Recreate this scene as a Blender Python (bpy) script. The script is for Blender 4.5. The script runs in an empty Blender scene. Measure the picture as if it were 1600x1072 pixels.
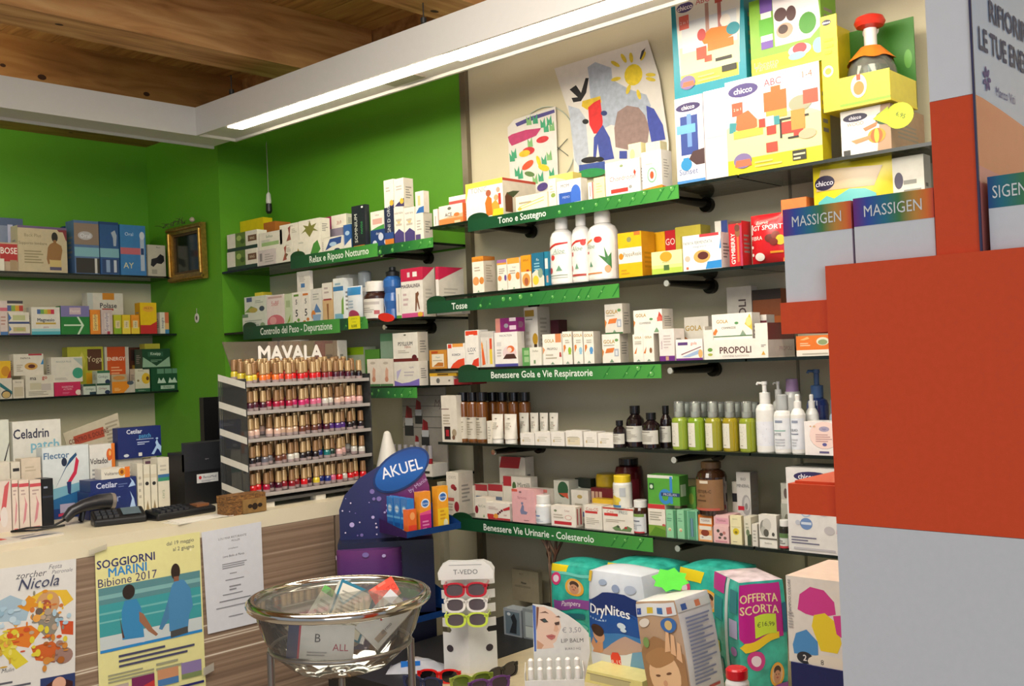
import bpy, math, random
from mathutils import Vector, Matrix
import numpy as np
random.seed(7)
C = bpy.context.scene.collection
SC = bpy.context.scene
# ---------------------------------------------------------------- camera (calibrated from the two vanishing points)
F, CX, CY, H = 1628.0, 800.0, 536.0, 1.55
def _cd(px, py):
    d = np.array([px-CX, py-CY, F]); return d/np.linalg.norm(d)
_Y = _cd(-954, 632); _X = _cd(2310, 503)
_X = _X-_Y*(_X@_Y); _X /= np.linalg.norm(_X)
_Z = np.cross(_X, _Y)
if _Z[1] > 0: _Z = -_Z
RM = np.stack([_X, _Y, _Z]); RT = RM.T; O3 = np.array([0, 0, H])
cam = bpy.data.cameras.new('camera'); cam.sensor_width = 36; cam.lens = F/1600*36; cam.clip_start = .05
co = bpy.data.objects.new('camera', cam); C.objects.link(co)
_m = Matrix.Identity(4)
for i in range(3):
    _m[i][0] = RM[i, 0]; _m[i][1] = -RM[i, 1]; _m[i][2] = -RM[i, 2]; _m[i][3] = O3[i]
co.matrix_world = _m; SC.camera = co
# ---------------------------------------------------------------- view, world, big lights
SC.view_settings.view_transform = 'Standard'; SC.view_settings.look = 'None'
SC.view_settings.gamma = 1; SC.view_settings.use_curve_mapping = False
SC.view_settings.exposure = 0.0
W = bpy.data.worlds.new('world'); SC.world = W; W.use_nodes = True
W.node_tree.nodes['Background'].inputs[0].default_value = (.80, .88, 1, 1)
W.node_tree.nodes['Background'].inputs[1].default_value = 0.46
SC.cycles.max_bounces = 8; SC.cycles.transparent_max_bounces = 24
SC.cycles.caustics_reflective = False; SC.cycles.caustics_refractive = False
SC.cycles.sample_clamp_indirect = 4
LED = 24.0
def area(name, loc, target, sx, sy, power, col):
    l = bpy.data.lights.new(name, 'AREA'); l.shape = 'RECTANGLE'; l.size = sx; l.size_y = sy
    l.energy = power; l.color = col
    o = bpy.data.objects.new(name, l); C.objects.link(o); o.location = loc
    o.rotation_euler = (Vector(target)-Vector(loc)).to_track_quat('-Z', 'Y').to_euler()
    return o
area('window_daylight', (-1.6, -1.8, 1.9), (2.2, 2.2, 1.1), 2.6, 1.8, 52, (.86, .93, 1))
area('room_fill_light', (.6, 2.1, 2.78), (1.2, 2.5, 0), 1.2, 1.2, 40, (1, .93, .82))  # unseen fill added above the room to brighten counter and shelf fronts
area('aisle_fill_light', (1.5, 1.5, 2.78), (2.6, 1.9, .9), 1.2, 1.2, 30, (1, .94, .84))  # unseen fill added near the shelves to lift the wall behind the goods
# ---------------------------------------------------------------- pixel <-> place helpers (1600x1072 frame)
def ray(px, py): return RM@np.array([(px-CX)/F, (py-CY)/F, 1.0])
def atx(px, py, x): d = ray(px, py); return O3+d*(x/d[0])
def aty(px, py, y): d = ray(px, py); return O3+d*(y/d[1])
def atz(px, py, z): d = ray(px, py); return O3+d*((z-H)/d[2])
def solve_px(px, base, axis):
    """coordinate t along world axis so that base+t*axis shows at column px"""
    b = RT@(np.array(base)-O3); a = RT@np.array(axis, float); k = px-CX
    return -(F*b[0]-k*b[2])/(F*a[0]-k*a[2])
def solve_z(py, x, y):
    b = RT@(np.array([x, y, 0])-O3); a = RT@np.array([0, 0, 1.0]); k = py-CY
    return -(F*b[1]-k*b[2])/(F*a[1]-k*a[2])
# ---------------------------------------------------------------- materials
def lin(h):
    h = h.lstrip('#')
    if len(h) == 3: h = ''.join(c*2 for c in h)
    r = []
    for i in (0, 2, 4):
        c = int(h[i:i+2], 16)/255; r.append(c/12.92 if c < .04045 else ((c+.055)/1.055)**2.4)
    return (*r, 1)
_mc = {}
def mat(h, rough=.45, metal=0.0, noise=.05, scale=40, emit=0, coat=0, trans=0, alpha=1):
    key = (h, rough, metal, noise, scale, emit, coat, trans, alpha)
    if key in _mc: return _mc[key]
    m = bpy.data.materials.new('m_'+h); m.use_nodes = True; nt = m.node_tree; p = nt.nodes['Principled BSDF']
    c = lin(h)
    p.inputs['Roughness'].default_value = rough; p.inputs['Metallic'].default_value = metal
    p.inputs['Base Color'].default_value = c
    if noise:
        tc = nt.nodes.new('ShaderNodeTexCoord'); nz = nt.nodes.new('ShaderNodeTexNoise'); nz.inputs['Scale'].default_value = scale
        nz.inputs['Detail'].default_value = 3
        rp = nt.nodes.new('ShaderNodeValToRGB')
        rp.color_ramp.elements[0].position = .3; rp.color_ramp.elements[1].position = .7
        rp.color_ramp.elements[0].color = tuple(v*(1-noise) for v in c[:3])+(1,)
        rp.color_ramp.elements[1].color = tuple(min(1, v*(1+noise)) for v in c[:3])+(1,)
        nt.links.new(tc.outputs['Object'], nz.inputs['Vector']); nt.links.new(nz.outputs['Fac'], rp.inputs['Fac'])
        nt.links.new(rp.outputs['Color'], p.inputs['Base Color'])
    if emit:
        p.inputs['Emission Color'].default_value = c; p.inputs['Emission Strength'].default_value = emit
    if coat: p.inputs['Coat Weight'].default_value = coat; p.inputs['Coat Roughness'].default_value = .08
    if trans: p.inputs['Transmission Weight'].default_value = trans
    if alpha < 1: p.inputs['Alpha'].default_value = alpha
    _mc[key] = m; return m
def clear(h, see=.8, rough=.03, key=None):
    """clear plastic or glass: see-through tint with fresnel gloss"""
    k = ('clear', h, see, rough)
    if k in _mc: return _mc[k]
    m = bpy.data.materials.new('clear_'+h); m.use_nodes = True; nt = m.node_tree; nt.nodes.clear()
    o = nt.nodes.new('ShaderNodeOutputMaterial'); t = nt.nodes.new('ShaderNodeBsdfTransparent'); t.inputs[0].default_value = lin(h)
    d = nt.nodes.new('ShaderNodeBsdfDiffuse'); d.inputs[0].default_value = lin(h)
    g = nt.nodes.new('ShaderNodeBsdfGlossy'); g.inputs['Roughness'].default_value = rough
    f = nt.nodes.new('ShaderNodeFresnel'); f.inputs[0].default_value = 1.45
    x1 = nt.nodes.new('ShaderNodeMixShader'); x2 = nt.nodes.new('ShaderNodeMixShader')
    x1.inputs[0].default_value = 1-see
    nt.links.new(t.outputs[0], x1.inputs[1]); nt.links.new(d.outputs[0], x1.inputs[2])
    nt.links.new(f.outputs[0], x2.inputs[0]); nt.links.new(x1.outputs[0], x2.inputs[1]); nt.links.new(g.outputs[0], x2.inputs[2])
    nt.links.new(x2.outputs[0], o.inputs[0]); _mc[k] = m; return m
def ramp_mat(name, axis, stops, rough=.45):
    """printed colour gradient along a local axis (object coordinates, metres): stops = [(pos, hex)...]"""
    m = bpy.data.materials.new(name); m.use_nodes = True; nt = m.node_tree; p = nt.nodes['Principled BSDF']
    p.inputs['Roughness'].default_value = rough
    tc = nt.nodes.new('ShaderNodeTexCoord'); sp = nt.nodes.new('ShaderNodeSeparateXYZ'); mr = nt.nodes.new('ShaderNodeMapRange')
    lo, hi = stops[0][0], stops[-1][0]
    mr.inputs['From Min'].default_value = lo; mr.inputs['From Max'].default_value = hi
    rp = nt.nodes.new('ShaderNodeValToRGB'); e = rp.color_ramp.elements
    while len(e) < len(stops): e.new(.5)
    for k, (q, h) in enumerate(stops): e[k].position = (q-lo)/(hi-lo); e[k].color = lin(h)
    nt.links.new(tc.outputs['Object'], sp.inputs[0]); nt.links.new(sp.outputs[axis], mr.inputs['Value'])
    nt.links.new(mr.outputs[0], rp.inputs[0]); nt.links.new(rp.outputs[0], p.inputs['Base Color'])
    return m
def wood_mat(name, c1, c2, c3, sx, sy, sz, rough=.6, dist=3):
    m = bpy.data.materials.new(name); m.use_nodes = True; nt = m.node_tree; p = nt.nodes['Principled BSDF']
    p.inputs['Roughness'].default_value = rough
    tc = nt.nodes.new('ShaderNodeTexCoord'); mp = nt.nodes.new('ShaderNodeMapping'); mp.inputs['Scale'].default_value = (sx, sy, sz)
    nz = nt.nodes.new('ShaderNodeTexNoise'); nz.inputs['Scale'].default_value = 1; nz.inputs['Detail'].default_value = 6; nz.inputs['Distortion'].default_value = dist*.2
    rp = nt.nodes.new('ShaderNodeValToRGB'); e = rp.color_ramp.elements; e.new(.5)
    for k, (q, h) in enumerate(((.3, c1), (.52, c2), (.72, c3))): e[k].position = q; e[k].color = lin(h)
    nt.links.new(tc.outputs['Object'], mp.inputs[0]); nt.links.new(mp.outputs[0], nz.inputs['Vector'])
    nt.links.new(nz.outputs['Fac'], rp.inputs[0]); nt.links.new(rp.outputs[0], p.inputs['Base Color'])
    return m
# ---------------------------------------------------------------- mesh builder
_tc = {}
def text_geo(s, bold=0, shear=0):
    k = (s, bold, shear)
    if k in _tc: return _tc[k]
    cu = bpy.data.curves.new('t', 'FONT'); cu.body = s; cu.align_x = 'CENTER'; cu.align_y = 'CENTER'; cu.size = 1; cu.resolution_u = 2
    cu.offset = bold; cu.shear = shear
    ob = bpy.data.objects.new('t', cu); C.objects.link(ob)
    dg = bpy.context.evaluated_depsgraph_get(); me = ob.evaluated_get(dg).to_mesh()
    vs = [tuple(v.co)[:2] for v in me.vertices]; fs = [tuple(p.vertices) for p in me.polygons]
    ob.evaluated_get(dg).to_mesh_clear(); bpy.data.objects.remove(ob); bpy.data.curves.remove(cu)
    if vs:
        x0 = min(v[0] for v in vs); x1 = max(v[0] for v in vs); y0 = min(v[1] for v in vs); y1 = max(v[1] for v in vs)
    else: x0 = y0 = 0; x1 = y1 = 1
    vs = [((v[0]-(x0+x1)/2), (v[1]-(y0+y1)/2)) for v in vs]
    _tc[k] = (vs, fs, x1-x0, y1-y0); return _tc[k]
class MB:
    def __init__(s): s.v = []; s.f = []; s.m = []; s.sm = []
    def add(s, vs, fs, m, smooth=False):
        b = len(s.v); s.v += [tuple(map(float, q)) for q in vs]
        for f in fs: s.f.append(tuple(b+i for i in f)); s.m.append(m); s.sm.append(smooth)
        return s
    def poly(s, pts, m): return s.add(pts, [tuple(range(len(pts)))], m)
    def box(s, x0, x1, y0, y1, z0, z1, m, top=None, side=None, front=None):
        v = [(x0,y0,z0),(x1,y0,z0),(x1,y1,z0),(x0,y1,z0),(x0,y0,z1),(x1,y0,z1),(x1,y1,z1),(x0,y1,z1)]
        for f, mm in (((0,3,2,1), m), ((4,5,6,7), top or m), ((0,1,5,4), front or m), ((1,2,6,5), side or m), ((2,3,7,6), m), ((3,0,4,7), side or m)): s.add([v[i] for i in f], [(0,1,2,3)], mm)
        return s
    def solid_poly(s, pts2, y0, y1, m, side=None):
        """polygon given in (x,z), extruded from y0 (front) to y1"""
        n = len(pts2)
        a = sum(pts2[i][0]*pts2[(i+1) % n][1]-pts2[(i+1) % n][0]*pts2[i][1] for i in range(n))
        if a < 0: pts2 = pts2[::-1]
        v = [(x, y0, z) for x, z in pts2]+[(x, y1, z) for x, z in pts2]
        s.add(v, [tuple(range(n)), tuple(range(2*n-1, n-1, -1))], m)
        s.add(v, [(i, i+n, (i+1) % n+n, (i+1) % n) for i in range(n)], side or m); return s
    def lathe(s, prof, m, seg=20, cx=0, cy=0, smooth=True, sx=1, sy=1, z0=0):
        """prof: (r, z) from bottom to top; m may be a list per ring"""
        v = []
        for r, z in prof:
            for k in range(seg):
                a = 2*math.pi*k/seg; v.append((cx+r*sx*math.cos(a), cy+r*sy*math.sin(a), z0+z))
        for i in range(len(prof)-1):
            mm = m[i] if isinstance(m, list) else m
            s.add(v[i*seg:(i+2)*seg], [(k, (k+1) % seg, seg+(k+1) % seg, seg+k) for k in range(seg)], mm, smooth)
        m0 = m[0] if isinstance(m, list) else m; m1 = m[-1] if isinstance(m, list) else m
        if prof[0][0] > 1e-6: s.add(v[:seg][::-1], [tuple(range(seg))], m0)
        if prof[-1][0] > 1e-6: s.add(v[-seg:], [tuple(range(seg))], m1)
        return s
    def tube(s, pts, r, m, seg=8, closed=False, cap=True):
        P = [Vector(p) for p in pts]; n = len(P); rings = []
        up = Vector((0, 0, 1))
        for i in range(n):
            if closed: t = P[(i+1) % n]-P[i-1]
            else: t = P[min(i+1, n-1)]-P[max(i-1, 0)]
            t.normalize(); a = t.cross(up)
            if a.length < 1e-3: a = t.cross(Vector((1, 0, 0)))
            a.normalize(); b = a.cross(t); rr = r[i] if isinstance(r, (list, tuple)) else r
            rings.append([P[i]+(a*math.cos(2*math.pi*k/seg)+b*math.sin(2*math.pi*k/seg))*rr for k in range(seg)])
        v = [q for rg in rings for q in rg]; fs = []
        for i in range(n if closed else n-1):
            j = (i+1) % n
            fs += [(i*seg+k, i*seg+(k+1) % seg, j*seg+(k+1) % seg, j*seg+k) for k in range(seg)]
        s.add(v, fs, m, True)
        if cap and not closed: s.add(rings[0][::-1], [tuple(range(seg))], m); s.add(rings[-1], [tuple(range(seg))], m)
        return s
    def text(s, t, o, u, w, h, m, fit=None, bold=0, shear=0):
        """text centred at o, running along u, up along w, capital height about h"""
        vs, fs, tw, th = text_geo(t, 0, shear); k = h/.72
        ku = k if not fit or tw*k <= fit else fit/tw
        kv = min(k, ku*1.5)
        o = Vector(o); u = Vector(u); w = Vector(w)
        nr = u.cross(w).normalized()
        for i, (dx, dy) in enumerate(((0, 0),)+(((-bold, 0), (bold, 0), (0, bold), (0, -bold)) if bold else ())): s.add([o+u*((x+dx)*ku)+w*((y+dy)*kv)+nr*(i*2.5e-5) for x, y in vs], fs, m)
        return s
    def xf(s, M):
        s.v = [tuple(M@Vector(q)) for q in s.v]; return s
    def build(s, name, parent=None, loc=None, rz=0):
        me = bpy.data.meshes.new(name); me.from_pydata(s.v, [], s.f)
        mats = []
        idx = {}
        for m in s.m:
            if m.name not in idx: idx[m.name] = len(mats); mats.append(m)
        for m in mats: me.materials.append(m)
        me.polygons.foreach_set('material_index', [idx[m.name] for m in s.m])
        me.polygons.foreach_set('use_smooth', s.sm); me.update()
        o = bpy.data.objects.new(name, me); C.objects.link(o)
        if parent: o.parent = parent
        if loc is not None: o.location = [float(q) for q in loc]
        o.rotation_euler = (0, 0, rz); return o
def tag(o, label, cat, group=None, kind=None):
    o['label'] = label; o['category'] = cat
    if group: o['group'] = group
    if kind: o['kind'] = kind
    return o
def thing(name, loc, label, cat, rz=0, group=None):
    o = bpy.data.objects.new(name, None); o.empty_display_size = .05; C.objects.link(o)
    o.location = [float(q) for q in loc]; o.rotation_euler = (0, 0, rz); return tag(o, label, cat, group)
def struct(o): o['kind'] = 'structure'; return o
def copy_thing(o, loc, rz=0, label=None, group=None):
    r = o.copy(); C.objects.link(r); r.location = loc; r.rotation_euler = (0, 0, rz)
    if label: r['label'] = label
    if group: r['group'] = group
    for ch in list(o.children):
        c = ch.copy(); C.objects.link(c); c.parent = r
    return r
# ---------------------------------------------------------------- printed faces
EPS = .00012
def printed(mb, spec, P, w, h, depth_sign=-1):
    """spec: 'r u0 v0 u1 v1 col; e u v ru rv col; t u v hh col words; T (turned text); n u0 v0 u1 v1 col rows; p col u v u v ...'
    P(u, v, lift) gives the point on the face, u across 0..1, v up 0..1"""
    k = 1; items = spec.split(';'); EP = min(EPS, .003/len(items))
    for it in items:
        a = it.split()
        if not a: continue
        c = a[0]; L = EP*k; k += 1
        if c == 'r':
            u0, v0, u1, v1 = map(float, a[1:5]); mb.poly([P(u0,v0,L), P(u1,v0,L), P(u1,v1,L), P(u0,v1,L)], mat(a[5], noise=0))
        elif c == 'e':
            u, v, ru, rv = map(float, a[1:5]); mb.poly([P(min(1, max(0, u+ru*math.cos(q*math.pi/9))), min(1, max(0, v+rv*math.sin(q*math.pi/9))), L) for q in range(18)], mat(a[5], noise=0))
        elif c == 'p':
            q = list(map(float, a[2:])); pts = [(q[i], q[i+1]) for i in range(0, len(q), 2)]
            ar = sum(pts[i][0]*pts[(i+1) % len(pts)][1]-pts[(i+1) % len(pts)][0]*pts[i][1] for i in range(len(pts)))
            if ar < 0: pts = pts[::-1]
            mb.poly([P(x, y, L) for x, y in pts], mat(a[1], noise=0))
        elif c == 'n':
            u0, v0, u1, v1 = map(float, a[1:5]); n = int(a[6]); dv = (v1-v0)/n
            for i in range(n):
                ue = u1-(u1-u0)*random.choice((0, .1, .25, .4)); va = v0+dv*i
                mb.poly([P(u0,va,L), P(ue,va,L), P(ue,va+dv*.45,L), P(u0,va+dv*.45,L)], mat(a[5], noise=0))
        elif c in 'tTbBiI':
            u, v, hh = map(float, a[1:4]); s = ' '.join(a[5:])
            o = Vector(P(u, v, L)); du = (Vector(P(u+.01, v, L))-o).normalized(); dw = (Vector(P(u, v+.01, L))-o).normalized()
            bold = .02 if c in 'bB' else 0; sh = .3 if c in 'iI' else 0
            if c in 'TB': mb.text(s, o, dw, -du, hh*w, mat(a[4], noise=0), fit=.94*h, bold=bold)
            else: mb.text(s, o, du, dw, hh*h, mat(a[4], noise=0), fit=1.9*w*min(u, 1-u, .49), bold=bold, shear=sh)
    return mb
# ================================================================= the room
XF, XB, XP, YL, YLF = 2.83, 3.11, 2.83, 5.29, 5.03
RB = dict(r1=2.093, r2=1.812, r3=1.527, r4=1.237, r5=.95)
LB = dict(l1=2.045, l2=1.74, l3=1.462, l4=1.09)
LW = dict(w1=2.06, w2=1.76, w3=1.462)
green = mat('#5a9e20', .55, noise=.03, scale=6); cream = mat('#d6cdae', .6, noise=.03, scale=5)
white_p = mat('#e6e4de', .4, noise=.02)
def shell(name, *boxes):
    mb = MB()
    for b in boxes: mb.box(*b)
    return struct(mb.build(name))
shell('floor', (-3, 3.3, -3, 5.5, -.05, 0, mat('#b5ac9c', .4, noise=.08, scale=3)))
shell('wall_left', (-3, 3.3, YL, YL+.1, 0, 2.042, cream), (-3, 3.3, YL, YL+.1, 2.042, 2.79, green))
# side wall beside the niche, the niche's green cheek, and the shelf wall
shell('wall_corner', (XP, XB+.1, 4.575, YL, 0, 2.79, green))
shell('wall_right', (XB, XB+.1, -3, 3.088, 0, 2.79, cream), (XB, XB+.1, 3.088, 4.575, 0, 2.03, cream), (XB, XB+.1, 3.088, 4.575, 2.03, 2.79, green))
post = mat('#79705c', .35, .3, noise=.03)
mb = MB(); mb.box(XB-.022, XB, 3.075, 3.108, 0, 2.79, post); struct(mb.build('trim_1'))
mb = MB(); mb.box(XB-.004, XB, 1.618, 1.626, .6, 2.79, mat('#8f876f', .5)); struct(mb.build('trim_2'))
# plank ceiling with seams, on timber beams
plank = wood_mat('ceiling_planks', '#946636', '#b8884e', '#caa060', 30, 3, 3)
seam = mat('#2e1a0c', .8)
mb = MB()
x = -3.0
while x < 3.3:
    mb.box(x, x+.226, -3, 5.4, 3.1, 3.14, plank); mb.box(x+.226, x+.232, -3, 5.4, 3.11, 3.14, seam); x += .232
struct(mb.build('ceiling'))
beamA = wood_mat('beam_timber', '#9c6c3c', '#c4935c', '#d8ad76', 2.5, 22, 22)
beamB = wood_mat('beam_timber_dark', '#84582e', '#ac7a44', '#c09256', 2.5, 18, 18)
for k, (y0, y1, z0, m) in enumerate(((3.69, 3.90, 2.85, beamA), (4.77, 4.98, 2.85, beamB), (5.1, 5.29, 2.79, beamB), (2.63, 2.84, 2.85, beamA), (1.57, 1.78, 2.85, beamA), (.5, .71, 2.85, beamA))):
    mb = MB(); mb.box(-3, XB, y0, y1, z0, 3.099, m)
    ks = mat('#3c2110', .7, noise=.1)
    for q in range(9):
        xx = random.uniform(-.5, 3); zz = random.uniform(z0+.03, 3.05); r = random.uniform(.006, .013)
        mb.poly([(xx+r*1.6*math.cos(t*math.pi/5), y0-.0006, zz+r*math.sin(t*math.pi/5)) for t in range(10)], ks)
        yy = random.uniform(y0+.03, y1-.03)
        mb.poly([(xx+r*1.6*math.cos(-t*math.pi/5), yy+r*math.sin(-t*math.pi/5), z0-.0006) for t in range(10)], ks)
    struct(mb.build('trim_%d' % (3+k)))
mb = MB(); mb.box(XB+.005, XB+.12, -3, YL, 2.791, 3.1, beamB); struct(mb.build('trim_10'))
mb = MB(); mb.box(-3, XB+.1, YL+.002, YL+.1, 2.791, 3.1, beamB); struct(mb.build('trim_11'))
# ================================================================= suspended lamp frame
lampm = mat('#c9c7c2', .45, noise=.01); ledm = mat('#fff0d6', noise=0, emit=LED); slot = mat('#8c8378', .4, noise=.02)
lamp = thing('suspended_lamp', (2.56, 4.13, 2.6), 'white linear lamp frame hanging under the timber beams with lit tubes', 'lamp')
def lp(name, mb): return mb.build(name, lamp, (-2.56, -4.13, -2.6))
def channel(mb, x0, x1, y0, y1, along):
    """inverted-U profile: cheeks, top and a recessed inner ceiling"""
    mb.box(x0, x1, y0, y1, 2.7, 2.725, lampm)
    if along == 'y':
        mb.box(x0, x0+.012, y0, y1, 2.6, 2.7, lampm); mb.box(x1-.012, x1, y0, y1, 2.6, 2.7, lampm); mb.box(x0+.012, x1-.012, y0, y1, 2.612, 2.63, lampm)
    else:
        mb.box(x0, x1, y0, y0+.012, 2.6, 2.7, lampm); mb.box(x0, x1, y1-.012, y1, 2.6, 2.7, lampm); mb.box(x0, x1, y0+.012, y1-.012, 2.612, 2.63, lampm)
mb = MB(); channel(mb, 2.45, 2.66, -1.2, 4.13, 'y'); lp('lamp_profile', mb)
mb = MB(); channel(mb, -1.4, 2.66, 4.13, 4.34, 'x'); lp('lamp_profile', mb)
for (y0, y1, dx) in ((2.56, 3.9, 0), (1.2, 2.555, .018), (-.2, 1.19, 0)):
    mb = MB(); mb.box(2.466+dx, 2.535+dx, y0, y1, 2.597, 2.612, ledm); lp('led_tube', mb)
    mb = MB(); mb.box(2.56, 2.62, y0+.25, y0+.42, 2.606, 2.612, slot); lp('driver_cover', mb)
for x0 in (-.95, .4):
    mb = MB(); mb.box(x0, x0+1.3, 4.341, 4.349, 2.63, 2.69, ledm); lp('led_tube', mb)
for y in (.3, 2.74, 4.0):
    mb = MB(); mb.tube([(2.555, y, 2.72), (2.555, y, 2.86 if y > 1 else 3.1)], .0022, mat('#2a2a2a', .4), 6); mb.lathe([(.011, 0), (.011, .02)], mat('#2a2a2a', .4), 10, 2.555, y, z0=2.775); lp('cable', mb)
# ================================================================= glass shelves
glass = clear('#c3cbbd', .88, .05); edge = mat('#0a1712', .25, noise=.02)
def glass_shelf(label, x0, x1, y0, y1, zt, front):
    mb = MB(); z0 = zt-.010
    mb.poly([(x0,y0,zt),(x1,y0,zt),(x1,y1,zt),(x0,y1,zt)], glass); mb.poly([(x0,y1,z0),(x1,y1,z0),(x1,y0,z0),(x0,y0,z0)], glass)
    for a, b in (((x0,y0),(x1,y0)), ((x1,y0),(x1,y1)), ((x1,y1),(x0,y1)), ((x0,y1),(x0,y0))): mb.poly([(*a,z0),(*b,z0),(*b,zt),(*a,zt)], edge)
    mb.xf(Matrix.Translation((-x0, -y0, -z0)))
    return tag(mb.build('glass_shelf', None, (x0, y0, z0)), label, 'shelf', 'glass wall shelves')
NAMES_R = dict(r1='topmost', r2='second', r3='third', r4='fourth', r5='fifth')
SIGN_R = dict(r1='over the green Tono e Sostegno strip', r2='over the green Tosse strip', r3='over the green Gola strip', r4='holding the cosmetics bottles', r5='over the green Vie Urinarie strip')
for k, z in RB.items():
    glass_shelf('long glass shelf %s in the middle bay' % SIGN_R[k], XF, XB, 1.652, 3.045, z, 'x')
    glass_shelf('glass shelf %s, its piece right of the joint' % SIGN_R[k], XF, XB, .45, 1.645, z, 'x')
for k, s in (('l1', 'over the green Relax strip'), ('l2', 'over the green Controllo del Peso strip'), ('l3', 'of the far bay behind the nail polish display'), ('l4', 'carrying the lipstick stand')):
    glass_shelf('glass shelf %s' % s, XF+(.03 if k == 'l4' else 0), XB, 3.115, 4.573, LB[k], 'x')
for k, s in (('w1', 'top'), ('w2', 'middle'), ('w3', 'lowest')):
    glass_shelf('%s glass shelf on the left wall beside the picture frame' % s, 0, XP-.002, YLF, YL, LW[k], 'y')
# brackets: dark round arm, wall flange and a clear clip at the glass edge
darkm = mat('#2a2620', .25, .7, noise=.02); clipm = clear('#d8dcd6', .5, .1)
def bracket(y, z, label):
    t = thing('shelf_bracket', (XB-.02, y, z-.032), label, 'bracket', group='shelf brackets')
    a = MB(); a.tube([(0, 0, 0), (-.25, 0, 0)], [.016, .010], darkm, 12); a.build('arm', t)
    f = MB(); f.tube([(.018, 0, -.003), (-.004, 0, -.003)], .026, darkm, 16); f.build('wall_flange', t)
    c = MB(); c.tube([(-.2585, 0, .0), (-.251, 0, .0)], .0105, clipm, 10); c.build('clip', t)
for k in RB:
    bracket(2.745, RB[k], 'dark round bracket near left end of the shelf %s' % SIGN_R[k])
    bracket(1.93, RB[k], 'dark round bracket further right under the shelf %s' % SIGN_R[k])
for k, s in (('l1', 'Relax'), ('l2', 'Controllo del Peso')):
    bracket(3.35, LB[k], 'round dark bracket under the %s glass shelf' % s)
# ================================================================= green category strips on the shelf fronts
leafd = '#1d5b2c'; leafl = '#3f9a38'
def strip(key, text, pxl, pxr, ztop, zbot, split, label, tpx=None, th=.55, bump=True, group=None):
    x = XF-.007; zm = (ztop+zbot)/2
    def yy(px): return float(solve_px(px, (x, 0, zm), (0, 1, 0)))
    y0 = yy(pxl); w = y0-yy(pxr); h = ztop-zbot; mb = MB()
    sp = w*split
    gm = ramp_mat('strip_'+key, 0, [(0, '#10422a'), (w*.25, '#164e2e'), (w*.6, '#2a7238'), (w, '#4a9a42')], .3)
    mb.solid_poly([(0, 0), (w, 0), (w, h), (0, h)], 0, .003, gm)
    if bump:
        r = .055
        mb.solid_poly([(0, h)]+[(r-r*math.cos(a*math.pi/12), h+.022*math.sin(a*math.pi/12)) for a in range(1, 12)]+[(2*r, h)], 0, .003, mat('#0f3d22', .3, noise=0))
    if split < 1:
        lf = mat('#5aa24e', .3, noise=.1); dk = mat('#1c6e2c', .3, noise=.1)
        n = int((w-sp)/.05)
        for q in range(n):
            u = sp+(w-sp)*(q+random.uniform(.2, .8))/n; v = random.uniform(.25, .8)*h; rr = random.uniform(.004, .011)
            ring = lambda k, dx, dz, m, e: mb.poly([(u+dx+k*rr*math.cos(a*math.pi/7), -e, v+dz+k*rr*math.sin(a*math.pi/7)) for a in range(14)], m)
            if v+rr < h and v-rr > 0 and u+rr < w: ring(1.0, .001, -.001, dk, EPS); ring(.82, 0, 0, lf, EPS*2); ring(.25, -rr*.3, rr*.35, mat('#cfe8c0', .2, noise=0), EPS*3)
            mb.poly([(u-.02, -EPS*.5, h*.1), (u-.014, -EPS*.5, h*.1), (u+.016, -EPS*.5, h*.9), (u+.010, -EPS*.5, h*.9)], dk)
    if text:
        a, b = tpx; ya, yb = y0-yy(a), y0-yy(b)
        mb.text(text, ((ya+yb)/2, -EPS*4, h*.46), (1, 0, 0), (0, 0, 1), h*th, mat('#e4ece2', .5, noise=0), fit=yb-ya, bold=.016)
    o = mb.build('shelf_strip', None, (x, y0, zbot), -math.pi/2)
    return tag(o, label, 'shelf label', group or 'green shelf strips')
def zx(px, py): return float(atx(px, py, XF-.007)[2])
strip('relax', 'Relax e Riposo Notturno', 454, 590, zx(520, 391), zx(520, 411), 1, 'dark green strip reading Relax e Riposo Notturno', (484, 576))
strip('relaxb', '', 590, 676, zx(676, 369)-.004, zx(676, 386), 0, 'plain green dew drop strip right of the Relax e Riposo Notturno strip', bump=False)
strip('peso', 'Controllo del Peso - Depurazione', 380, 531, zx(450, 505), zx(450, 526), 1, 'dark green strip reading Controllo del Peso - Depurazione', (407, 519))
strip('pesob', '', 531, 574, zx(555, 496), zx(555, 515), 0, 'short green leaf strip behind the yellow price card', bump=False)
strip('l3', '', 572, 651, zx(610, 606), zx(610, 622), 0, 'plain green dew drop strip on the far bay, right of the nail polish', bump=False)
strip('tono', 'Tono e Sostegno', 731, 1060, zx(1060, 288), zx(1060, 310), .45, 'green strip reading Tono e Sostegno', (771, 861))
strip('tosse', 'Tosse', 667, 967, zx(967, 443), zx(967, 465), .3, 'green strip reading Tosse', (704, 732))
strip('gola', 'Benessere Gola e Vie Respiratorie', 716, 1033, zx(1033, 569), zx(1033, 591), .75, 'green strip reading Benessere Gola e Vie Respiratorie', (756, 940))
strip('urin', 'Benessere Vie Urinarie - Colesterolo', 707, 1020, zx(1019, 841), zx(1019, 863), .8, 'green strip reading Benessere Vie Urinarie - Colesterolo', (746, 940))
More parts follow.
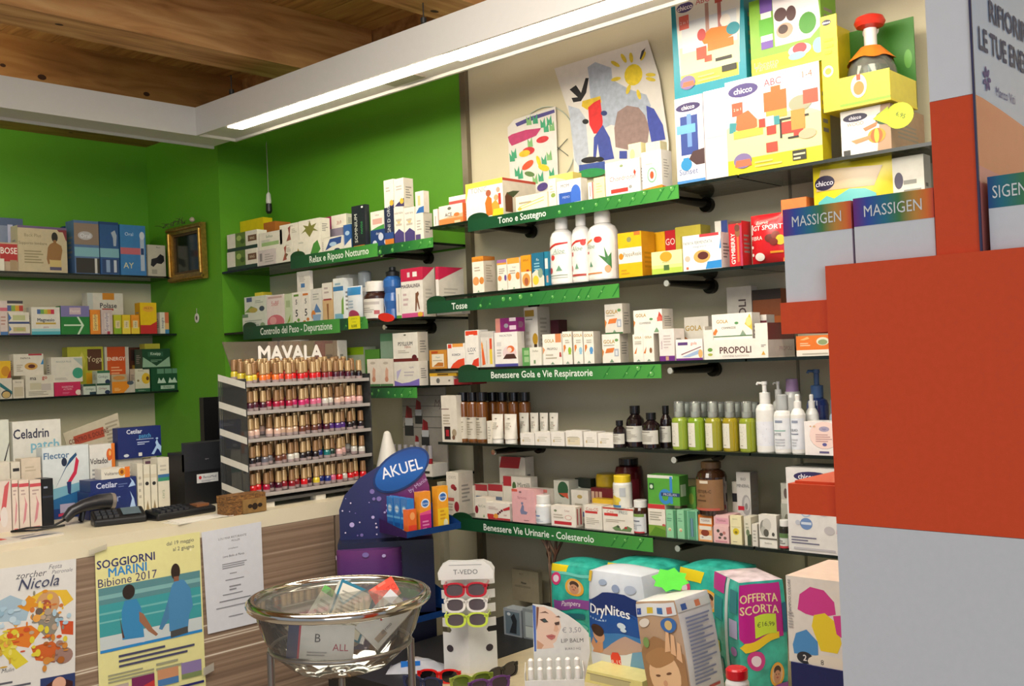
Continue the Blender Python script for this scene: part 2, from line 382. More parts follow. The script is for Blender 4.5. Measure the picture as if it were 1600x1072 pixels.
# ================================================================= shelf goods: placing helpers
TOP = {}      # key -> (z of its top, depth offset of its front)
class Row:
    """a shelf: wall 'R' (faces -x) or 'L' (faces -y), front plane and top height"""
    def __init__(s, wall, front, z, where): s.wall = wall; s.front = front; s.z = z; s.where = where
    def frame(s, off):
        p = s.front+off
        if s.wall == 'R': return (lambda t, z: (p, t, z)), (0, 1, 0), -math.pi/2, -1
        return (lambda t, z: (t, p, z)), (1, 0, 0), 0.0, 1
ROW = {k: Row('R', XF, z, '') for k, z in {**RB, **LB}.items()}
ROW.update({k: Row('L', YLF, z, '') for k, z in LW.items()})
def spot(S, xl, xr, yt, off, z, ytop=None):
    """local-frame origin (base, middle of the front), width, height and heading from the columns and the top row"""
    r = ROW[S]; fr, ax, rz, sg = r.frame(off)
    h = .08
    for _ in range(3):
        tm = lambda px: float(solve_px(px, fr(0, z+h/2), ax))
        a, b = tm(xl), tm(xr); m = (a+b)/2; q = fr(m, 0)
        h = float(solve_z(yt, q[0], q[1]))-z
    return fr(m, z), abs(a-b), h, rz
def fit_depth(S, loc, w, xs, z, h):
    """depth at which the receding right side ends at column xs"""
    r = ROW[S]
    if r.wall == 'R':
        y = loc[1]-w/2
        return float(solve_px(xs, (0, y, z+h/2), (1, 0, 0)))-loc[0]
    return .06
def getz(S, on):
    if on is None: return ROW[S].z, None
    return TOP[on]
def bx(S, xl, xr, yt, label, fc, gfx='', d=.055, xs=None, off=None, on=None, k=None, sc=None, tc=None, sg='', name='carton', cat='box', group=None, rot=0, gap=.0012):
    """a carton with a printed front (and printed right or left side)"""
    z, o0 = getz(S, on)
    if off is None: off = .012 if o0 is None else o0+.001
    loc, w, h, rz = spot(S, xl, xr, yt, off, z)
    if xs is not None: d = max(.015, fit_depth(S, loc, w, xs, z, h))
    d = min(d, (.255-off) if S in ROW and off < .24 else d)
    w = max(.008, w-gap); h = max(.006, h)
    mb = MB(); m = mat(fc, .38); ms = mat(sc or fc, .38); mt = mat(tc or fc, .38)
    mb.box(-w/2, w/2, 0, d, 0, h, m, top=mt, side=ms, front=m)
    if gfx: printed(mb, gfx, lambda u, v, L: (-w/2+u*w, -L, v*h), w, h)
    if ROW[S].wall == 'R': P = lambda u, v, L: (w/2+L, u*d, v*h)
    else: P = lambda u, v, L: (-w/2-L, (1-u)*d, v*h)
    printed(mb, sg or ('n .2 .3 .8 .75 #8b8880 5' if d > .04 and h > .05 else ''), P, d, h)
    o = mb.build(name, None, loc, rz+math.radians(rot)); tag(o, label, cat, group)
    if k: TOP[k] = (z+h, off)
    return o
def holder(S, px, yt, off=.05, on=None, pxr=None):
    """place for a round thing: base centre, radius from the columns, height"""
    z, o0 = getz(S, on)
    if on: off = max(off, o0)
    loc, w, h, rz = spot(S, px[0], px[1], yt, off, z)
    return loc, w/2, h, rz
def bottle(S, px, yt, label, body, cap, prof, capprof, lab=None, off=.05, on=None, name='bottle', cat='bottle', liquid=None, gfx='', group=None, sy=1, seg=20, lab_curve=True):
    """round bottle: profile fractions (radius of half width, height of full height); lab = (v0, v1, colour)"""
    loc, r, h, rz = holder(S, px, yt, off, on)
    t = thing(name, loc, label, cat, rz, group)
    B = MB(); B.lathe([(a*r, b*h) for a, b in prof], body, seg, sy=sy); B.build('body', t)
    if capprof:
        K = MB(); K.lathe([(a*r, b*h) for a, b in capprof], cap, seg, sy=sy); K.build('cap', t)
    if lab:
        v0, v1, lc = lab; R = r*1.006+.0003; n = 14; Lm = mat(lc, .4); M = MB()
        a0, a1 = -math.pi*.93, -math.pi*.07
        ring = lambda v: [(R*math.cos(a0+(a1-a0)*q/n), R*sy*math.sin(a0+(a1-a0)*q/n), v*h) for q in range(n+1)]
        lo, hi = ring(v0), ring(v1)
        M.add(lo+hi, [(q, q+1, n+2+q, n+1+q) for q in range(n)], Lm, True)
        if gfx:
            def P(u, v, L):
                a = a0+(a1-a0)*(.12+.76*u); RR = R+L*2+.0006
                return (RR*math.cos(a), RR*sy*math.sin(a), (v0+(v1-v0)*v)*h)
            # keep graphics in narrow columns so they follow the curve
            printed_grid(M, gfx, P, 2*R, (v1-v0)*h)
        M.build('label', t)
    return t
CYL = [(.93, 0), (1, .02), (1, .70), (.94, .78), (.6, .86), (.42, .88), (.42, .9)]
def printed_grid(mb, spec, P, w, h):
    """like printed(), but cuts shapes finely so they follow a curved face"""
    k = 1
    for it in spec.split(';'):
        a = it.split()
        if not a: continue
        L = EPS*k*.6; k += 1
        if a[0] == 'n':
            u0, v0, u1, v1 = map(float, a[1:5]); nn = int(a[6]); dv = (v1-v0)/nn
            printed_grid(mb, ';'.join('r %.4f %.4f %.4f %.4f %s' % (u0, v0+dv*i, u1-(u1-u0)*random.choice((0, .1, .25, .4)), v0+dv*(i+.45), a[5]) for i in range(nn)), P, w, h)
        elif a[0] == 'r':
            u0, v0, u1, v1 = map(float, a[1:5]); n = max(1, int((u1-u0)*18)); q = max(1, int((v1-v0)*18))
            vs = [P(u0+(u1-u0)*i/n, v0+(v1-v0)*j/q, L) for j in range(q+1) for i in range(n+1)]
            mb.add(vs, [(j*(n+1)+i, j*(n+1)+i+1, (j+1)*(n+1)+i+1, (j+1)*(n+1)+i) for j in range(q) for i in range(n)], mat(a[5], .3, noise=0), True)
        elif a[0] in 'ep':
            if a[0] == 'e':
                u, v, ru, rv = map(float, a[1:5]); c = (u, v); pts = [(min(1, max(0, u+ru*math.cos(q*math.pi/10))), min(1, max(0, v+rv*math.sin(q*math.pi/10)))) for q in range(20)]; m = mat(a[5], .3, noise=0)
            else:
                q = list(map(float, a[2:])); pts = [(q[i], q[i+1]) for i in range(0, len(q), 2)]; m = mat(a[1], .3, noise=0)
                ar = sum(pts[i][0]*pts[(i+1) % len(pts)][1]-pts[(i+1) % len(pts)][0]*pts[i][1] for i in range(len(pts)))
                if ar < 0: pts = pts[::-1]
                c = (sum(p[0] for p in pts)/len(pts), sum(p[1] for p in pts)/len(pts))
                fine = []
                for i in range(len(pts)):
                    p0, p1 = pts[i], pts[(i+1) % len(pts)]; fine += [(p0[0]+(p1[0]-p0[0])*t/8, p0[1]+(p1[1]-p0[1])*t/8) for t in range(8)]
                pts = fine
            rings = [[P(c[0]+(x-c[0])*t, c[1]+(y-c[1])*t, L) for x, y in pts] for t in (.17, .33, .5, .67, .83, 1)]; n = len(pts); vs = [P(*c, L)]+[p for r_ in rings for p in r_]
            fs = [(0, 1+i, 1+(i+1) % n) for i in range(n)]
            for r_ in range(5): fs += [(1+r_*n+i, 1+(r_+1)*n+i, 1+(r_+1)*n+(i+1) % n, 1+r_*n+(i+1) % n) for i in range(n)]
            mb.add(vs, fs, m, True)
        else: 
            if a[0] in 'tbi':
                # lay each letter block on the curve
                u, v, hh = map(float, a[1:4]); s = ' '.join(a[5:]); vs, fs, tw, th_ = text_geo(s, 0, .3 if a[0] == 'i' else 0)
                kk = hh*h/.72; ku = min(kk, 1.9*w*min(u, 1-u, .49)/tw); kv = min(kk, ku*1.5)
                
                for i, dx in enumerate((-.02, 0, .02) if a[0] == 'b' else (0,)): mb.add([P(u+(x+dx)*ku/w, v+y*kv/h, L+i*3e-5) for x, y in vs], fs, mat(a[4], noise=0))
            else: printed(mb, it, lambda u, v, l: P(u, v, L), w, h)
# ================================================================= left wall shelves
# top shelf
bx('w1', 0, 37, 341, 'grey blue carton behind the red box, far left of the left wall top shelf', '#7d8ba3', 'r 0 .86 1 1 #4d5f80;n .1 .3 .6 .6 #5b6478 4', off=.12, d=.1)
bx('w1', 0, 28, 379, 'red and beige carton with white lettering, far left of the left wall top shelf', '#b9a58c', 'r 0 .35 1 .95 #b02a2c;b .5 .72 .22 #f0e8dc BOSE;r .55 .05 .95 .4 #a38e6c', off=.03, d=.07)
bx('w1', 0, 7, 404, 'small white carton in front of the red box at the frame edge', '#ded9c8', '', d=.015)
bx('w1', 13, 21, 351, 'white folded leaflet tucked behind the red box on the left wall top shelf', '#c3c6dd', '', d=.004, off=.115, name='leaflet', cat='leaflet')
bx('w1', 28, 105, 354, 'cream back support carton printed with a bare back and dark haired head', '#c3b594', 'r 0 .95 1 1 #6d5a80;p #7d2a34 .8 .95 1 .95 1 .7;p #c3b594 .8 .9 .92 .9 .98 .72 .85 .6;t .3 .8 .07 #8a7d5c Back Plus;t .3 .62 .06 #6a6048 Supporto lombare;n .12 .2 .5 .5 #938866 5;p #946a3c .6 .3 .6 .55 .64 .62 .7 .66 .78 .66 .88 .6 .9 .5 .86 .28 .66 .28;p #946a3c .6 .55 .57 .3 .6 .18 .63 .2 .62 .4;r .63 .13 .87 .28 #c9b273;r .63 .06 .87 .13 #55506a;e .745 .78 .065 .11 #171312;r .715 .64 .775 .72 #8a6136', off=.02, d=.08)
bx('w1', 116, 155, 345, 'blue and tan toothbrush carton left of the white strip on the top shelf', '#54719c', 'r 0 .55 1 .95 #8d7a6a;e .45 .72 .3 .08 #b9b6b8;t .45 .72 .08 #e4e4e8 Oral;r 0 .33 1 .5 #7fb0bc;r .05 .02 1 .3 #33302f;r .8 .02 .9 .3 #c9c7c2', off=.02, d=.09)
bx('w1', 156, 186, 347, 'dark blue toothbrush carton with a pictured brush head, middle of the blue trio', '#2f578c', 'r 0 .95 1 1 #1f3f70;p #aab6c4 .6 .8 .8 .85 .9 .75 .85 .55 .72 .55 .7 .7;r 0 .33 1 .5 #7fb0bc;r .1 .03 .95 .3 #2b4470;r .3 .05 .5 .28 #8fa8c8;r .7 .05 .85 .28 #c5cdd8', off=.02, d=.09)
bx('w1', 188, 228, 352, 'mid blue toothbrush carton with a pink band and pictured brush', '#3f7fb8', 'r 0 .42 .8 .55 #c46a72;t .35 .82 .07 #dbe6f2 Oral;r .78 .1 .94 .75 #b5c3d0;r .8 .42 .92 .55 #2b4470;e .86 .8 .1 .08 #d5dce4;t .3 .2 .12 #e0d8a8 AY', off=.02, d=.09)
o = thing('roll_pack', aty(103, 426, YLF+.2), 'round dark blue shiny pack behind the cream back support carton', 'package')
mb = MB(); mb.lathe([(.028, 0), (.05, .01), (.05, .2), (.042, .235), (.016, .255), (0, .26)], mat('#1f3f78', .15, coat=.5), 18); mb.build('body', o)
mb = MB(); mb.lathe([(.0505, .185), (.0505, .2)], mat('#5b88c0', .2), 18); mb.build('band', o); o.location.z = LW['w1']
bx('w1', 231, 259, 383, 'small white carton with a black pictured device beside the picture frame', '#c3bea9', 't .6 .93 .05 #555555 Basic;p #15151c .15 .35 .2 .55 .5 .6 .7 .72 .9 .66 .92 .5 .75 .4 .5 .42 .3 .3;r .2 .08 .5 .22 #9d9a8a', off=.02, d=.05)
# middle shelf
bx('w2', 0, 12, 470, 'pale pink carton at the frame edge of the left wall middle shelf', '#d2c2bb', 'r 0 .7 1 .8 #cc6a7a;r 0 0 1 .1 #3f6fa8;n .1 .3 .8 .6 #b58a80 3', k='a')
bx('w2', 14, 47, 506, 'small white carton with orange band, bottom of the small stack on the middle shelf', '#d8d2c2', 'r 0 0 1 .15 #5a3f78;r .2 .3 .8 .7 #bfae7c;r .35 .4 .7 .6 #a8b070;p #3f6fb0 0 .3 .12 .5 0 .9', k='b')
bx('w2', 13, 46, 488, 'small white carton with green panel, second of the small stack on the middle shelf', '#d8d2c2', 'r .2 .3 .8 .75 #b9bd8a;r 0 0 1 .18 #3a4a78;p #3f6fb0 0 .2 .14 .5 0 .9', on='b', k='c')
bx('w2', 11, 36, 470, 'small dark topped carton with a rainbow band on top of the small stack', '#cfc8b2', 'r 0 .75 1 1 #3a3542;r 0 .1 .25 .6 #4a5a90;r .25 .1 .5 .6 #7fa03f;r .5 .1 .75 .6 #d09a30;r .75 .1 1 .6 #b03a34', on='c')
bx('w2', 49, 94, 480, 'white and teal carton with a rainbow square band on the middle shelf', '#dcd8cc', 'r 0 0 1 .12 #4aa8b4;r 0 .12 1 .22 #9ccace;r .2 .75 .32 .92 #4a6aa0;r .32 .75 .44 .92 #6aa050;r .44 .75 .56 .92 #b8b840;r .56 .75 .68 .92 #d08a30;r .68 .75 .8 .92 #c02a48;b .5 .52 .12 #3a4658 Magnesio;r .15 .38 .85 .44 #c0a030;t .5 .26 .07 #a05060 puro')
bx('w2', 95, 140, 478, 'green carton with lilac top and white arrow stripes on the middle shelf', '#1e7a34', 'r 0 .62 1 1 #7a74a8;r .3 .7 .7 .94 #c9b0b8;t .5 .82 .1 #e8e0d0 Fluiret;p #cfe3c8 .1 .3 .7 .3 .75 .35 .1 .35;p #cfe3c8 .55 .62 .62 .62 .8 .32 .62 0 .55 0 .72 .32')
bx('w2', 137, 193, 458, 'tall white carton with orange square and black lettering at the back of the middle shelf', '#d4d0c2', 'r .42 .84 .75 1 #c98428;b .58 .7 .12 #3a3a44 Polase;r .4 .58 .72 .63 #a83a34;r 0 0 .15 1 #bcc3bc', off=.08, d=.06)
bx('w2', 141, 157, 484, 'orange upright carton with turned lettering on the middle shelf', '#e58a2c', 'r .25 .15 .75 .8 #e8c878;T .5 .5 .3 #7a5a58 Supradyn')
bx('w2', 158, 176, 484, 'pale lilac upright carton with turned lettering beside the orange one', '#cbb8b4', 'r .3 .1 .75 .85 #d8ccc8;T .5 .5 .3 #7a6a88 Supradyn;r .5 0 .75 .12 #b03a4a')
for i, (a, b, c, e, n) in enumerate(((178, 190, '#c0c030', '#8ab030', 'lime'), (191, 204, '#e2c22c', '#e8d04a', 'yellow'), (205, 218, '#e8952c', '#e8c83c', 'orange'))):
    bx('w2', a, b, 492, 'short %s carton in the row of three small vitamin boxes' % n, c, 'r 0 0 1 .35 %s;r .2 .3 .8 .7 #e0cfa0;T .5 .5 .3 #7a6a68 vita' % e)
bx('w2', 219, 245, 473, 'tall yellow carton with a red foot on the middle shelf', '#e8c01e', 'r 0 0 1 .28 #c22a2e;e .5 .8 .35 .1 #e8a83c;t .5 .82 .07 #a05020 MULTI;p #c22a2e .6 .28 1 .28 1 .4', sc='#c99a1a')
bx('w2', 250, 264, 488, 'narrow white carton with blue and orange stripe next to the green wall', '#ddd8c8', 'r .55 .5 1 1 #d0704a;r .55 .2 1 .5 #e0b070;r .55 0 1 .2 #3f80b0;T .3 .5 .3 #3a4a6a integra')
# lowest shelf
bx('w3', 0, 19, 591, 'white carton with a teal ring at the left frame edge of the lowest shelf', '#d6d0c0', 'p #1d6a70 0 .8 1 .35 1 .2 0 .6;e .5 .22 .42 .2 #2a3440;e .5 .2 .34 .16 #c8ac6c', k='a')
bx('w3', 0, 17, 564, 'yellow carton with an orange corner standing at the left frame edge', '#e0b428', 'e .5 .4 .4 .3 #c88a20;p #a8442a .6 0 1 0 1 .5', on='a')
bx('w3', 20, 38, 593, 'narrow white carton with brown print left of the red lettered carton', '#d8d0bd', 't .5 .85 .08 #6a5848 Neurap;r .1 .1 .9 .6 #c4b89c')
bx('w3', 40, 84, 586, 'white carton with large red and black lettering on the lowest shelf', '#d9d3c1', 'b .27 .84 .17 #4a4444 ma;b .68 .84 .17 #b8382c go;r .15 .35 .55 .65 #c9c2a4;r .55 .3 .9 .6 #c4bab0;n .1 .1 .8 .3 #9a9280 3', k='b')
bx('w3', 21, 68, 553, 'white carton with a pictured fruit and blue corner stacked at left of the lowest shelf', '#dcd6c6', 'r .5 .92 .95 1 #a83a44;b .4 .8 .09 #6a6258 PAPAYA;e .58 .42 .22 .17 #cfa050;e .6 .42 .12 .09 #55241c;p #2f86c0 .9 .5 1 .78 1 .5;n .1 .2 .3 .55 #b0a48c 4', on='b', off=.03, k='c')
bx('w3', 85, 126, 597, 'magenta carton with white lettering under the white and teal carton', '#c42a58', 't .5 .65 .13 #eed5d8 DIGESTIVE;t .5 .48 .12 #eed5d8 ACTION;e .92 .22 .12 .2 #e8d8c8;n .3 .15 .6 .3 #d87a98 2', k='d')
bx('w3', 80, 129, 558, 'white carton with a round teal seal stacked on the magenta carton', '#dcd7c8', 't .4 .82 .07 #7a8a88 REGOLA PLUS;e .85 .35 .18 .22 #3a9a7c;p #aebcb4 .7 .95 1 .95 1 .6;n .1 .1 .5 .2 #a8a498 2', on='d', k='e')
bx('w3', 106, 162, 542, 'lime green carton with brown logo at the back of the lowest shelf', '#bcbc3a', 'p #d4cc58 0 .2 .4 .9 .5 .7 .2 0;r .55 .5 .95 .95 #5a3422;t .75 .72 .12 #e0cfa8 Yoga;r .5 0 1 .45 #dca81e', off=.12, d=.06)
bx('w3', 130, 150, 600, 'small green and white carton, left of the small green stack', '#c8d2c4', 'r 0 .78 1 1 #1f4a34;t .5 .5 .2 #3f6a58 Ginkgo;r .5 0 1 .25 #1d3a48', gap=.002)
bx('w3', 151, 172, 599, 'small green and white carton under its twin on the lowest shelf', '#c8d2c4', 'r 0 .8 1 1 #1f4a34;t .45 .5 .2 #8a4a48 Ginkgo;e .8 .15 .2 .2 #1d2f50', k='f')
bx('w3', 152, 172, 579, 'small green and white carton on top of its twin, under the orange box', '#c8d2c4', 'r 0 .8 1 1 #2f6a4a;t .45 .5 .2 #5a6a68 Ginkgo;e .8 .1 .2 .2 #1d2f50', on='f')
bx('w3', 164, 202, 542, 'tall white carton with a big orange panel, back of the lowest shelf', '#cfc8b4', 'r .1 .28 .85 1 #d8581e;r .1 .78 .85 1 #c24a1a;b .47 .74 .08 #f0e0c8 ENERGY;n .25 .35 .7 .6 #f0b080 4', off=.12, d=.06)
bx('w3', 203, 222, 543, 'dark brown carton with yellow print at the back beside the orange panel', '#4e2a1a', 'r .1 .7 .7 .95 #2c1812;r .2 .15 .8 .6 #a8862c', off=.12, d=.06)
bx('w3', 175, 211, 596, 'orange and grey slanted carton, low on the lowest shelf', '#c4bdb0', 'p #e08a22 0 0 .5 0 .75 .5 .7 1 0 1;e .8 .85 .15 .18 #4a5460;n .1 .2 .4 .5 #f0c888 3', k='g')
bx('w3', 174, 198, 585, 'small beige box lying on the orange and grey carton', '#b9a583', 'e .5 .5 .4 .3 #c98a44', on='g')
bx('w3', 211, 235, 607, 'low dark green carton under the yellow flower carton', '#2a5a40', 'n .2 .3 .7 .6 #a8c0a8 2', k='h', gap=.002)
bx('w3', 211, 234, 576, 'white carton with a yellow flower picture on the lowest shelf', '#d2cdb8', 'e .75 .5 .3 .28 #d8b02c;e .85 .5 .1 .1 #5a3a20;t .4 .9 .08 #6a6a58 Arnica;e .2 .4 .08 .06 #8a7a50', on='h')
bx('w3', 236, 284, 576, 'big dark green carton with white leaf shapes at the right end of the lowest shelf', '#14482c', 'r .2 .78 .42 1 #5f8a70;r .45 .78 .68 1 #5f8a70;r .7 .78 .92 1 #5f8a70;p #bcd0c0 .2 .35 .25 .6 .32 .45 .4 .6 .48 .35;p #bcd0c0 .55 .35 .6 .6 .68 .45 .76 .6 .85 .35;r .3 .08 .75 .24 #a8c0ac;t .52 .16 .1 #14482c Kneipp', k='i', d=.09)
bx('w3', 222, 266, 545, 'dark green carton with a pale chevron stacked on the big green carton', '#14402a', 'p #8fae94 0 .1 .03 .6 .5 .15 .97 .6 1 .1;r .2 .62 .75 .85 #2f5a44;b .48 .74 .14 #c0d0bc Kneipp;n .3 .35 .7 .5 #7a9a80 2', on='i', k='j', d=.08)
bx('w3', 226, 250, 537, 'olive lid like flat box topping the dark green cartons', '#a8a038', '', on='j')
# ================================================================= framed mirror picture on the green corner wall
fc = atx(300, 396, XP)
pf = thing('picture_frame', (XP-.012, float(fc[1]), float(fc[2])), 'old gilt picture frame leaning out from the green corner wall', 'picture frame', -math.pi/2)
gilt = mat('#a3813c', .3, .75, noise=.25, scale=60); giltd = mat('#5c4420', .45, .4, noise=.2, scale=60)
tilt = Matrix.Rotation(math.radians(1), 4, 'X')
w2, h2 = .165, .142
for nm, pts in (('frame_rail', ((-w2, -h2), (w2, -h2))), ('frame_rail', ((-w2, h2), (w2, h2))), ('frame_stile', ((-w2, -h2), (-w2, h2))), ('frame_stile', ((w2, -h2), (w2, h2)))):
    (a, b), (c, d) = pts; mb = MB(); e = .038
    if b == d:
        s = 1 if b < 0 else -1
        mb.box(a, c, -.03, 0, min(b, b+s*e), max(b, b+s*e), gilt); mb.box(a+.03, c-.03, -.022, -.0, min(b+s*e, b+s*(e+.012)), max(b+s*e, b+s*(e+.012)), giltd); mb.tube([(a, -.033, b+s*.014), (c, -.033, b+s*.014)], .009, gilt, 8)
    else:
        s = 1 if a < 0 else -1
        mb.box(min(a, a+s*e), max(a, a+s*e), -.029, 0, b+.0385, d-.0385, gilt); mb.box(min(a+s*e, a+s*(e+.012)), max(a+s*e, a+s*(e+.012)), -.022, 0, b+.05, d-.05, giltd); mb.tube([(a+s*.014, -.033, b+.03), (a+s*.014, -.033, d-.03)], .009, gilt, 8)
    mb.xf(tilt); mb.build(nm, pf)
mb = MB(); mb.box(-w2+.05, w2-.05, -.012, -.002, -h2+.05, h2-.05, mat('#1d2415', .12, noise=.3, scale=9)); mb.xf(tilt); mb.build('picture', pf)
sp = thing('dried_sprig', (XP-.045, float(fc[1])+.03, float(fc[2])+.147), 'thin dried sprig lying on top of the gilt picture frame', 'dried plant', -math.pi/2)
mb = MB(); tw = mat('#4a4a34', .8, noise=.2)
for q in range(16):
    a = random.uniform(-.19, .1); l = random.uniform(.03, .09); dz = random.uniform(.01, .035); sgn = random.choice((-1, 1))
    mb.tube([(a, 0, .004), (a+sgn*l*.5, -.01, .006+dz*.7), (a+sgn*l, -.012, .004+dz)], [.002, .0017, .001], tw, 5)
mb.build('twigs', sp)
mb = MB(); mb.lathe([(0, 0), (.012, .006), (.015, .014), (.009, .024), (0, .028)], mat('#b9ad98', .7), 10, .12, 0); mb.build('flower', sp)
# small round wall tag and its cord below the frame
tg = atx(309, 497, XP)
t = thing('round_tag', (XP-.003, float(tg[1]), float(tg[2])), 'small white round tag hanging on the green corner wall', 'tag', -math.pi/2)
mb = MB(); mb.solid_poly([(.019*math.cos(a*math.pi/10), .024*math.sin(a*math.pi/10)) for a in range(20)], -.004, 0, mat('#d8d8cc', .4)); mb.poly([(.008*math.cos(a*math.pi/6), -.0044, .011*math.sin(a*math.pi/6)) for a in range(12)], mat('#4a4a44', .5)); mb.build('disc', t)
mb = MB(); mb.tube([(0, -.002, .024), (0, -.002, .05)], .0016, mat('#b0b0a4'), 5); mb.build('cord', t)
# ================================================================= far bay (left of the grey post)
W8 = '#e4dfd0'; W9 = '#ebe7dc'
leaf = 'p #6f8a3a %s %s %s %s %s %s %s %s'
# Relax shelf
bx('l1', 355, 402, 391, 'small cream carton with leafy print and brown label, left end of the Relax shelf', W8, 'r 0 .0 1 .2 #1f3a30;r .28 .2 .62 1 #5f7a34;e .4 .7 .08 .15 #9ab060;e .52 .5 .07 .14 #3f5a24;r .7 .42 .98 .75 #6a4a34;t .84 .58 .14 #e0d4b8 RING', k='a')
bx('l1', 355, 402, 363, 'small cream carton with leafy print stacked on its twin at the left end', W8, 'r 0 .0 1 .2 #1f3a30;r .28 .2 .62 1 #5f7a34;e .4 .7 .08 .15 #9ab060;e .52 .5 .07 .14 #3f5a24;r .7 .42 .98 .75 #6a4a34;t .84 .58 .14 #e0d4b8 RING', on='a')
bx('l1', 403, 430, 390, 'small grey mauve carton between the leafy box and the plant carton', '#cfc4c0', 'r .1 .3 .25 .8 #8a8080;n .4 .2 .9 .8 #a8a09a 4', k='b')
bx('l1', 405, 441, 362, 'white carton with green lettering stacked on the grey mauve carton', W8, 't .45 .75 .16 #5a7a4a Sedinax;r .1 .2 .85 .42 #9ab87a;n .1 .45 .7 .6 #b0b0a0 2', on='b')
bx('l1', 376, 412, 343, 'yellow carton at the back above the leafy boxes', '#d8c418', 'e .5 .3 .2 .15 #8a7a20', off=.11)
bx('l1', 413, 431, 347, 'orange brown carton at the back beside the yellow one', '#b4692c', 'n .2 .3 .8 .7 #8a4a1c 3', off=.11, d=.09)
bx('l1', 431, 457, 381, 'white carton with a red brown plant, lower row left of the leaf pair', W8, 'p #9a4a3a .4 .1 .55 .5 .5 .8 .65 .9 .6 .5 .65 .15;p #6a5a3a .55 .2 .75 .4 .62 .5;t .7 .9 .08 #8a8478 tisana;n .65 .55 .9 .8 #a8a290 3', k='c')
bx('l1', 437, 466, 350, 'white carton with a red brown plant, upper row', W8, 'p #8a4a3a .35 .1 .5 .5 .45 .8 .6 .9 .55 .5 .6 .15;t .65 .88 .09 #8a8478 tisana;n .65 .5 .92 .75 #b0aa98 3', on='c', sc='#d5cfbf')
bx('l1', 458, 501, 373, 'white carton with a green leaf and gold drop, lower row', W8, 'p #4a8a3a .6 .1 .75 .7 .9 .85 1 .4 .85 .1;p #a88a3a .12 .3 .18 .6 .25 .4;t .3 .85 .1 #7a8470 melissa;n .1 .15 .45 .28 #b0aa98 2', k='d')
bx('l1', 467, 500, 343, 'white carton with a brown five point leaf, upper row', W8, 'p #7a7a3a .5 .05 .3 .4 .1 .3 .32 .55 .2 .75 .45 .65 .52 .95 .6 .65 .85 .75 .7 .5 .92 .3 .68 .38;t .5 .9 .07 #8a8478 malva', on='d')
bx('l1', 502, 536, 358, 'grey purple carton lying under the magenta ended box', '#8a8294', 'n .1 .3 .6 .7 #b8b0bc 3', off=.1, k='e')
bx('l1', 504, 541, 337, 'white box with a magenta left end over the grey purple carton', W8, 'r 0 0 .38 1 #9a2a5a;n .05 .2 .3 .8 #c87a9a 4;t .7 .4 .3 #a85a4a 3b9', on='e', off=.1)
bx('l1', 505, 536, 370, 'white carton with a blue moon picture beside the tall dark box', W8, 'p #2a4a8a .1 .3 .35 .9 .95 .95 .9 .6 .5 .5;e .5 .6 .18 .12 #a8c4dc;e .7 .25 .15 .1 #2a3a5a', sc='#d5d0c4')
bx('l1', 537, 549, 351, 'narrow blue and white carton left of the tall dark box', '#2f5a9a', 'p #e0dcd0 0 0 1 0 1 .5 0 .25;e .5 .7 .3 .08 #a8c4dc;e .5 .1 .4 .06 #d07a3a', off=.02)
bx('l1', 550, 571, 321, 'tall near black carton with green and white turned lettering on the Relax shelf', '#1b1e2a', 'T .3 .5 .22 #d8dcd0 SOMNIUM;T .72 .5 .2 #3fa05a notte;r .1 .05 .9 .12 #c86a2a;e .8 .95 .08 .02 #e0e0d8', xs=578, sc='#2a2e34')
bx('l1', 579, 612, 358, 'low blue and white spotted carton beside the tall dark box', '#24407a', 'e .2 .3 .1 .15 #d0d8e8;e .5 .6 .12 .2 #d0d8e8;e .75 .3 .1 .15 #d0d8e8;t .4 .8 .15 #e0e4ec dorm;p #d07a2a .75 0 1 0 1 .3', k='f', off=.03)
bx('l1', 579, 600, 330, 'white carton with pink and green print stacked on the blue spotted carton', W9, 'r .15 .3 .85 .6 #d8a89a;p #4a9a4a 0 0 1 0 1 .25 .5 .15;t .5 .8 .12 #a08a7a relax', on='f')
bx('l1', 601, 615, 324, 'narrow dark navy carton with turned white lettering and an orange foot', '#232a4a', 'T .5 .6 .35 #d8dcd8 SOGNI D ORO;r 0 0 1 .18 #d07a2a;r 0 .18 1 .35 #2a4a8a', off=.012, d=.012)
for i, (a, b, s) in enumerate(((616, 631, 'left'), (632, 648, 'right'))):
    bx('l1', a, b, 324, '%s one of the two white cartons with purple feet on the Relax shelf' % s, W9, 'r 0 0 1 .3 #4a3f7a;p #4a3f7a 0 .3 .5 .42 1 .3;e .5 .62 .18 .07 #d8c48a;t .5 .85 .07 #8a7a70 valeriana;n .2 .5 .8 .75 #c4b8a8 2', k='g%d' % i, d=.08)
bx('l1', 600, 615, 281, 'left white carton on top with a purple and yellow corner', W9, 'p #3a3060 0 0 1 0 1 .3 .5 .1;e .75 .2 .2 .1 #d8b03a;n .2 .6 .8 .8 #b8b0a4 2', on='g0', off=.013, d=.06)
bx('l1', 616, 631, 279, 'right white carton on top with a purple and yellow corner', W9, 'p #3a3060 0 .05 1 0 1 .3 .3 .15;e .75 .2 .2 .1 #d8b03a;n .2 .6 .8 .8 #b8b0a4 2', on='g0', off=.013, xs=646, sc='#d8d2c4')
bx('l1', 649, 662, 333, 'white carton with purple foot print, right end of the Relax shelf', W9, 'r 0 0 .6 .25 #5a4a80;n .2 .4 .8 .8 #b8b0a4 4', xs=676, sc='#d0cabb', k='h')
bx('l1', 649, 662, 299, 'narrow white carton with blue foot on top at the right end', W9, 'p #2f6ab0 0 0 1 0 1 .3 .4 .25;r .3 .35 .6 .8 #d8c88a', on='h', sc='#dcd6c8', d=.03)
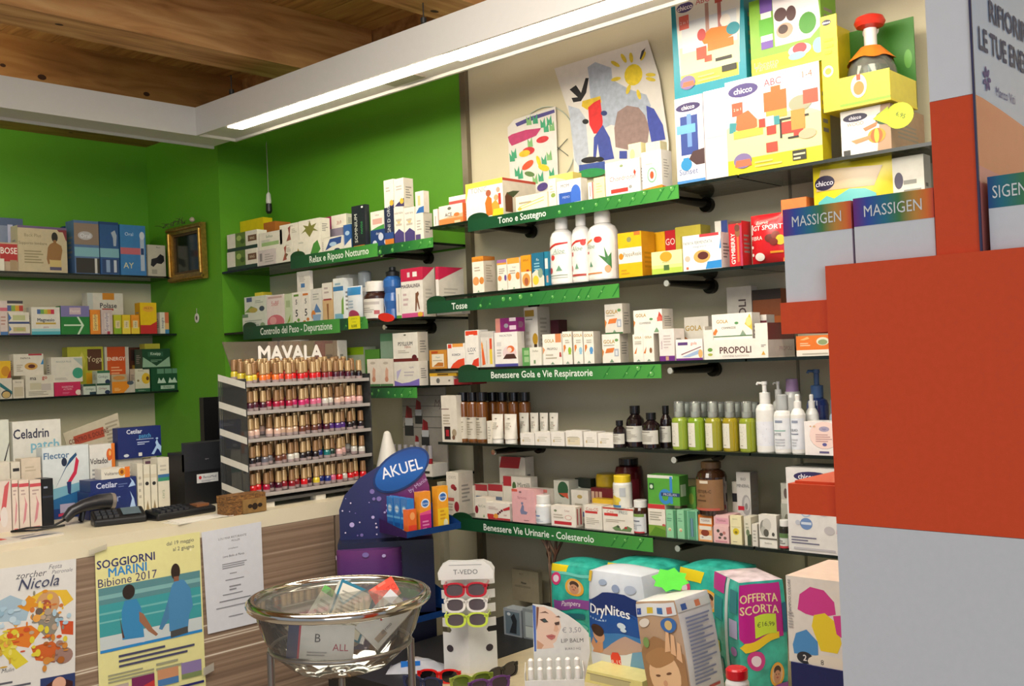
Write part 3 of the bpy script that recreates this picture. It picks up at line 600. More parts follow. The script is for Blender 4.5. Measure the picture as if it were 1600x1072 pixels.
# Controllo del Peso shelf
bx('l2', 379, 416, 490, 'flat white and green carton, bottom left of the Controllo del Peso shelf', '#d5dacb', 'r .0 .8 .25 1 #6a8a6a;n .1 .3 .9 .7 #a8b4a4 3;e .85 .3 .1 .15 #8aa07a', k='a')
bx('l2', 382, 416, 463, 'white and green carton stacked at the left of the Controllo del Peso shelf', '#d5dacb', 'r .1 .7 .35 .95 #4a5a80;p #7a9a4a 0 .1 .3 .45 .55 .3 .5 .05;e .4 .2 .2 .15 #b0a04a;e .8 .25 .12 .15 #3a4a5a;n .5 .6 .9 .8 #9aa896 2', on='a', k='b')
bx('l2', 398, 410, 457, 'tiny yellow box on top at the left of the Controllo del Peso shelf', '#d8c83a', '', on='b', off=.06)
bx('l2', 417, 444, 461, 'white carton with a pink flower foot and red lettering', '#e6d8d2', 'e .5 .2 .5 .22 #d0707a;e .35 .25 .2 .12 #e0a0a0;t .5 .75 .14 #c86a6a 5xBF;r .1 .9 .9 .96 #c8a8a0')
bx('l2', 445, 456, 459, 'narrow pale green carton beside the number five cartons', '#c8d4b0', 'p #8aa83a .2 .1 .8 .4 .7 .2;r .2 .6 .8 .8 #a8b88a')
for a, b, t, w, c in ((457, 470, 457, 'green', '#6a9a3a'), (471, 485, 455, 'orange', '#d07a3a')):
    bx('l2', a, b, t, 'white carton with a big black five and %s fruit specks' % w, '#ece7dc', 'b .5 .4 .2 #2a2a26 5;b .5 .72 .14 #4a4a44 5;e .3 .12 .18 .06 %s;e .7 .2 .16 .05 %s;r .2 .88 .8 .94 %s' % (c, c, c), k='p'+w)
bx('l2', 464, 484, 424, 'small white carton standing tilted on top of the number five cartons', '#dfdad0', 'r .3 .2 .6 .4 #4a7ab0;n .2 .5 .8 .8 #b0aca0 4', on='pgreen', off=.014, d=.03, xs=489)
bx('l2', 486, 503, 451, 'white carton with a blue mountain and an orange flower', '#dcd9d0', 'p #5a80b0 .2 .35 .5 .6 .95 .35;e .2 .3 .2 .12 #d8843a;p #8aa8c8 .1 .3 .9 .3 .8 .1 .2 .1;n .2 .7 .8 .9 #a8a8a0 3')
bx('l2', 504, 520, 442, 'white topped beige carton with a brown figure', '#cfae80', 'r 0 .6 1 1 #e6e0d4;p #8a5a34 .45 .1 .55 .1 .6 .5 .4 .5;r .1 .58 .9 .62 #9a3a3a;n .2 .75 .8 .95 #b8a8a0 2')
bx('l2', 521, 537, 435, 'tall white carton with blue bands and a green edge', '#dfe2de', 'r 0 .72 1 .82 #3a7ab0;r .1 .1 .9 .22 #7ab0c8;p #7aa84a .75 .2 1 .2 1 .6 .8 .5;n .2 .85 .8 .95 #90b0c0 1')
bx('l2', 526, 547, 430, 'white paper bag like carton at the back above the pouch', '#d8d6cc', 'n .2 .3 .8 .8 #b0aea4 3', off=.13)
# pouch
def pouch(S, xl, xr, yt, label, fc, gfx, off=.02, th=.035, name='pouch', k=None, on=None, top=None, pinch=.35, group=None):
    z, o0 = getz(S, on)
    loc, w, h, rz = spot(S, xl, xr, yt, off, z)
    mb = MB(); n = 8; mm = 8; m = mat(fc, .25, noise=.04, scale=25)
    bulge = lambda u, v: th*.5*(math.sin(math.pi*max(.0, min(1, u)))**.5)*(math.sin(math.pi*min(1, v*1.0))**pinch if v < 1 else 0)
    for sgn in (1, -1):
        g = [[(-w/2+w*i/n, th*.5-sgn*bulge(i/n, j/mm), h*j/mm) for i in range(n+1)] for j in range(mm+1)]
        vs = [p for r_ in g for p in r_]; fs = []
        for j in range(mm):
            for i in range(n):
                q = (j*(n+1)+i, j*(n+1)+i+1, (j+1)*(n+1)+i+1, (j+1)*(n+1)+i); fs.append(q if sgn > 0 else q[::-1])
        mb.add(vs, fs, m, True)
    def P(u, v, L): return (-w/2+u*w, th*.5-bulge(u, v)-L*3-.0006, v*h)
    if gfx: printed_grid(mb, gfx, P, w, h)
    o = mb.build(name, None, loc, rz); tag(o, label, 'package', group)
    if k: TOP[k] = (z+h, off)
    return o
pouch('l2', 539, 562, 447, 'white and blue foil pouch with a red berry picture', '#dfe3e6', 'r .05 .75 .95 .97 #3a86c0;e .5 .2 .35 .14 #a83a5a;n .2 .4 .8 .65 #98b0c0 3', off=.02)
bottle('l2', (562, 580), 424, 'white bottle with clear hood cap among the pouches', mat('#e4e2dc', .3), clear('#dfe6ea', .6), [(.9, 0), (.95, .02), (.95, .6), (.7, .68)], [(.75, .68), (.78, .7), (.75, .97), (.5, 1)], lab=(.08, .55, '#dcdad4'), gfx='n .2 .3 .8 .7 #8a8a90 5', off=.11)
bottle('l2', (576, 603), 440, 'white jar with brown cap band and white lid, Controllo del Peso shelf', mat('#3a2018', .2), mat('#e4e0d8', .35), [(.9, 0), (1, .03), (1, .62), (.8, .7), (.8, .74)], [(.85, .74), (.85, .98), (.75, 1)], lab=(.06, .55, '#dcd8ce'), gfx='r 0 .7 1 .85 #b8b0a8;n .2 .3 .8 .6 #a09a90 3;r .8 .2 1 .4 #b04a4a', off=.05)
bottle('l2', (603, 626), 417, 'clear blue sports bottle with a black cap', mat('#2f62a8', .2, coat=.4), mat('#17191c', .4), [(.8, 0), (.88, .03), (.8, .2), (.9, .35), (.75, .5), (.9, .62), (.9, .74), (.55, .82)], [(.6, .82), (.62, .9), (.3, .93), (.3, .99), (.15, 1)], off=.06)
bx('l2', 619, 627, 450, 'narrow white carton in front of the blue sports bottle', '#e6e3d8', 'r 0 0 1 .1 #5a9a3a;r .4 .2 .6 .8 #b8b4a8')
R1 = 'r 0 .74 1 1 #c01e48;r .3 .82 .42 .92 #d8d0d0;r .55 .82 .75 .92 #e8e4e0;b .45 .64 .075 #4a3a40 MAGRALINEA;p #7a5038 .62 .12 .68 .12 .72 .3 .8 .14 .84 .16 .76 .4 .82 .46 .78 .52 .68 .48 .66 .5;n .08 .25 .35 .55 #c8b0b0 3;r 0 0 1 .09 #d0508a;e .85 .05 .12 .05 #e0b03a'
bx('l2', 627, 661, 419, 'big white carton with crimson top and a pictured runner, nearer one', '#e8e4dc', R1, xs=680, sc='#d4cec0', sg='p #c01e48 0 1 1 1 0 .74;n .2 .15 .8 .6 #b8b2a4 6')
bx('l2', 681, 686, 417, 'big white carton with crimson top, its side turned beside the runner carton', '#e8e4dc', 'r 0 .74 1 1 #c01e48', d=.14, sc='#d4cec0', sg='p #c01e48 0 1 1 1 0 .72;n .2 .15 .8 .6 #b8b2a4 6')
bx('l2', 687, 719, 481, 'low white and red carton behind the left end of the Tosse strip', '#e4dfd4', 'r .4 .3 .7 .7 #c8583a;n .1 .3 .35 .7 #a8a098 2', off=.014)
# red price flag and yellow price card on the strip
p = atx(598, 496, XF-.03)
t = tag(MB().solid_poly([(.05*math.cos(a*math.pi/12)*(1.05 if math.cos(a*math.pi/12) > 0 else 1), .018*math.sin(a*math.pi/12)-.006*math.cos(a*math.pi/12)) for a in range(24)], -.001, .001, mat('#d4281c', .4)).build('price_flag', None, (XF-.012, p[1], p[2]), -math.pi/2), 'blank red oval flag on the edge below the blue sports bottle', 'price tag')
p = atx(553.5, 504, XF-.012)
mb = MB(); mb.box(-.04, .04, -.001, .0, -.027, .027, mat('#e4de1e', .5)); printed(mb, 't .5 .8 .14 #8a8a1a OFFERTA;t .5 .55 .12 #8a8a1a sconto;b .5 .22 .22 #6a7a1a 8,00€', lambda u, v, L: (-.04+.08*u, -.001-L, -.027+.054*v), .08, .054)
tag(mb.build('price_card', None, (XF-.0115, p[1], p[2]), -math.pi/2), 'square yellow price card on the Controllo del Peso strip', 'price tag')
# third shelf of the far bay
for a, b, s in ((574, 594, 'left'), (594, 614, 'right')):
    bx('l3', a, b, 561, '%s of two white cartons with pale pink figures beside the nail polish' % s, '#e2d8ca', 'e .45 .85 .2 .05 #c0b4a4;p #d8a890 .4 .2 .6 .2 .65 .6 .5 .7 .4 .55;e .5 .25 .14 .1 #c88a70;r 0 0 1 .08 #4a7a4a')
bx('l3', 616, 655, 565, 'white carton with a purple wave under the maroon banded carton', '#e2ddd0', 'p #7a6ab8 0 0 1 0 1 .28 .6 .14 .3 .1 0 .22;p #b8b0d0 .1 .2 .3 .7 .1 .6;t .7 .75 .08 #8a8090 regola;n .4 .4 .8 .65 #c0b8b8 2', xs=669, k='a')
bx('l3', 614, 653, 520, 'white carton with a maroon foot band stacked over the purple wave carton', '#e6e2d6', 'r 0 0 1 .11 #6a2420;b .5 .62 .13 #4a4a44 PSYLLIUM;t .6 .5 .09 #a85a44 FIBRA;e .85 .13 .1 .1 #5a1a24;n .2 .3 .7 .42 #b0a898 2;e .5 .92 .05 .03 #6a6a5a', on='a', xs=669, sc='#ccc5b4')
bx('l3', 595, 614, 521, 'pale green carton behind the white pink figure cartons', '#93b096', 'p #d8e0d8 0 .1 .5 .4 1 .3 1 0 0 0;r 0 .85 1 1 #5a8a64;e .5 .3 .3 .1 #6a9aa0', off=.1, d=.08)
bx('l3', 530, 569, 543, 'lime green topped carton behind the nail polish display', '#bfc8a8', 'r 0 .8 1 1 #9cc41e;t .4 .87 .1 #3a5a3a bio', off=.12, d=.07)
bx('l3', 571, 594, 546, 'deep green carton at the back beside the lime topped one', '#3f7a2c', 'r 0 .6 1 1 #5a9a34', off=.12, d=.07)
for i, (a, b, t, c, g, s) in enumerate(((420, 441, 533, '#d8d2c6', 'r .2 .2 .5 .5 #d07a3a;p #3a4a6a .6 .5 .7 1 .9 1', 'white carton with an orange patch seen through the clear header, leftmost'), (443, 470, 532, '#e8e4da', 'p #d8683a .1 0 .4 .5 .6 .5 .3 0;n .5 .4 .9 .8 #b0aca0 3', 'white carton with an orange slash seen through the clear header'), (472, 491, 533, '#c4d0a4', 'r .2 .4 .8 .8 #a8c080', 'pale green carton seen through the clear header'), (493, 507, 533, '#c82448', 'p #e8d8d8 0 0 .5 0 .2 .4', 'crimson and white carton seen through the clear header'), (509, 521, 537, '#e4e0d4', 'r .1 .6 .9 .75 #5a5a50;r .1 .3 .9 .45 #8a8a80', 'white carton with two grey bars behind the clear header'), (522, 529, 532, '#dcd6cc', 'r 0 .2 1 .6 #c86a4a', 'narrow white and coral carton behind the clear header'))):
    bx('l3', a, b, t, s, c, g, d=.05)
bx('l3', 672, 708, 588, 'flat white carton under the amber box, end of the far bay', '#ddd6c6', 'e .35 .5 .08 .3 #6a6a64;r .8 .4 .88 .6 #8a8478', k='f', off=.015, d=.08)
bx('l3', 709, 738, 592, 'flat dark red carton beside the flat white one', '#9a1e2a', '', d=.08, off=.02)
bx('l3', 671, 713, 583, 'thin yellow carton lying on the flat white carton', '#d8a82a', 'r .3 .3 .7 .7 #6a4a1a', on='f')
# thin clear cord with a small plug hanging from the lamp into the niche
hp = aty(420, 318, 4.40); 
hc_ = thing('hanging_cord', (float(hp[0]), 4.40, float(hp[2])), 'thin cord with a white and black plug hanging in front of the green niche', 'cord')
mb = MB(); mb.tube([(0, 0, .05), (-.002, 0, .3), (0, 0, 2.69-float(hp[2]))], .0022, mat('#9aa08e', .3), 6); mb.build('cord', hc_)
mb = MB(); mb.lathe([(.012, .0), (.014, .01), (.011, .045), (.005, .055)], mat('#d8d8d0', .4), 14); mb.build('plug', hc_)
mb = MB(); mb.lathe([(.01, -.05), (.016, -.04), (.015, -.002), (.012, 0)], mat('#17181a', .4), 14); mb.build('socket', hc_)
# ================================================================= middle bay, Tono shelf
WW = '#efece4'
bx('r1', 677, 684, 327, 'narrow white carton at the left tip of the Tono shelf', WW, 'r .4 .1 .6 .6 #b8a8a0', d=.05)
bx('r1', 702, 728, 306, 'white carton with red band behind the orange vitamin box', WW, 'r 0 .6 1 .85 #c0524a;n .2 .1 .8 .5 #b8b0a4 2', off=.1, d=.05)
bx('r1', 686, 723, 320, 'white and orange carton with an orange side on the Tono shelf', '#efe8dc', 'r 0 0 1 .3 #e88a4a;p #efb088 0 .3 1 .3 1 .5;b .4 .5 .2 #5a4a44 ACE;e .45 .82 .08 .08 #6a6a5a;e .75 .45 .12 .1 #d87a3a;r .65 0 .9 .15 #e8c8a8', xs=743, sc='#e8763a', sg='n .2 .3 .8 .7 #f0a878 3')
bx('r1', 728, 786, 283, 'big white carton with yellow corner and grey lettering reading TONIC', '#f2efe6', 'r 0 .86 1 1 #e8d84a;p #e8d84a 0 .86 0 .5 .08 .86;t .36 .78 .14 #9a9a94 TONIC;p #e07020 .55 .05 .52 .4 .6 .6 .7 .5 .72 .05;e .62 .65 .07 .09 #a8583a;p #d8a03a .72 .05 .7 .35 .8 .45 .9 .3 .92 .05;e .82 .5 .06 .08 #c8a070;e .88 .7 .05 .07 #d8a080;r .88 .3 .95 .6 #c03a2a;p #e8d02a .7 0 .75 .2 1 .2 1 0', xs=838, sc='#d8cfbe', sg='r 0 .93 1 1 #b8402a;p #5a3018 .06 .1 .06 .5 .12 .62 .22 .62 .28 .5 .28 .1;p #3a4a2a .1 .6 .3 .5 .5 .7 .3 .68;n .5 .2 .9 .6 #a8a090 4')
bx('r1', 806, 855, 304, 'flat cream carton with gold lines in front of the TONIC box', '#f2ead0', 'n .1 .5 .5 .75 #b0a080 1;p #e0c050 .1 .3 .9 .7 .9 .75 .1 .35;p #e0c050 .1 .15 .9 .5 .9 .55 .1 .2;e .12 .2 .07 .1 #e0b83a', d=.03, off=.01)
bx('r1', 857, 869, 279, 'narrow cream carton between the gold lined and the blue capsule box', '#f0ead4', 'e .6 .4 .3 .08 #8aa04a;n .2 .5 .8 .8 #c0b89a 3')
bx('r1', 858, 896, 272, 'yellow topped carton at the back with a tan tube', '#e0ce70', 'r 0 .0 1 .8 #d8d0b0', off=.1, d=.05)
bx('r1', 870, 908, 281, 'white carton with a blue panel and big blue capsule', WW, 'r .08 0 .72 .5 #2a58b0;e .78 .4 .2 .36 #3a6ac8;p #3a6ac8 .58 .05 .98 .05 .98 .4 .58 .4;t .35 .78 .14 #5a5a64 MOM;t .38 .3 .1 #b8c8e8 MEMO', xs=918, sc='#e0dbd0')
bx('r1', 919, 927, 285, 'narrow white carton with a red edge stripe on the Tono shelf', WW, 'r .8 0 1 1 #b04a3a;r .3 .2 .5 .8 #c8a098', d=.04)
bx('r1', 928, 945, 277, 'pale yellow carton left of the red barred white box', '#f0e8b4', 'n .2 .3 .8 .8 #d8cc8a 4', off=.013)
bx('r1', 946, 1000, 251, 'white carton with red bar and grey lettering at right end of Tono strip', '#f6f3ee', 't .5 .5 .14 #8a5a44 Chondroitin;t .62 .38 .1 #5a7ab0 joint;r .15 .08 .65 .2 #d83a30;e .72 .2 .05 .05 #9a9a94;e .48 .85 .05 .04 #8a9a6a;p #b0402a .82 .6 .85 .7 .9 .6 .86 .5', d=.045)
bx('r1', 983, 1003, 224, 'pale yellow carton behind the red barred white box', '#efe8b8', 'e .3 .8 .2 .1 #c8cc8a', off=.09, d=.05)
bx('r1', 1010, 1033, 222, 'pale yellow topped carton behind the orange footed box', '#efe8c0', '', off=.09, d=.04)
bx('r1', 1003, 1034, 236, 'white carton with an orange foot and a target like ring', '#f8f6f2', 'p #e8801e 0 0 1 0 1 .1 0 .05;e .5 .38 .24 .2 #7ab08a;e .5 .38 .19 .16 #f0e8d8;e .5 .38 .1 .1 #e0502a;t .5 .85 .08 #a0a0a8 Cromatonbic;n .2 .65 .8 .75 #c8c4bc 1', xs=1050, sc='#e4e0d8', sg='p #e8801e 0 0 1 0 1 .04 0 .08;n .2 .3 .8 .8 #b0aca4 7')
# drawings pinned on the wall above
def sheet(pts, label, name, cat, off, extra):
    P3 = [atx(px, py, XB-off) for px, py in pts]; o = (P3[0]+P3[2])/2
    loc = (XB-off, float(o[1]), float(o[2]))
    q = [(-(p[1]-o[1]), p[2]-o[2]) for p in P3]
    mb = MB(); mb.solid_poly(q, 0, .0012, mat('#ded9d2', .6, noise=.03))
    n = len(q)
    def px2(px, py): p = atx(px, py, XB-off); return (-(p[1]-o[1]), p[2]-o[2])
    k = [2]
    def shape(col, *xy):
        pts = [px2(xy[i], xy[i+1]) for i in range(0, len(xy), 2)]
        ar = sum(pts[i][0]*pts[(i+1) % len(pts)][1]-pts[(i+1) % len(pts)][0]*pts[i][1] for i in range(len(pts)))
        if ar < 0: pts = pts[::-1]
        k[0] += 1; mb.poly([(x, -EPS*k[0]*.6, z) for x, z in pts], mat(col, .6, noise=.12, scale=50))
    def blob(col, cx, cy, rx, ry, rot=0):
        xy = []
        for a in range(16):
            X = rx*math.cos(a*math.pi/8); Y = ry*math.sin(a*math.pi/8); xy += [cx+X*math.cos(rot)-Y*math.sin(rot), cy+X*math.sin(rot)+Y*math.cos(rot)]
        shape(col, *xy)
    extra(shape, blob)
    return tag(mb.build(name, None, loc, -math.pi/2), label, cat)
def fish(shape, blob):
    shape('#4a4486', 805, 193, 830, 182, 866, 171, 867, 176, 835, 187, 808, 198)
    for x, y in ((826, 188), (836, 186), (848, 192), (858, 188), (853, 199), (862, 197), (828, 222), (800, 245), (803, 240), (808, 268), (813, 272), (858, 243), (850, 250), (862, 270), (836, 280), (845, 276)):
        shape('#3a9a70' if (x+y) % 3 else '#7ab070', x-3, y+8, x-4, y-6, x, y, x+3, y-9, x+5, y+7)
    shape('#b8386a', 794, 214, 800, 210, 822, 203, 846, 200, 838, 212, 815, 222, 800, 228, 796, 222)
    blob('#c8303a', 848, 218, 10, 5, -.3); blob('#c8303a', 826, 236, 10, 6, -.3); blob('#e0b82a', 820, 240, 9, 5, -.3)
    blob('#d8502a', 825, 258, 11, 5, -.7); blob('#e2c42a', 850, 262, 9, 5, .3); blob('#e2c42a', 842, 252, 3, 9, -.3); blob('#5a7a44', 828, 272, 8, 4, .2)
    blob('#4a3a80', 848, 292, 9, 6, -.5)
sheet([(793, 199), (803, 187), (868, 166), (872, 275), (872, 300), (798, 304)], 'child drawing of coloured fish and weeds propped above the Tono shelf', 'drawing', 'drawing', .0125, fish)
def bird(shape, blob):
    shape('#a9b3c2', 918, 105, 930, 97, 955, 106, 957, 125, 985, 140, 1010, 148, 1017, 165, 1010, 190, 980, 200, 955, 195, 935, 205, 922, 150, 920, 120)
    shape('#b3bcc9', 888, 165, 905, 170, 915, 185, 920, 240, 905, 262, 898, 250, 892, 200)
    shape('#17161a', 890, 140, 900, 133, 908, 145, 915, 122, 920, 122, 916, 145, 908, 158, 896, 160, 893, 153, 903, 152)
    shape('#d8b82a', 910, 158, 938, 150, 940, 160, 928, 164, 918, 172, 909, 166)
    shape('#d6282a', 919, 168, 928, 160, 938, 155, 942, 190, 940, 208, 928, 209, 921, 195)
    shape('#3a4a9a', 942, 195, 953, 215, 960, 248, 938, 252, 934, 225, 931, 250, 927, 250, 928, 215)
    blob('#141418', 915, 190, 5, 4); blob('#141418', 922, 250, 14, 5, -.1); blob('#141418', 937, 249, 7, 4); blob('#2a3a70', 944, 177, 5, 4)
    shape('#8f7873', 960, 200, 965, 175, 980, 165, 998, 168, 1008, 180, 1015, 200, 1012, 222, 985, 235, 962, 230)
    shape('#3848a0', 1010, 165, 1022, 170, 1036, 195, 1040, 218, 1018, 222, 1012, 190); shape('#3a4a9a', 968, 236, 980, 236, 980, 248, 968, 248)
    shape('#37519a', 905, 258, 945, 252, 948, 266, 905, 268); blob('#1f8a4a', 925, 270, 22, 7, -.1)
    blob('#e0c628', 990, 117, 14, 17, .2)
    for a, r in ((-2.6, 33), (-2.1, 30), (-1.7, 27), (-1.1, 33), (0, 27), (.25, 28), (1.9, 24), (2.9, 28), (1.3, 32)):
        cx, cy = 990+r*math.cos(a), 117+r*math.sin(a); blob('#d8bf34', cx, cy, 8, 3, a)
    shape('#3a3a44', 1000, 92, 1003, 80, 1009, 75, 1006, 84, 1002, 93)
sheet([(866, 107), (1012, 62), (1030, 120), (1045, 222), (1045, 262), (897, 270), (893, 190)], 'child painting of a striding figure with a black bird and yellow sun', 'painting', 'painting', .019, bird)
p = atx(850, 235, XB-.008)
mb = MB(); cx, cz = 0, 0; mb.tube([(.16*math.cos(a*math.pi/18), 0, .16*math.sin(a*math.pi/18)) for a in range(36)], .0025, mat('#b8c0b0', .4), 6, closed=True)
mb.tube([(.02, 0, .03), (.12, 0, -.05)], .0016, mat('#5a6258', .5), 5); mb.tube([(.02, 0, -.05), (.12, 0, .015)], .0016, mat('#5a6258', .5), 5)
tag(mb.build('hoop', None, (XB-.0065, p[1], p[2]+.01), -math.pi/2), 'thin pale hoop with crossed wires half hidden behind the two drawings', 'hoop')
# toys on the right end of the Tono shelf and its continuation
bx('r1', 1056, 1100, 151, 'tall blue and white carton with oval mark and a dark photo strip', '#e8e8ec', 'e .48 .88 .44 .05 #3a2f5e;b .48 .88 .05 #f0eef0 chicco;r .18 .33 .8 .78 #33488c;r .42 .42 .58 .8 #6a90c8;r .05 .58 .72 .68 #6aa8d4;p #4a3434 .45 .28 .6 .36 1 .38 1 .2 .7 .2;e .35 .22 .2 .07 #2f8ac0;p #2f8ac0 .2 .2 .5 .2 .45 .3 .25 .3;t .42 .14 .07 #5a6a9a Sunset;r 0 0 1 .04 #4a8ac8', d=.09, k='sun')
bx('r1', 1101, 1137, 140, 'tall white and pale pink carton beside the blue and white one', '#f6e6e2', 'r 0 .5 1 1 #f6f0ee;p #f0c8c8 .45 .75 .5 .85 .95 .98 .95 .94 .55 .82;n .1 .46 .9 .5 #d8c0bc 1', d=.09, k='pink')
TOY = 'r 0 0 1 .16 #e8d820;r 0 .16 1 .5 #d8d89a;r 0 .5 1 .78 #d4dde4;p #d8d8a0 0 .5 .2 .62 .45 .5 .8 .6 1 .5;e .2 .88 .165 .07 #4a3f7a;b .2 .88 .062 #f4f0f4 chicco;t .52 .9 .075 #d8485a ABC;t .88 .9 .07 #d8685a 1-4'
bx('r1', 1135, 1283, 113, 'large square toy carton with orange building block picture and yellow foot', '#eeeae2', TOY+';r .07 .62 .19 .76 #d8583a;t .13 .69 .03 #f4e0d0 2 in 1;p #e8683a .1 .48 .12 .62 .25 .66 .34 .55 .34 .47 .2 .42;p #3a8a90 .03 .45 .1 .45 .12 .55 .04 .56;r .42 .6 .66 .8 #e8642a;r .5 .78 .6 .85 #e8642a;r .44 .52 .66 .6 #e8a040;r .08 .38 .4 .46 #e8b848;r .36 .45 .43 .54 #d83a2a;r .43 .45 .52 .55 #f0ece0;r .52 .45 .58 .54 #3a8a90;r .44 .36 .54 .45 #d83a2a;e .8 .62 .12 .08 #9a9a80;r .83 .6 .98 .74 #e0503a;r .58 .3 .6 .5 #2a2422;r .58 .48 .88 .5 #2a2422;r .66 .28 .9 .3 #2a2422;r .6 .34 .72 .46 #c83a2a;r .7 .36 .84 .56 #e8883a;r .72 .3 .82 .36 #d83a2a;e .86 .3 .09 .05 #d8a888;e .17 .14 .1 .08 #7a6a98;p #d86a4a .08 .08 .27 .08 .25 .15 .1 .15;r .43 .18 .55 .28 #e0442f;n .3 .05 .62 .13 #c8c070 2;r .7 .05 .84 .15 #2a2a24;n .71 .06 .83 .14 #d8d0a0 2', xs=1297, sc='#d8c820', k='toy', name='toy_box')
bx('r1', 1172, 1283, -12, 'green and yellow talking book toy carton on top of the block toy carton', '#7ab030', 'r 0 0 1 .22 #e8dc30;r 0 0 1 .05 #a8c83a;t .22 .13 .08 #7a8a9a Libretto;t .22 .08 .07 #7a8a9a Parlante;p #e8e4e8 .36 .32 .34 1.0 .96 1.0 1 .45 .85 .32;e .5 .5 .12 .1 #c89a84;e .48 .52 .07 .06 #3a2420;e .45 .72 .09 .09 #4a2c30;e .6 .7 .07 .1 #4a2c30;e .82 .52 .12 .14 #3f8a2a;r .16 .32 .33 .42 #6a4aa0;r .16 .42 .33 .5 #e8e8e4;r .14 .5 .34 .72 #55a82a;r .17 .72 .32 .8 #e8e4e0;r .16 .8 .34 1 #6a4aa0;e .7 .2 .16 .08 #d8e4ec;e .7 .22 .1 .07 #c03a44;e .66 .13 .12 .05 #8ab8c8;e .96 .2 .08 .1 #8ac0c8', on='toy', d=.1, off=.014, name='toy_box')
# teal carry case toy on the two tall cartons
bx('r1', 1051, 1164, -14, 'teal framed toy carton with a white picture panel, on the tall cartons', '#1f8a9c', 'p #e6e4da .1 .1 .06 .97 .97 .99 .9 .1;r .1 .1 .9 .22 #e8dc50;r .1 .22 .92 .5 #cfd8a8;r .14 .44 .9 .75 #d4d8dc;e .2 .9 .12 .05 #4a3f7a;b .2 .9 .05 #f4f0f4 chicco;t .45 .92 .06 #c8505a ABC;t .87 .93 .08 #d88a80 1-4;r .48 .5 .53 .88 #b08a80;r .65 .5 .7 .9 #b0706a;r .62 .85 .72 .92 #b04a44;r .11 .68 .25 .82 #d8685a;t .18 .75 .032 #f0d8d0 2 in 1;p #e07a2a .4 .55 .55 .62 .8 .6 .85 .5 .7 .46 .45 .48;e .42 .58 .06 .06 #c04a4a;e .75 .66 .07 .06 #e8e0d8;e .85 .56 .09 .06 #2a8a9a;r .5 .4 .85 .48 #d8762a;r .34 .34 .48 .46 #d84a34;r .45 .3 .55 .36 #d84a34;r .6 .28 .82 .31 #2a2624;e .2 .14 .11 .07 #7a6a98;p #d86a4a .12 .1 .3 .1 .28 .15 .14 .15;n .35 .12 .65 .2 #d0c87a 2;r .68 .16 .88 .22 #2a2a24', on='sun', d=.1, off=.014, name='toy_box', k='teal')
bx('r1', 1314, 1392, 168, 'white and kraft toy carton with pictured wooden maracas', '#e4ddd2', 'p #b08f70 .72 0 1 0 1 1 .82 1 .78 .6;e .3 .82 .25 .09 #2a2440;b .3 .82 .08 #e8e4ec chicco;t .3 .68 .08 #8a6a4a WOOD;e .86 .7 .16 .14 #3a5a3a;p #b8764a .45 .55 .75 .65 .72 .55 .5 .48;e .72 .35 .18 .16 #d89a2a;e .72 .35 .12 .16 #d8642a;e .72 .35 .05 .16 #e0b83a;p #c88a5a .2 .32 .6 .38 .6 .3 .3 .24;r .04 .02 .18 .13 #3a3a34', xs=1445, sc='#a88a70', k='wood', name='toy_box')
mb = MB(); lm = mat('#c2d62a', .5)
pts = [(.04*math.cos(a), .036*math.sin(a)) for a in [q*math.pi/10 for q in range(20)]]
mb.solid_poly(pts, -.0008, 0, lm); mb.solid_poly([(-.075, .004), (-.03, .032), (-.03, -.02)], -.0012, -.0004, lm); mb.text('6,95', (.004, -.0016, 0), (.6, 0, -.35), (.35, 0, .6), .018, mat('#3a4a1a', noise=0))
p = atx(1404, 180, XF+.004); tag(mb.build('price_flag', None, (XF+.0095, p[1], p[2]), -math.pi/2), 'lime green price flag on the wooden maracas toy carton', 'price tag')
# open fronted yellow carton with the push toy
z0 = TOP['wood'][0]+.002; loc, w, h, rz = spot('r1', 1284, 1388, 14, -.012, z0)
t = thing('toy_package', loc, 'yellow open fronted toy package with a green inner back', 'box', rz)
yl = mat('#e6d21c', .35); yg = mat('#86b82a', .4); d = .19
mb = MB(); mb.box(-w/2, w/2, 0, d, 0, .006, yl); mb.box(-w/2, -w/2+.05, 0, .004, .006, h, yl); mb.box(-w/2, -w/2+.003, .004, d, .006, h, yl); mb.box(-w/2+.05, w/2, 0, .003, .006, h*.32, yl); mb.box(w/2-.003, w/2, .003, d, .006, h*.3, mat('#e0d44a', .4)); mb.box(-w/2+.05, w/2, -.0006, -.0001, .006, h*.05, yg)
printed(mb, 'e .1 .93 .07 .03 #2a2440;b .1 .93 .025 #e8e4ec chicco;e .1 .42 .08 .06 #e8e4d8;e .1 .42 .05 .035 #d8a03a;n .05 .6 .2 .8 #c8b828 3;e .55 .2 .12 .12 #e4e0c8;e .55 .18 .08 .07 #e0803a;r .52 .26 .58 .32 #e04a2a', lambda u, v, L: (-w/2+w*u, -.001-L, v*h), w, h)
mb.build('carton', t)
mb = MB(); mb.box(-w/2+.003, w/2, d-.004, d, .006, h*.98, mat('#357a22', .5)); e_ = .0; printed(mb, 'e .35 .93 .13 .07 #d8d4dc;e .35 .93 .1 .05 #2a2440;b .35 .93 .04 #e8e4ec chicco;e .9 .55 .06 .1 #5aa03a', lambda u, v, L: (-w/2+w*u, d-.004-L, v*h), w, h); mb.build('back_panel', t)
tp = thing('push_toy', (loc[0]+.10, loc[1]-.006, z0+.0065), 'clear domed push spinning toy with red knob and orange collar', 'toy', rz)
R = .074
mb = MB(); mb.lathe([(R, 0), (R*1.05, .02), (R, .03)], mat('#3f8a2a', .3), 24); mb.build('base', tp)
mb = MB(); mb.lathe([(R*.97, .03), (R*1.0, .07), (R*.9, .115), (R*.68, .15), (R*.42, .17)], clear('#c9cec0', .78), 24); mb.build('dome', tp)
mb = MB(); om = mat('#e8802a', .3)
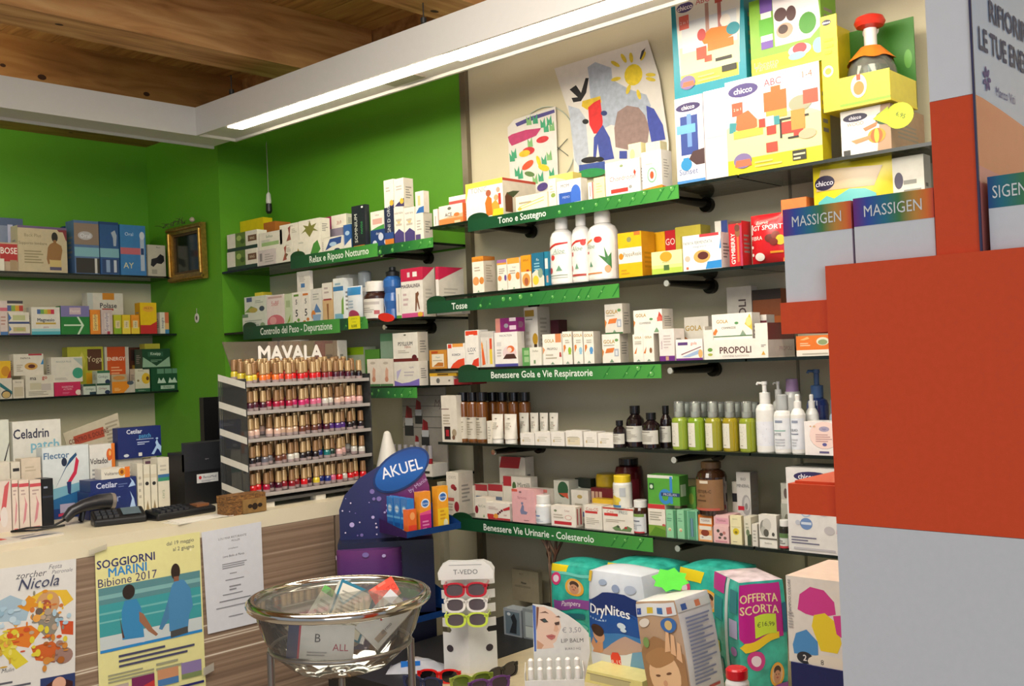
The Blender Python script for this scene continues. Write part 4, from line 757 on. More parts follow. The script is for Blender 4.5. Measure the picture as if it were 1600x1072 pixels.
n = 30; ring = lambda r, z, wv: [(r*(1+wv*math.cos(6*q*2*math.pi/n))*math.cos(q*2*math.pi/n), r*(1+wv*math.cos(6*q*2*math.pi/n))*math.sin(q*2*math.pi/n), z-wv*.05*math.cos(6*q*2*math.pi/n)) for q in range(n)]
a, b = ring(R*.9, .138, .1), ring(R*.4, .178, 0); mb.add(a+b, [(q, (q+1) % n, n+(q+1) % n, n+q) for q in range(n)], om, True); mb.build('collar', tp)
mb = MB(); mb.lathe([(.018, .172), (.018, .235)], mat('#e8e4de', .3), 16); mb.build('shaft', tp)
mb = MB(); mb.lathe([(.02, .232), (.038, .238), (.044, .25), (.038, .264), (.02, .272), (0, .273)], mat('#d8382a', .3), 20); mb.build('knob', tp)
mb = MB(); mb.lathe([(.02, .035), (.024, .05), (.012, .075), (0, .085)], mat('#d8d8d0', .3), 14, -.02, -.02); mb.lathe([(.012, .035), (.012, .12)], mat('#7aa0b8', .3), 12, .012, -.025); mb.build('spinner', tp)
# lower tier of the right bay: pouch pack, gold rings carton, orange carton
pouch('r2', 1268, 1392, 250, 'yellow and teal soft pack with an oval mark, leaning above the rainbow cartons', '#d8c62a', 'p #bfa884 .05 .72 .12 .95 .9 .9 .8 .7;e .17 .8 .14 .08 #2a2440;b .17 .8 .06 #e8e4ec chicco;p #5fb6b4 .06 .0 .08 .6 .2 .66 .3 .62 .5 .7 .7 .68 .82 .62 .9 0;p #cfe0e0 .1 .2 .3 .5 .2 .1;e .6 .28 .1 .08 #d8c63a', off=.03, th=.04, name='soft_pack')
bx('r2', 1396, 1446, 244, 'white carton with pictured gold rings beside the orange header', '#d8d4c6', 'e .2 .75 .14 .09 #4a4458;n .35 .6 .9 .8 #8a8a80 2;e .4 .3 .2 .18 #c8a040;e .4 .3 .13 .11 #d8d4c6;e .65 .4 .18 .16 #c8a040;e .65 .4 .11 .1 #d8d4c6;e .85 .2 .14 .14 #c8a040', off=.05, d=.05)
bx('r2', 1222, 1262, 310, 'orange topped carton behind the first rainbow banded carton', '#e07a3a', 'n .2 .3 .8 .7 #c85a2a 3', off=.04, d=.06)
# ================================================================= middle bay, Tosse shelf
bx('r2', 738, 756, 401, 'white carton with orange top and fruit print, left end of the Tosse shelf', '#efe9da', 'r 0 .86 1 1 #e0902a;e .3 .33 .28 .12 #e09a5a;e .8 .33 .2 .1 #d88a3a;t .5 .9 .06 #a85a1a TUSSIFLOR;n .2 .6 .7 .75 #b8a890 2;p #7aa07a .4 .02 .6 .02 .5 .08', xs=774, sc='#cfc4b2', sg='p #b8702a 0 .86 1 .9 1 1 0 1;n .2 .3 .8 .8 #a89c88 7')
for a, b, t, s, g in ((777, 792, 406, 'white carton with a lilac and orange top beside the orange topped one', 'r 0 .9 1 1 #9a6aa0;r 0 .84 1 .9 #e0a03a;e .25 .4 .2 .09 #d88a4a;e .85 .4 .12 .1 #6a4a90;p #6a9a6a .4 .02 .6 .02 .5 .08;n .2 .55 .8 .75 #b0a898 3'),
                     (793, 812, 403, 'white carton with an orange band and orange fruit on the Tosse shelf', 'r 0 .82 1 1 #e8a03a;e .15 .4 .15 .12 #d8863a;e .85 .42 .18 .12 #d88a3a;p #6a9a6a .4 .02 .6 .02 .5 .08;t .55 .7 .05 #8a8478 TOSS;n .2 .5 .8 .65 #b0a898 2')):
    bx('r2', a, b, t, s, '#ece6d8', g)
bx('r2', 814, 830, 399, 'orange upright carton with a pale round flower picture', '#e69a24', 'r 0 0 1 .5 #e8dcc0;e .5 .25 .4 .2 #d89a4a;e .5 .2 .2 .12 #a85a3a;t .5 .85 .06 #7a4a1a GOLA;r .55 .5 .8 .56 #b03a2a')
bx('r2', 831, 850, 395, 'teal blue carton with a lemon and pale leaf picture on the Tosse shelf', '#1f6a8a', 'p #dcd8c4 0 0 0 .4 .4 .52 1 .3 1 0;e .3 .2 .25 .14 #e0c83a;e .7 .4 .2 .14 #8aa08a;t .5 .8 .08 #c8d8dc flu;n .2 .5 .8 .75 #8ac0d0 3', k='tq')
bx('r2', 851, 857, 393, 'narrow teal carton with a white patch next to the aloe bottles', '#1f7a98', 'r .1 .5 .9 .8 #d8dcd8;r .4 .1 .9 .3 #c8a090')
ALP = [(.9, 0), (1, .02), (1, .62), (.96, .7), (.82, .77), (.55, .81), (.42, .82)]
ALC = [(.5, .82), (.52, .83), (.52, .97), (.46, 1)]
for i, (a, b, t, s, g, hi) in enumerate(((863, 895, 340, 'left', 'e .35 .62 .1 .07 #c83a34;p #c0302a 0 .86 .5 .98 1 1 1 .96 .5 .93 0 .8;i .62 .78 .12 #7a9a80 Aloe;r .3 .7 .9 .72 #b0b8b0;e .2 .3 .12 .08 #c04a44;p #6a9a7a .5 .28 .75 .28 .62 .42;r .1 .16 .95 .18 #8a9a8a;r .1 .1 .95 .12 #b0b8b0', '0'),
                                        (896, 922, 334, 'middle', 'e .85 .92 .14 .08 #c83a34;p #c0302a 0 .86 .5 .98 1 1 1 .96 .5 .93 0 .8;i .5 .78 .12 #7a9a80 Aloe;r .15 .6 .3 .7 #c05a54;e .12 .3 .1 .08 #c04a44;p #6a9a7a .4 .28 .6 .28 .5 .42;r .1 .1 .95 .15 #b0443a', '0'),
                                        (922, 964, 330, 'right', 'e .6 .93 .13 .08 #c83a34;p #d8902a 0 .86 .4 .96 .4 .92 0 .8;i .3 .78 .12 #7a9a80 Aloe;r .1 .6 .25 .66 #c05a54;p #3a7a3a .95 .25 .6 .55 .82 .4 .78 .75 .9 .5 1 .6 1 .2;p #6a9a7a .25 .28 .4 .28 .32 .42;e .88 .2 .1 .09 #e0a070;r .05 .1 .7 .13 #d8843a', '0'))):
    bottle('r2', (a, b), t, '%s one of the three white aloe bottles on the Tosse shelf' % s, mat('#ece9e4', .3), mat('#e8e5e0', .4), ALP, ALC, lab=(.04, .62, '#eeebe4'), gfx=g, off=.05, sy=.8)
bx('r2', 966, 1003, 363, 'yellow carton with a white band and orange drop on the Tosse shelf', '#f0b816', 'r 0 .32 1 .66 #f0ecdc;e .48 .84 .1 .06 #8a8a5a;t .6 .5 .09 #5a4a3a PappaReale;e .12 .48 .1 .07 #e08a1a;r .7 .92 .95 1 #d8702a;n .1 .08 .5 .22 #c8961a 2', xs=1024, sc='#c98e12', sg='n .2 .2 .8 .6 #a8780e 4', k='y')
bx('r2', 1016, 1040, 363, 'second yellow carton standing behind the first, white banded one', '#e0a818', 'n .1 .3 .9 .6 #b8861a 2', off=.1, d=.05)
bx('r2', 1018, 1066, 392, 'low white to green carton with an orange sun disc', '#f0eda8', 'r 0 0 1 .25 #b8d050;r 0 .25 1 .4 #d8e08a;e .48 .75 .2 .22 #e8a02a;t .48 .5 .08 #8a9a5a PROPOL;r .4 .15 .58 .38 #4a6a3a', off=.01, d=.05, k='lo')
bx('r2', 1040, 1056, 360, 'red carton with a big white letter at the back of the Tosse shelf', '#c0202a', 'b .6 .25 .4 #ece0d8 G;t .5 .75 .15 #ece0d8 GO', off=.1, d=.05)
bx('r2', 1056, 1096, 353, 'olive yellow carton at the back behind the fruit carton', '#c0b040', 'r .2 .5 .7 .8 #a89838', off=.1, d=.06)
bx('r2', 1067, 1127, 366, 'white carton with a pictured fruit half and bright blue corner', '#f2efea', 'p #2a8ad0 .95 .55 1 .85 1 .55;p #2a8ad0 .58 .02 .64 .22 1 .24 1 .02;r .45 .92 .95 1 #c83a40;t .4 .78 .09 #6a7a7a PAPAYA FERMENTATA;t .45 .66 .07 #8aa0b8 integratore;e .5 .38 .22 .18 #d8a85a;e .53 .4 .14 .11 #5a2420;e .12 .35 .07 .08 #c8b8a0;r .08 .05 .14 .12 #c86a4a', off=.012, d=.06)
bx('r2', 1118, 1138, 345, 'grey and navy carton between the fruit carton and the red bar carton', '#c4b8b0', 'r .5 .75 1 1 #2a3a78;r 0 .75 .5 1 #cfcac0;T .6 .4 .3 #8a7a88 integratore', off=.085, d=.05)
bx('r2', 1139, 1160, 346, 'red bar carton with turned white lettering and a nut picture', '#c41f28', 'B .3 .4 .3 #f0e8e0 GYMBERRY;r .6 .1 .75 .95 #d8683a;e .68 .75 .2 .1 #8a5a34;e .65 .85 .2 .08 #6a3a2a;r 0 .95 1 1 #5a3a2a;r .85 0 1 .9 #b03a5a', off=.015)
pouch('r2', 1167, 1226, 333, 'big red pouch with white GT SPORT lettering and berries', '#cc2028', 'b .52 .72 .1 #f0e8e0 GT SPORT;i .4 .82 .07 #f0e0d8 Enervit;r .08 .6 .12 .8 #f0e0d8;t .25 .52 .08 #f0e0d8 FIBRA;e .6 .5 .12 .08 #6a2a20;e .75 .55 .1 .08 #8a3a2a;e .85 .45 .1 .1 #e0c02a;e .7 .42 .1 .07 #7a2a1a;e .3 .15 .14 .08 #f0e8e0;r .6 .2 .9 .24 #e0962a;e .1 .35 .04 .03 #f0e0d8;e .1 .2 .04 .03 #f0e0d8', off=.02, th=.06)
# ================================================================= middle bay, Gola shelf
bx('r3', 671, 698, 547, 'amber carton with a pale label panel, left end of the Gola shelf', '#c98a34', 'r .14 .1 .84 .78 #e6dcc4;p #b8702a .2 .12 .8 .12 .8 .32 .5 .34;r .12 .82 .5 .94 #b04a1e;t .5 .6 .08 #5a8a8a Propoli;n .2 .42 .8 .52 #b0a890 1')
bx('r3', 699, 727, 537, 'white carton with red arc foot and red yellow corner patches', '#f0ece4', 'p #e04a2a .15 0 .95 0 .95 .4 .6 .34 .3 .18;r .05 .82 .25 .98 #d8402a;r .3 .86 .9 1 #e8a048;b .5 .55 .09 #5a5a64 KONICH')
bx('r3', 727, 748, 516, 'taller white carton with red arc foot and a red cap band', '#f0ece4', 'p #e0402a .4 .03 .98 .03 .98 .26 .6 .2;r .05 .86 .95 .98 #dc4426;r .3 .8 .65 .88 #f0ece4;t .5 .48 .11 #5a5a64 LOX;n .25 .36 .75 .42 #a8a8a4 1')
bx('r3', 751, 771, 518, 'white carton with tall red and yellow flame stripes', '#dedad2', 'p #e0602a .1 .05 .35 .08 .25 .4 .15 .65 .05 .7;p #e8a03a .08 .4 .2 .6 .1 .75;r .7 .08 .9 .5 #e8c83a;r .72 .5 .9 .8 #d8502a;r .45 .1 .52 .75 #c8c0b4;r 0 .85 1 1 #c8c4bc')
bx('r3', 773, 809, 519, 'white carton with grey lettering, a dark berry dish and a violet foot', '#f0ece6', 'r 0 0 1 .08 #4a4a98;t .5 .9 .06 #5a5a62 MACACTION;e .65 .4 .3 .2 #e8d0d0;p #4a2a24 .35 .22 .95 .22 .85 .36 .5 .36;e .7 .5 .16 .1 #e0703a;e .65 .48 .1 .07 #f0d8c8;r .1 .6 .3 .72 #dcd8d4;n .1 .3 .3 .55 #c0bab4 3', xs=820, sc='#dcd6cc', k='mac')
bx('r3', 774, 808, 497, 'violet carton with white blocks lying on the berry dish carton', '#7d1f68', 'r 0 0 .22 1 #c8847a;r .65 .75 .95 1 #d8c8d0;r .65 .15 .95 .45 #d8c0d0;e .5 .45 .1 .16 #8a8a94', on='mac', xs=820, sc='#8a2a70', off=.014)
bx('r3', 820, 841, 480, 'tall white carton with a pictured glowing light bulb', '#e9e4da', 'r .05 .84 .75 .95 #b8923a;n .1 .78 .8 .82 #8a8a84 1;e .78 .45 .2 .1 #c89a2a;r .68 .26 .9 .36 #4a3a2a;n .1 .3 .5 .65 #d8d0c0 3;p #4a7a4a .1 .02 .95 .02 .95 .08 .6 .06', xs=860, sc='#c9c2b4', off=.1, sg='n .2 .2 .8 .85 #a8a294 9')
bx('r3', 816, 846, 543, 'low white carton with a green left end, Gola shelf', '#ebe8da', 'r 0 0 .4 1 #5a9a54;r .1 .2 .35 .5 #9ac08a;r .1 .6 .35 .85 #9ac08a;t .7 .8 .12 #8a8a70 Deflen;r .6 .1 .7 .3 #7a9a6a', off=.01, k='defl')
GZ = 'b .36 .68 .15 #b8942e GOLA;r .1 .84 .6 .88 #a0a08c'
bx('r3', 848, 878, 522, 'white carton with gold lettering and an orange leaf corner', '#f0ece0', 'b .36 .78 .11 #b8942e GOLA;r .68 .72 .98 1 #d88a5a;p #e09a6a 0 .35 .12 .5 0 .6;p #b03a3a .86 .25 .98 .25 .95 .4 .88 .4;p #7a9a7a .4 .02 .6 .02 .5 .1;t .5 .52 .08 #6a6a60 PROPOLI;n .15 .2 .8 .4 #c0b8a4 2')
for a, b, c, s, xs in ((879, 894, '#9ac03a', 'green', None), (896, 911, '#9ac8e0', 'pale blue', None), (912, 928, '#5a9ad0', 'blue', 939)):
    bx('r3', a, b, 518, 'narrow white carton with gold lettering and a %s splash' % s, '#f0ece0', 'b .5 .88 .09 #b8942e GOLA;p #d8803a .1 .35 .35 .5 .3 .6 .1 .58;e .75 .42 .18 .1 %s;p %s .6 .3 .9 .3 .75 .45;p #8aa08a .3 .02 .7 .02 .5 .1;n .3 .65 .8 .78 #b8b4a0 2' % (c, c), xs=xs, sc='#cfc8ba')
BR = 'b .4 .74 .13 #b8942e GOLA;e .82 .78 .1 .05 #6a9a5a;p #d87a3a .15 .34 .25 .5 .7 .52 .6 .36;p #d8843a 0 .2 .1 .4 0 .5;r .68 .22 .92 .48 #a8b0bc;r .74 .26 .86 .42 #d8dce0;p #7a9a7a .4 .02 .65 .02 .52 .14;n .1 .6 .7 .66 #b0aa98 1'
bx('r3', 941, 969, 522, 'white carton with a pictured glass and orange tablets on the Gola shelf', '#ece7dc', BR, xs=982, sc='#cfc8ba', k='br')
bx('r3', 945, 973, 475, 'white carton with pictured glass stacked on its twin', '#ddd8cc', BR+';r 0 0 1 .05 #3a6a3a', on='br', xs=985, sc='#c2bbad')
bx('r3', 989, 1022, 522, 'white twin carton with orange leaves beside the violet footed box', '#efebe0', 'r .495 0 .505 1 #b8b2a4;b .25 .88 .08 #b8942e GOLA;b .75 .88 .08 #b8942e GOLA;p #d8803a .05 .3 .2 .55 .15 .3;p #d8803a .5 .3 .65 .55 .6 .3;e .85 .4 .06 .1 #8a5a34;p #8aa08a .15 .02 .35 .02 .25 .1;p #8aa08a .65 .02 .85 .02 .75 .1;n .1 .65 .45 .78 #b8b4a0 2', xs=1029, sc='#d4ccbe', k='pr')
bx('r3', 990, 1035, 484, 'white carton with a red pomegranate picture stacked on the orange leaf pair', '#eeeae0', 'b .26 .78 .14 #b8942e GOLA;p #c8483a .82 .5 .9 .9 1 .7 1 .5;e .9 .6 .08 .1 #d86a5a;p #d8843a 0 .3 .06 .5 0 .6;t .4 .45 .08 #6a6a60 COMPRESSE;e .62 .6 .06 .05 #5a9a5a;p #7aa07a .7 .05 .9 .05 .8 .25', on='pr', xs=1052, sc='#d0cabd')
bx('r3', 1030, 1054, 514, 'white carton with purple foot and turned grey bars', '#e9e0da', 'r 0 0 1 .16 #6a2a80;r .4 .02 .6 .14 #c8a080;T .15 .5 .14 #a08a98 tussix;n .3 .4 .8 .85 #c8bcb8 5', d=.06)
bx('r3', 1056, 1098, 530, 'white carton with a pale rainbow swoosh and purple foot', '#f2eeea', 'r 0 0 1 .1 #6a2a80;r .08 .72 .45 .86 #5a3a78;t .68 .78 .15 #d8683a gola;p #8a5a60 .2 .25 .95 .6 .95 .64 .2 .3;p #a0b8d8 .2 .15 .9 .5 .9 .3 .5 .15;e .92 .3 .08 .2 #e0b06a', off=.006, d=.06)
bx('r3', 1070, 1108, 495, 'greyish white carton with gold lettering at the back of the Gola shelf', '#cfcabd', 'b .38 .74 .12 #a88a34 GOLA;p #c8783a 0 .2 .12 .5 0 .55;t .5 .4 .07 #6a6a60 COMPRESSE', off=.09, d=.06)
bx('r3', 861, 874, 500, 'dark maroon carton at the back right of the light bulb carton', '#4a1420', '', off=.17, d=.05)
# counter display box reading PROPOLI with cartons inside
loc, w, h, rz = spot('r3', 1100, 1200, 530, .008, RB['r3'])
t = thing('display_box', loc, 'white open display box with PROPOLI in brown letters', 'box', rz)
wm = mat('#ebe6dc', .4); D = .17
mb = MB(); mb.box(-w/2, w/2, 0, .003, 0, h, wm); mb.box(-w/2, -w/2+.035, 0, .003, h, h*1.55, wm); mb.box(w/2-.042, w/2, 0, .003, h, h*1.75, wm); mb.box(-w/2, w/2, .003, D, 0, .003, wm)
mb.box(-w/2, -w/2+.003, .003, D, .003, h*1.75, wm); mb.box(-w/2, w/2, D-.003, D, .003, h*1.8, mat('#5a1a1e', .5))
printed(mb, 'b .5 .45 .34 #4a2420 PROPOLI;t .5 .14 .1 #8a8278 CONTIENE FLAVONOIDI;e .1 .5 .04 .1 #6a9a4a;e .1 .25 .04 .07 #a8b04a;p #d8a84a .9 .15 .96 .15 .93 .35;n .9 .55 .97 .7 #8a8278 2', lambda u, v, L: (-w/2+w*u, -L, v*h), w, h); mb.build('tray', t)
mb = MB(); mb.box(w/2-.003, w/2, .003, D, .003, h*.9, mat('#d8d0ca', .4)); mb.box(w/2-.003, w/2, .003, D, h*.9, h*1.75, mat('#6a1a20', .4)); printed(mb, 't .6 .55 .3 #b09098 PROPOLI', lambda u, v, L: (w/2+L, .02+(D-.02)*u, v*h*.8), D, h*.8); mb.build('side_panel', t)
zz = RB['r3']+.0035
TOP['pin'] = (zz, .018)
bx('r3', 1113, 1176, 490, 'white carton with gold letters and a lemon picture inside the PROPOLI box', '#f2eee4', 'b .26 .83 .08 #b8942e GOLA;p #e0cc4a .82 .75 .95 .98 1 .8 1 .6;e .92 .8 .07 .1 #e8dc8a;e .62 .78 .05 .03 #5a9a5a;p #d8803a 0 .55 .1 .68 .14 .62 .08 .52;t .42 .68 .05 #6a6a60 COMPRESSE;p #8aa08a .7 .5 .85 .5 .77 .62;r 0 .48 1 .5 #4a7a4a', on='pin', off=.012, d=.05, k='pl')
bx('r3', 1181, 1199, 492, 'white and maroon carton at the right inside the PROPOLI box', '#e6e0d6', 'r .3 .78 1 .86 #6a2a34;p #d8803a .3 .5 .5 .7 .4 .5', on='pin', off=.07, d=.05)
# curved propolis pack behind
bx('r3', 1137, 1176, 448, 'white panel carton with turned PROPOLI lettering standing at the back', '#cfc8bc', 'B .62 .5 .3 #4a3a38 PROPOLI;e .25 .3 .12 .1 #8a8a70', off=.19, d=.04)
bx('r3', 1177, 1222, 452, 'brown and orange carton at the back beside the turned PROPOLI one', '#8a4a24', 'r 0 0 1 .6 #b05a20;T .3 .35 .14 #7a3a1a PROPOLIN;T .55 .35 .14 #7a3a1a CARAMELLE;r .85 .3 1 .5 #c8c0b8;r 0 .85 1 1 #2a1a14', off=.19, d=.04)
bx('r3', 1244, 1306, 524, 'orange carton with a pictured tea bag and white foot under the red tray', '#dd7428', 'r 0 0 1 .3 #e4ddd0;e .68 .7 .16 .2 #d8d8c0;e .68 .66 .12 .13 #8a9a6a;n .1 .5 .45 .7 #f0c8a0 2;p #f0b070 .1 .8 .3 .95 .35 .85 .2 .78;n .15 .08 .8 .2 #b0a898 1', off=.02, d=.08)
# ================================================================= cosmetics shelf
CW = '#e2dccc'; CT = mat('#e4dfd2', .35)
bx('r4', 690, 714, 618, 'tall white carton with a black and red emblem, left end of the cosmetics shelf', CW, 'r .15 .05 .55 .33 #2a1a18;r .25 .12 .45 .26 #a8202c;e .8 .2 .15 .08 #a8967a;e .75 .1 .1 .05 #7a5a44;r .0 .7 .5 .715 #7a4a44;n .1 .38 .6 .62 #b8ae98 4', d=.03)
amb = mat('#7d4a1c', .12, coat=.6, noise=.1, scale=15); blk = mat('#111013', .25)
BRP = [(.96, 0), (1, .02), (1, .77), (.92, .80), (.6, .815), (.5, .82)]
BRC = [(.86, .822), (.88, .83), (.88, 1), (.82, 1)]
for i, (c, o, lb, s) in enumerate(((725, .06, 1, 'leftmost'), (739.5, .06, 1, 'second'), (754, .06, 1, 'third'), (770.5, .13, 0, 'fourth'), (786, .13, 0, 'fifth'), (804, .13, 0, 'sixth'), (821, .13, 0, 'rightmost'))):
    bottle('r4', (c-7, c+7), 613, '%s amber bottle with a square black cap on the cosmetics shelf' % s, amb, blk, BRP, BRC, lab=(.06, .5, '#cfc8b6') if lb else None, gfx='n .2 .2 .8 .85 #a09884 6;r .2 .9 .6 .96 #6a6458' if lb else '', off=o, seg=16)
bx('r4', 761, 768, 658, 'narrow white carton before the third amber bottle', CW, 'n .2 .2 .9 .8 #b8b4a4 5', d=.03)
def cream_tube(a, b, yt, label, off, group=None):
    loc, r, h, rz = holder('r4', (a, b), yt, off); t = thing('cream_tube', loc, label, 'tube', rz, group)
    mb = MB(); n = 8; seg = 16; vs = []
    for j in range(n+1):
        f = j/n; rx = r*(.82+.18*f); ry = r*.7*(1-f)**.8+.0012; z = h*(.16+.84*f)
        vs += [(rx*math.cos(k*2*math.pi/seg), ry*math.sin(k*2*math.pi/seg), z) for k in range(seg)]
    mb.add(vs, [(j*seg+k, j*seg+(k+1) % seg, (j+1)*seg+(k+1) % seg, (j+1)*seg+k) for j in range(n) for k in range(seg)], CT, True); mb.add(vs[-seg:], [tuple(range(seg))], CT)
    mb.build('body', t)
    mb = MB(); mb.lathe([(r*.72, 0), (r*.76, h*.01), (r*.76, h*.15), (r*.7, h*.16)], mat('#ece8de', .3), 16, sy=.85); mb.build('cap', t)
    mb = MB(); printed(mb, 'r .35 .8 .6 .84 #8a867a;n .2 .4 .8 .7 #b4b0a2 4;r .75 .5 .85 .54 #a8706a', lambda u, v, L: ((u-.5)*1.4*r, -r*.7*(1-v)**.8-.0022-L-.0015*(1-abs(u-.5)), h*(.16+.84*v)), 2*r, h); mb.build('print', t)
cream_tube(769, 787, 647, 'white cream tube, left one of the front pair on the cosmetics shelf', .03)
cream_tube(788.5, 808, 647, 'white cream tube, right one of the front pair on the cosmetics shelf', .03)
for i, (a, b, s) in enumerate(((812, 827, 'leftmost'), (829, 842, 'second'), (844, 857, 'third'), (859, 873, 'rightmost'))):
    cream_tube(a, b, 645, '%s of the four white tubes behind the small white cartons' % s, .09)
for i, (a, b, t, s, g) in enumerate(((813, 835, 677, 'first', ''), (836, 860, 675, 'second', ''), (861, 882, 675, 'third', ''), (884, 910, 673, 'fourth', 'r .08 .1 .85 .55 #ddd2b4;r .08 .55 .8 .58 #8a8470;'), (912, 933, 675, 'fifth', ''), (934, 958, 677, 'sixth', ''))):
    bx('r4', a, b, t, '%s small white carton from the left in the low row of six' % s, '#e8e4dc', g+'n .2 .3 .8 .7 #c4c0b0 3;e .2 .35 .06 .1 #c8b484', off=.008, d=.05)
dk = mat('#1c1012', .12, coat=.6, noise=.02)
DKP = [(.93, 0), (1, .03), (1, .58), (.9, .68), (.5, .78), (.42, .8)]; DKC = [(.5, .8), (.54, .82), (.54, 1), (.5, 1)]
DLP = 'r .1 .85 .7 .92 #8a8478;n .12 .2 .85 .75 #a8a498 5'
for a, b, t, s, o in ((960, 977, 657, 'small dark glass bottle, first of the dark group', .03), (981, 1005, 634, 'tall dark glass bottle, second of the dark group', .06), (1006, 1030, 645, 'stout dark glass bottle, third of the dark group', .03), (1033, 1049, 634, 'dark glass bottle partly behind the first spray bottle', .07)):
    bottle('r4', (a, b), t, s+' with white label', dk, blk, DKP, DKC, lab=(.14, .52, '#cfcdc2'), gfx=DLP, off=o)
for i, (a, b, col, s) in enumerate(((1051, 1074, '#b4cf46', 'first'), (1076, 1100, '#a9cf34', 'second'), (1103, 1127, '#c4c23c', 'third'), (1130, 1153, '#ccb82c', 'fourth'), (1156, 1180, '#b8c83c', 'fifth'))):
    for r_, o in ((0, .032), (1, .10)):
        aa, bb = (a, b) if not r_ else (a+11, b+11)
        loc, r, h, rz = holder('r4', (aa, bb), 627 if not r_ else 628, o)
        t = thing('spray_bottle', loc, '%s %s green oil spray bottle from the left on the cosmetics shelf' % (s, 'front row' if not r_ else 'back row'), 'bottle', rz)
        mb = MB(); mb.lathe([(.93*r, 0), (r, .015*h), (r, .6*h), (.9*r, .65*h), (.5*r, .68*h)], mat(col, .08, noise=0, trans=.45, coat=.5), 18, sy=.75); mb.build('body', t)
        mb = MB(); mb.lathe([(.52*r, .665*h), (.55*r, .68*h), (.55*r, .78*h), (.36*r, .79*h), (.34*r, .96*h)], mat('#dfe0d8', .35), 14); mb.build('pump', t)
        mb = MB(); mb.lathe([(.62*r, .68*h), (.64*r, .7*h), (.64*r, .97*h), (.5*r, 1*h), (0, 1*h)], clear('#e6ebe6', .8), 16); mb.build('clear_cap', t)
        if not r_:
            mb = MB(); n = 8; R = r*1.01; a0, a1 = -math.pi*.82, -math.pi*.42
            lo = [(R*math.cos(a0+(a1-a0)*q/n), .75*R*math.sin(a0+(a1-a0)*q/n), .07*h) for q in range(n+1)]; hi = [(x, y, .56*h) for x, y, z in lo]
            mb.add(lo+hi, [(q, q+1, n+2+q, n+1+q) for q in range(n)], mat('#dcdacb', .4), True)
            printed(mb, 'r .2 .84 .7 .88 #8a867a;n .2 .35 .8 .7 #a8a494 5;r .3 .1 .6 .13 #8a8a7a', lambda u, v, L: ((R+L)*math.cos(a0+(a1-a0)*u), .75*(R+L)*math.sin(a0+(a1-a0)*u)-L, (.07+.49*v)*h), r, .5*h); mb.build('label', t)
wb = mat('#e6e6e2', .28, coat=.2)
def pump_bottle(px, yt, label, off, body=wb, pump=wb, lab='#dfe2ea', shoulder=.66):
    loc, r, h, rz = holder('r4', px, yt, off); t = thing('pump_bottle', loc, label, 'bottle', rz)
    s = shoulder
    mb = MB(); mb.lathe([(.93*r, 0), (r, .015*h), (r, (s-.06)*h), (.85*r, s*h), (.5*r, (s+.03)*h)], body, 20); mb.build('body', t)
    mb = MB(); mb.lathe([(.55*r, (s+.03)*h), (.56*r, (s+.18)*h), (.24*r, (s+.19)*h), (.24*r, .95*h), (.3*r, .955*h), (.3*r, h)], pump, 14); mb.tube([(0, 0, .975*h), (-.75*r, -.1*r, .98*h), (-.82*r, -.1*r, .955*h)], .13*r, pump, 8); mb.build('pump', t)
    mb = MB(); n = 12; R = r*1.01; a0, a1 = -math.pi*.92, -math.pi*.08
    lo = [(R*math.cos(a0+(a1-a0)*q/n), R*math.sin(a0+(a1-a0)*q/n), .1*h) for q in range(n+1)]; hi = [(x, y, (s-.22)*h) for x, y, z in lo]
    mb.add(lo+hi, [(q, q+1, n+2+q, n+1+q) for q in range(n)], mat(lab, .35), True)
    printed(mb, 'r .25 .85 .6 .93 #8a90a8;r .3 .68 .7 .72 #6a7088;n .2 .1 .8 .55 #a8acc0 5', lambda u, v, L: ((R+L)*math.cos(a0+(a1-a0)*u), (R+L)*math.sin(a0+(a1-a0)*u), (.1+(s-.32)*v)*h), r, .5*h); mb.build('label', t)
pump_bottle((1183, 1210), 596, 'large white pump bottle beside the green spray bottles', .035)
pump_bottle((1209, 1226), 596, 'white pump bottle half hidden behind the large white pump bottle', .13, shoulder=.7)
pump_bottle((1262, 1294), 577, 'dark blue pump bottle with white collar at the back', .14, body=mat('#26376e', .15, coat=.4), pump=mat('#3a5a88', .3), lab='#3a4a7a', shoulder=.62)
SPP = [(.93, 0), (1, .02), (1, .64), (.9, .7), (.6, .73)]; SPC = [(.62, .73), (.66, .75), (.66, .98), (.5, 1)]
bottle('r4', (1211, 1236), 616, 'white bottle with a clear spray hood right of the large pump bottle', wb, clear('#e8ecec', .55), SPP, SPC, lab=(.08, .6, '#e2e6ea'), gfx='r .25 .85 .7 .93 #8a94a8;r .15 .58 .85 .61 #7ab0a0;b .35 .48 .08 #5a6070 LATTE;n .2 .1 .8 .38 #b4b8c0 3', off=.03)
bottle('r4', (1237, 1258), 616, 'white bottle with a white spray top left of the pink logo carton', wb, wb, [(.93, 0), (1, .02), (1, .66), (.8, .72), (.55, .76)], [(.5, .76), (.5, .88), (.3, .89), (.34, .98), (.25, 1)], lab=(.08, .6, '#dfe4ec'), gfx='r .25 .85 .7 .93 #8a94a8;b .4 .62 .08 #5a6070 OLIO;r .15 .48 .7 .51 #6a7088;n .2 .1 .8 .38 #b4b8c0 3', off=.03)
bottle('r4', (1260, 1279), 616, 'small white spray bottle behind the pink logo carton', wb, wb, [(.93, 0), (1, .02), (1, .66), (.8, .72), (.55, .76)], [(.5, .76), (.5, .88), (.3, .89), (.34, .98), (.25, 1)], off=.08)
bottle('r4', (1227, 1252), 592, 'white bottle with a ribbed lilac cap at the back', wb, mat('#b795c4', .4), [(.93, 0), (1, .02), (1, .74), (.85, .8), (.84, .82)], [(.72, .82), (.74, .83), (.66, 1), (.6, 1)], off=.16)
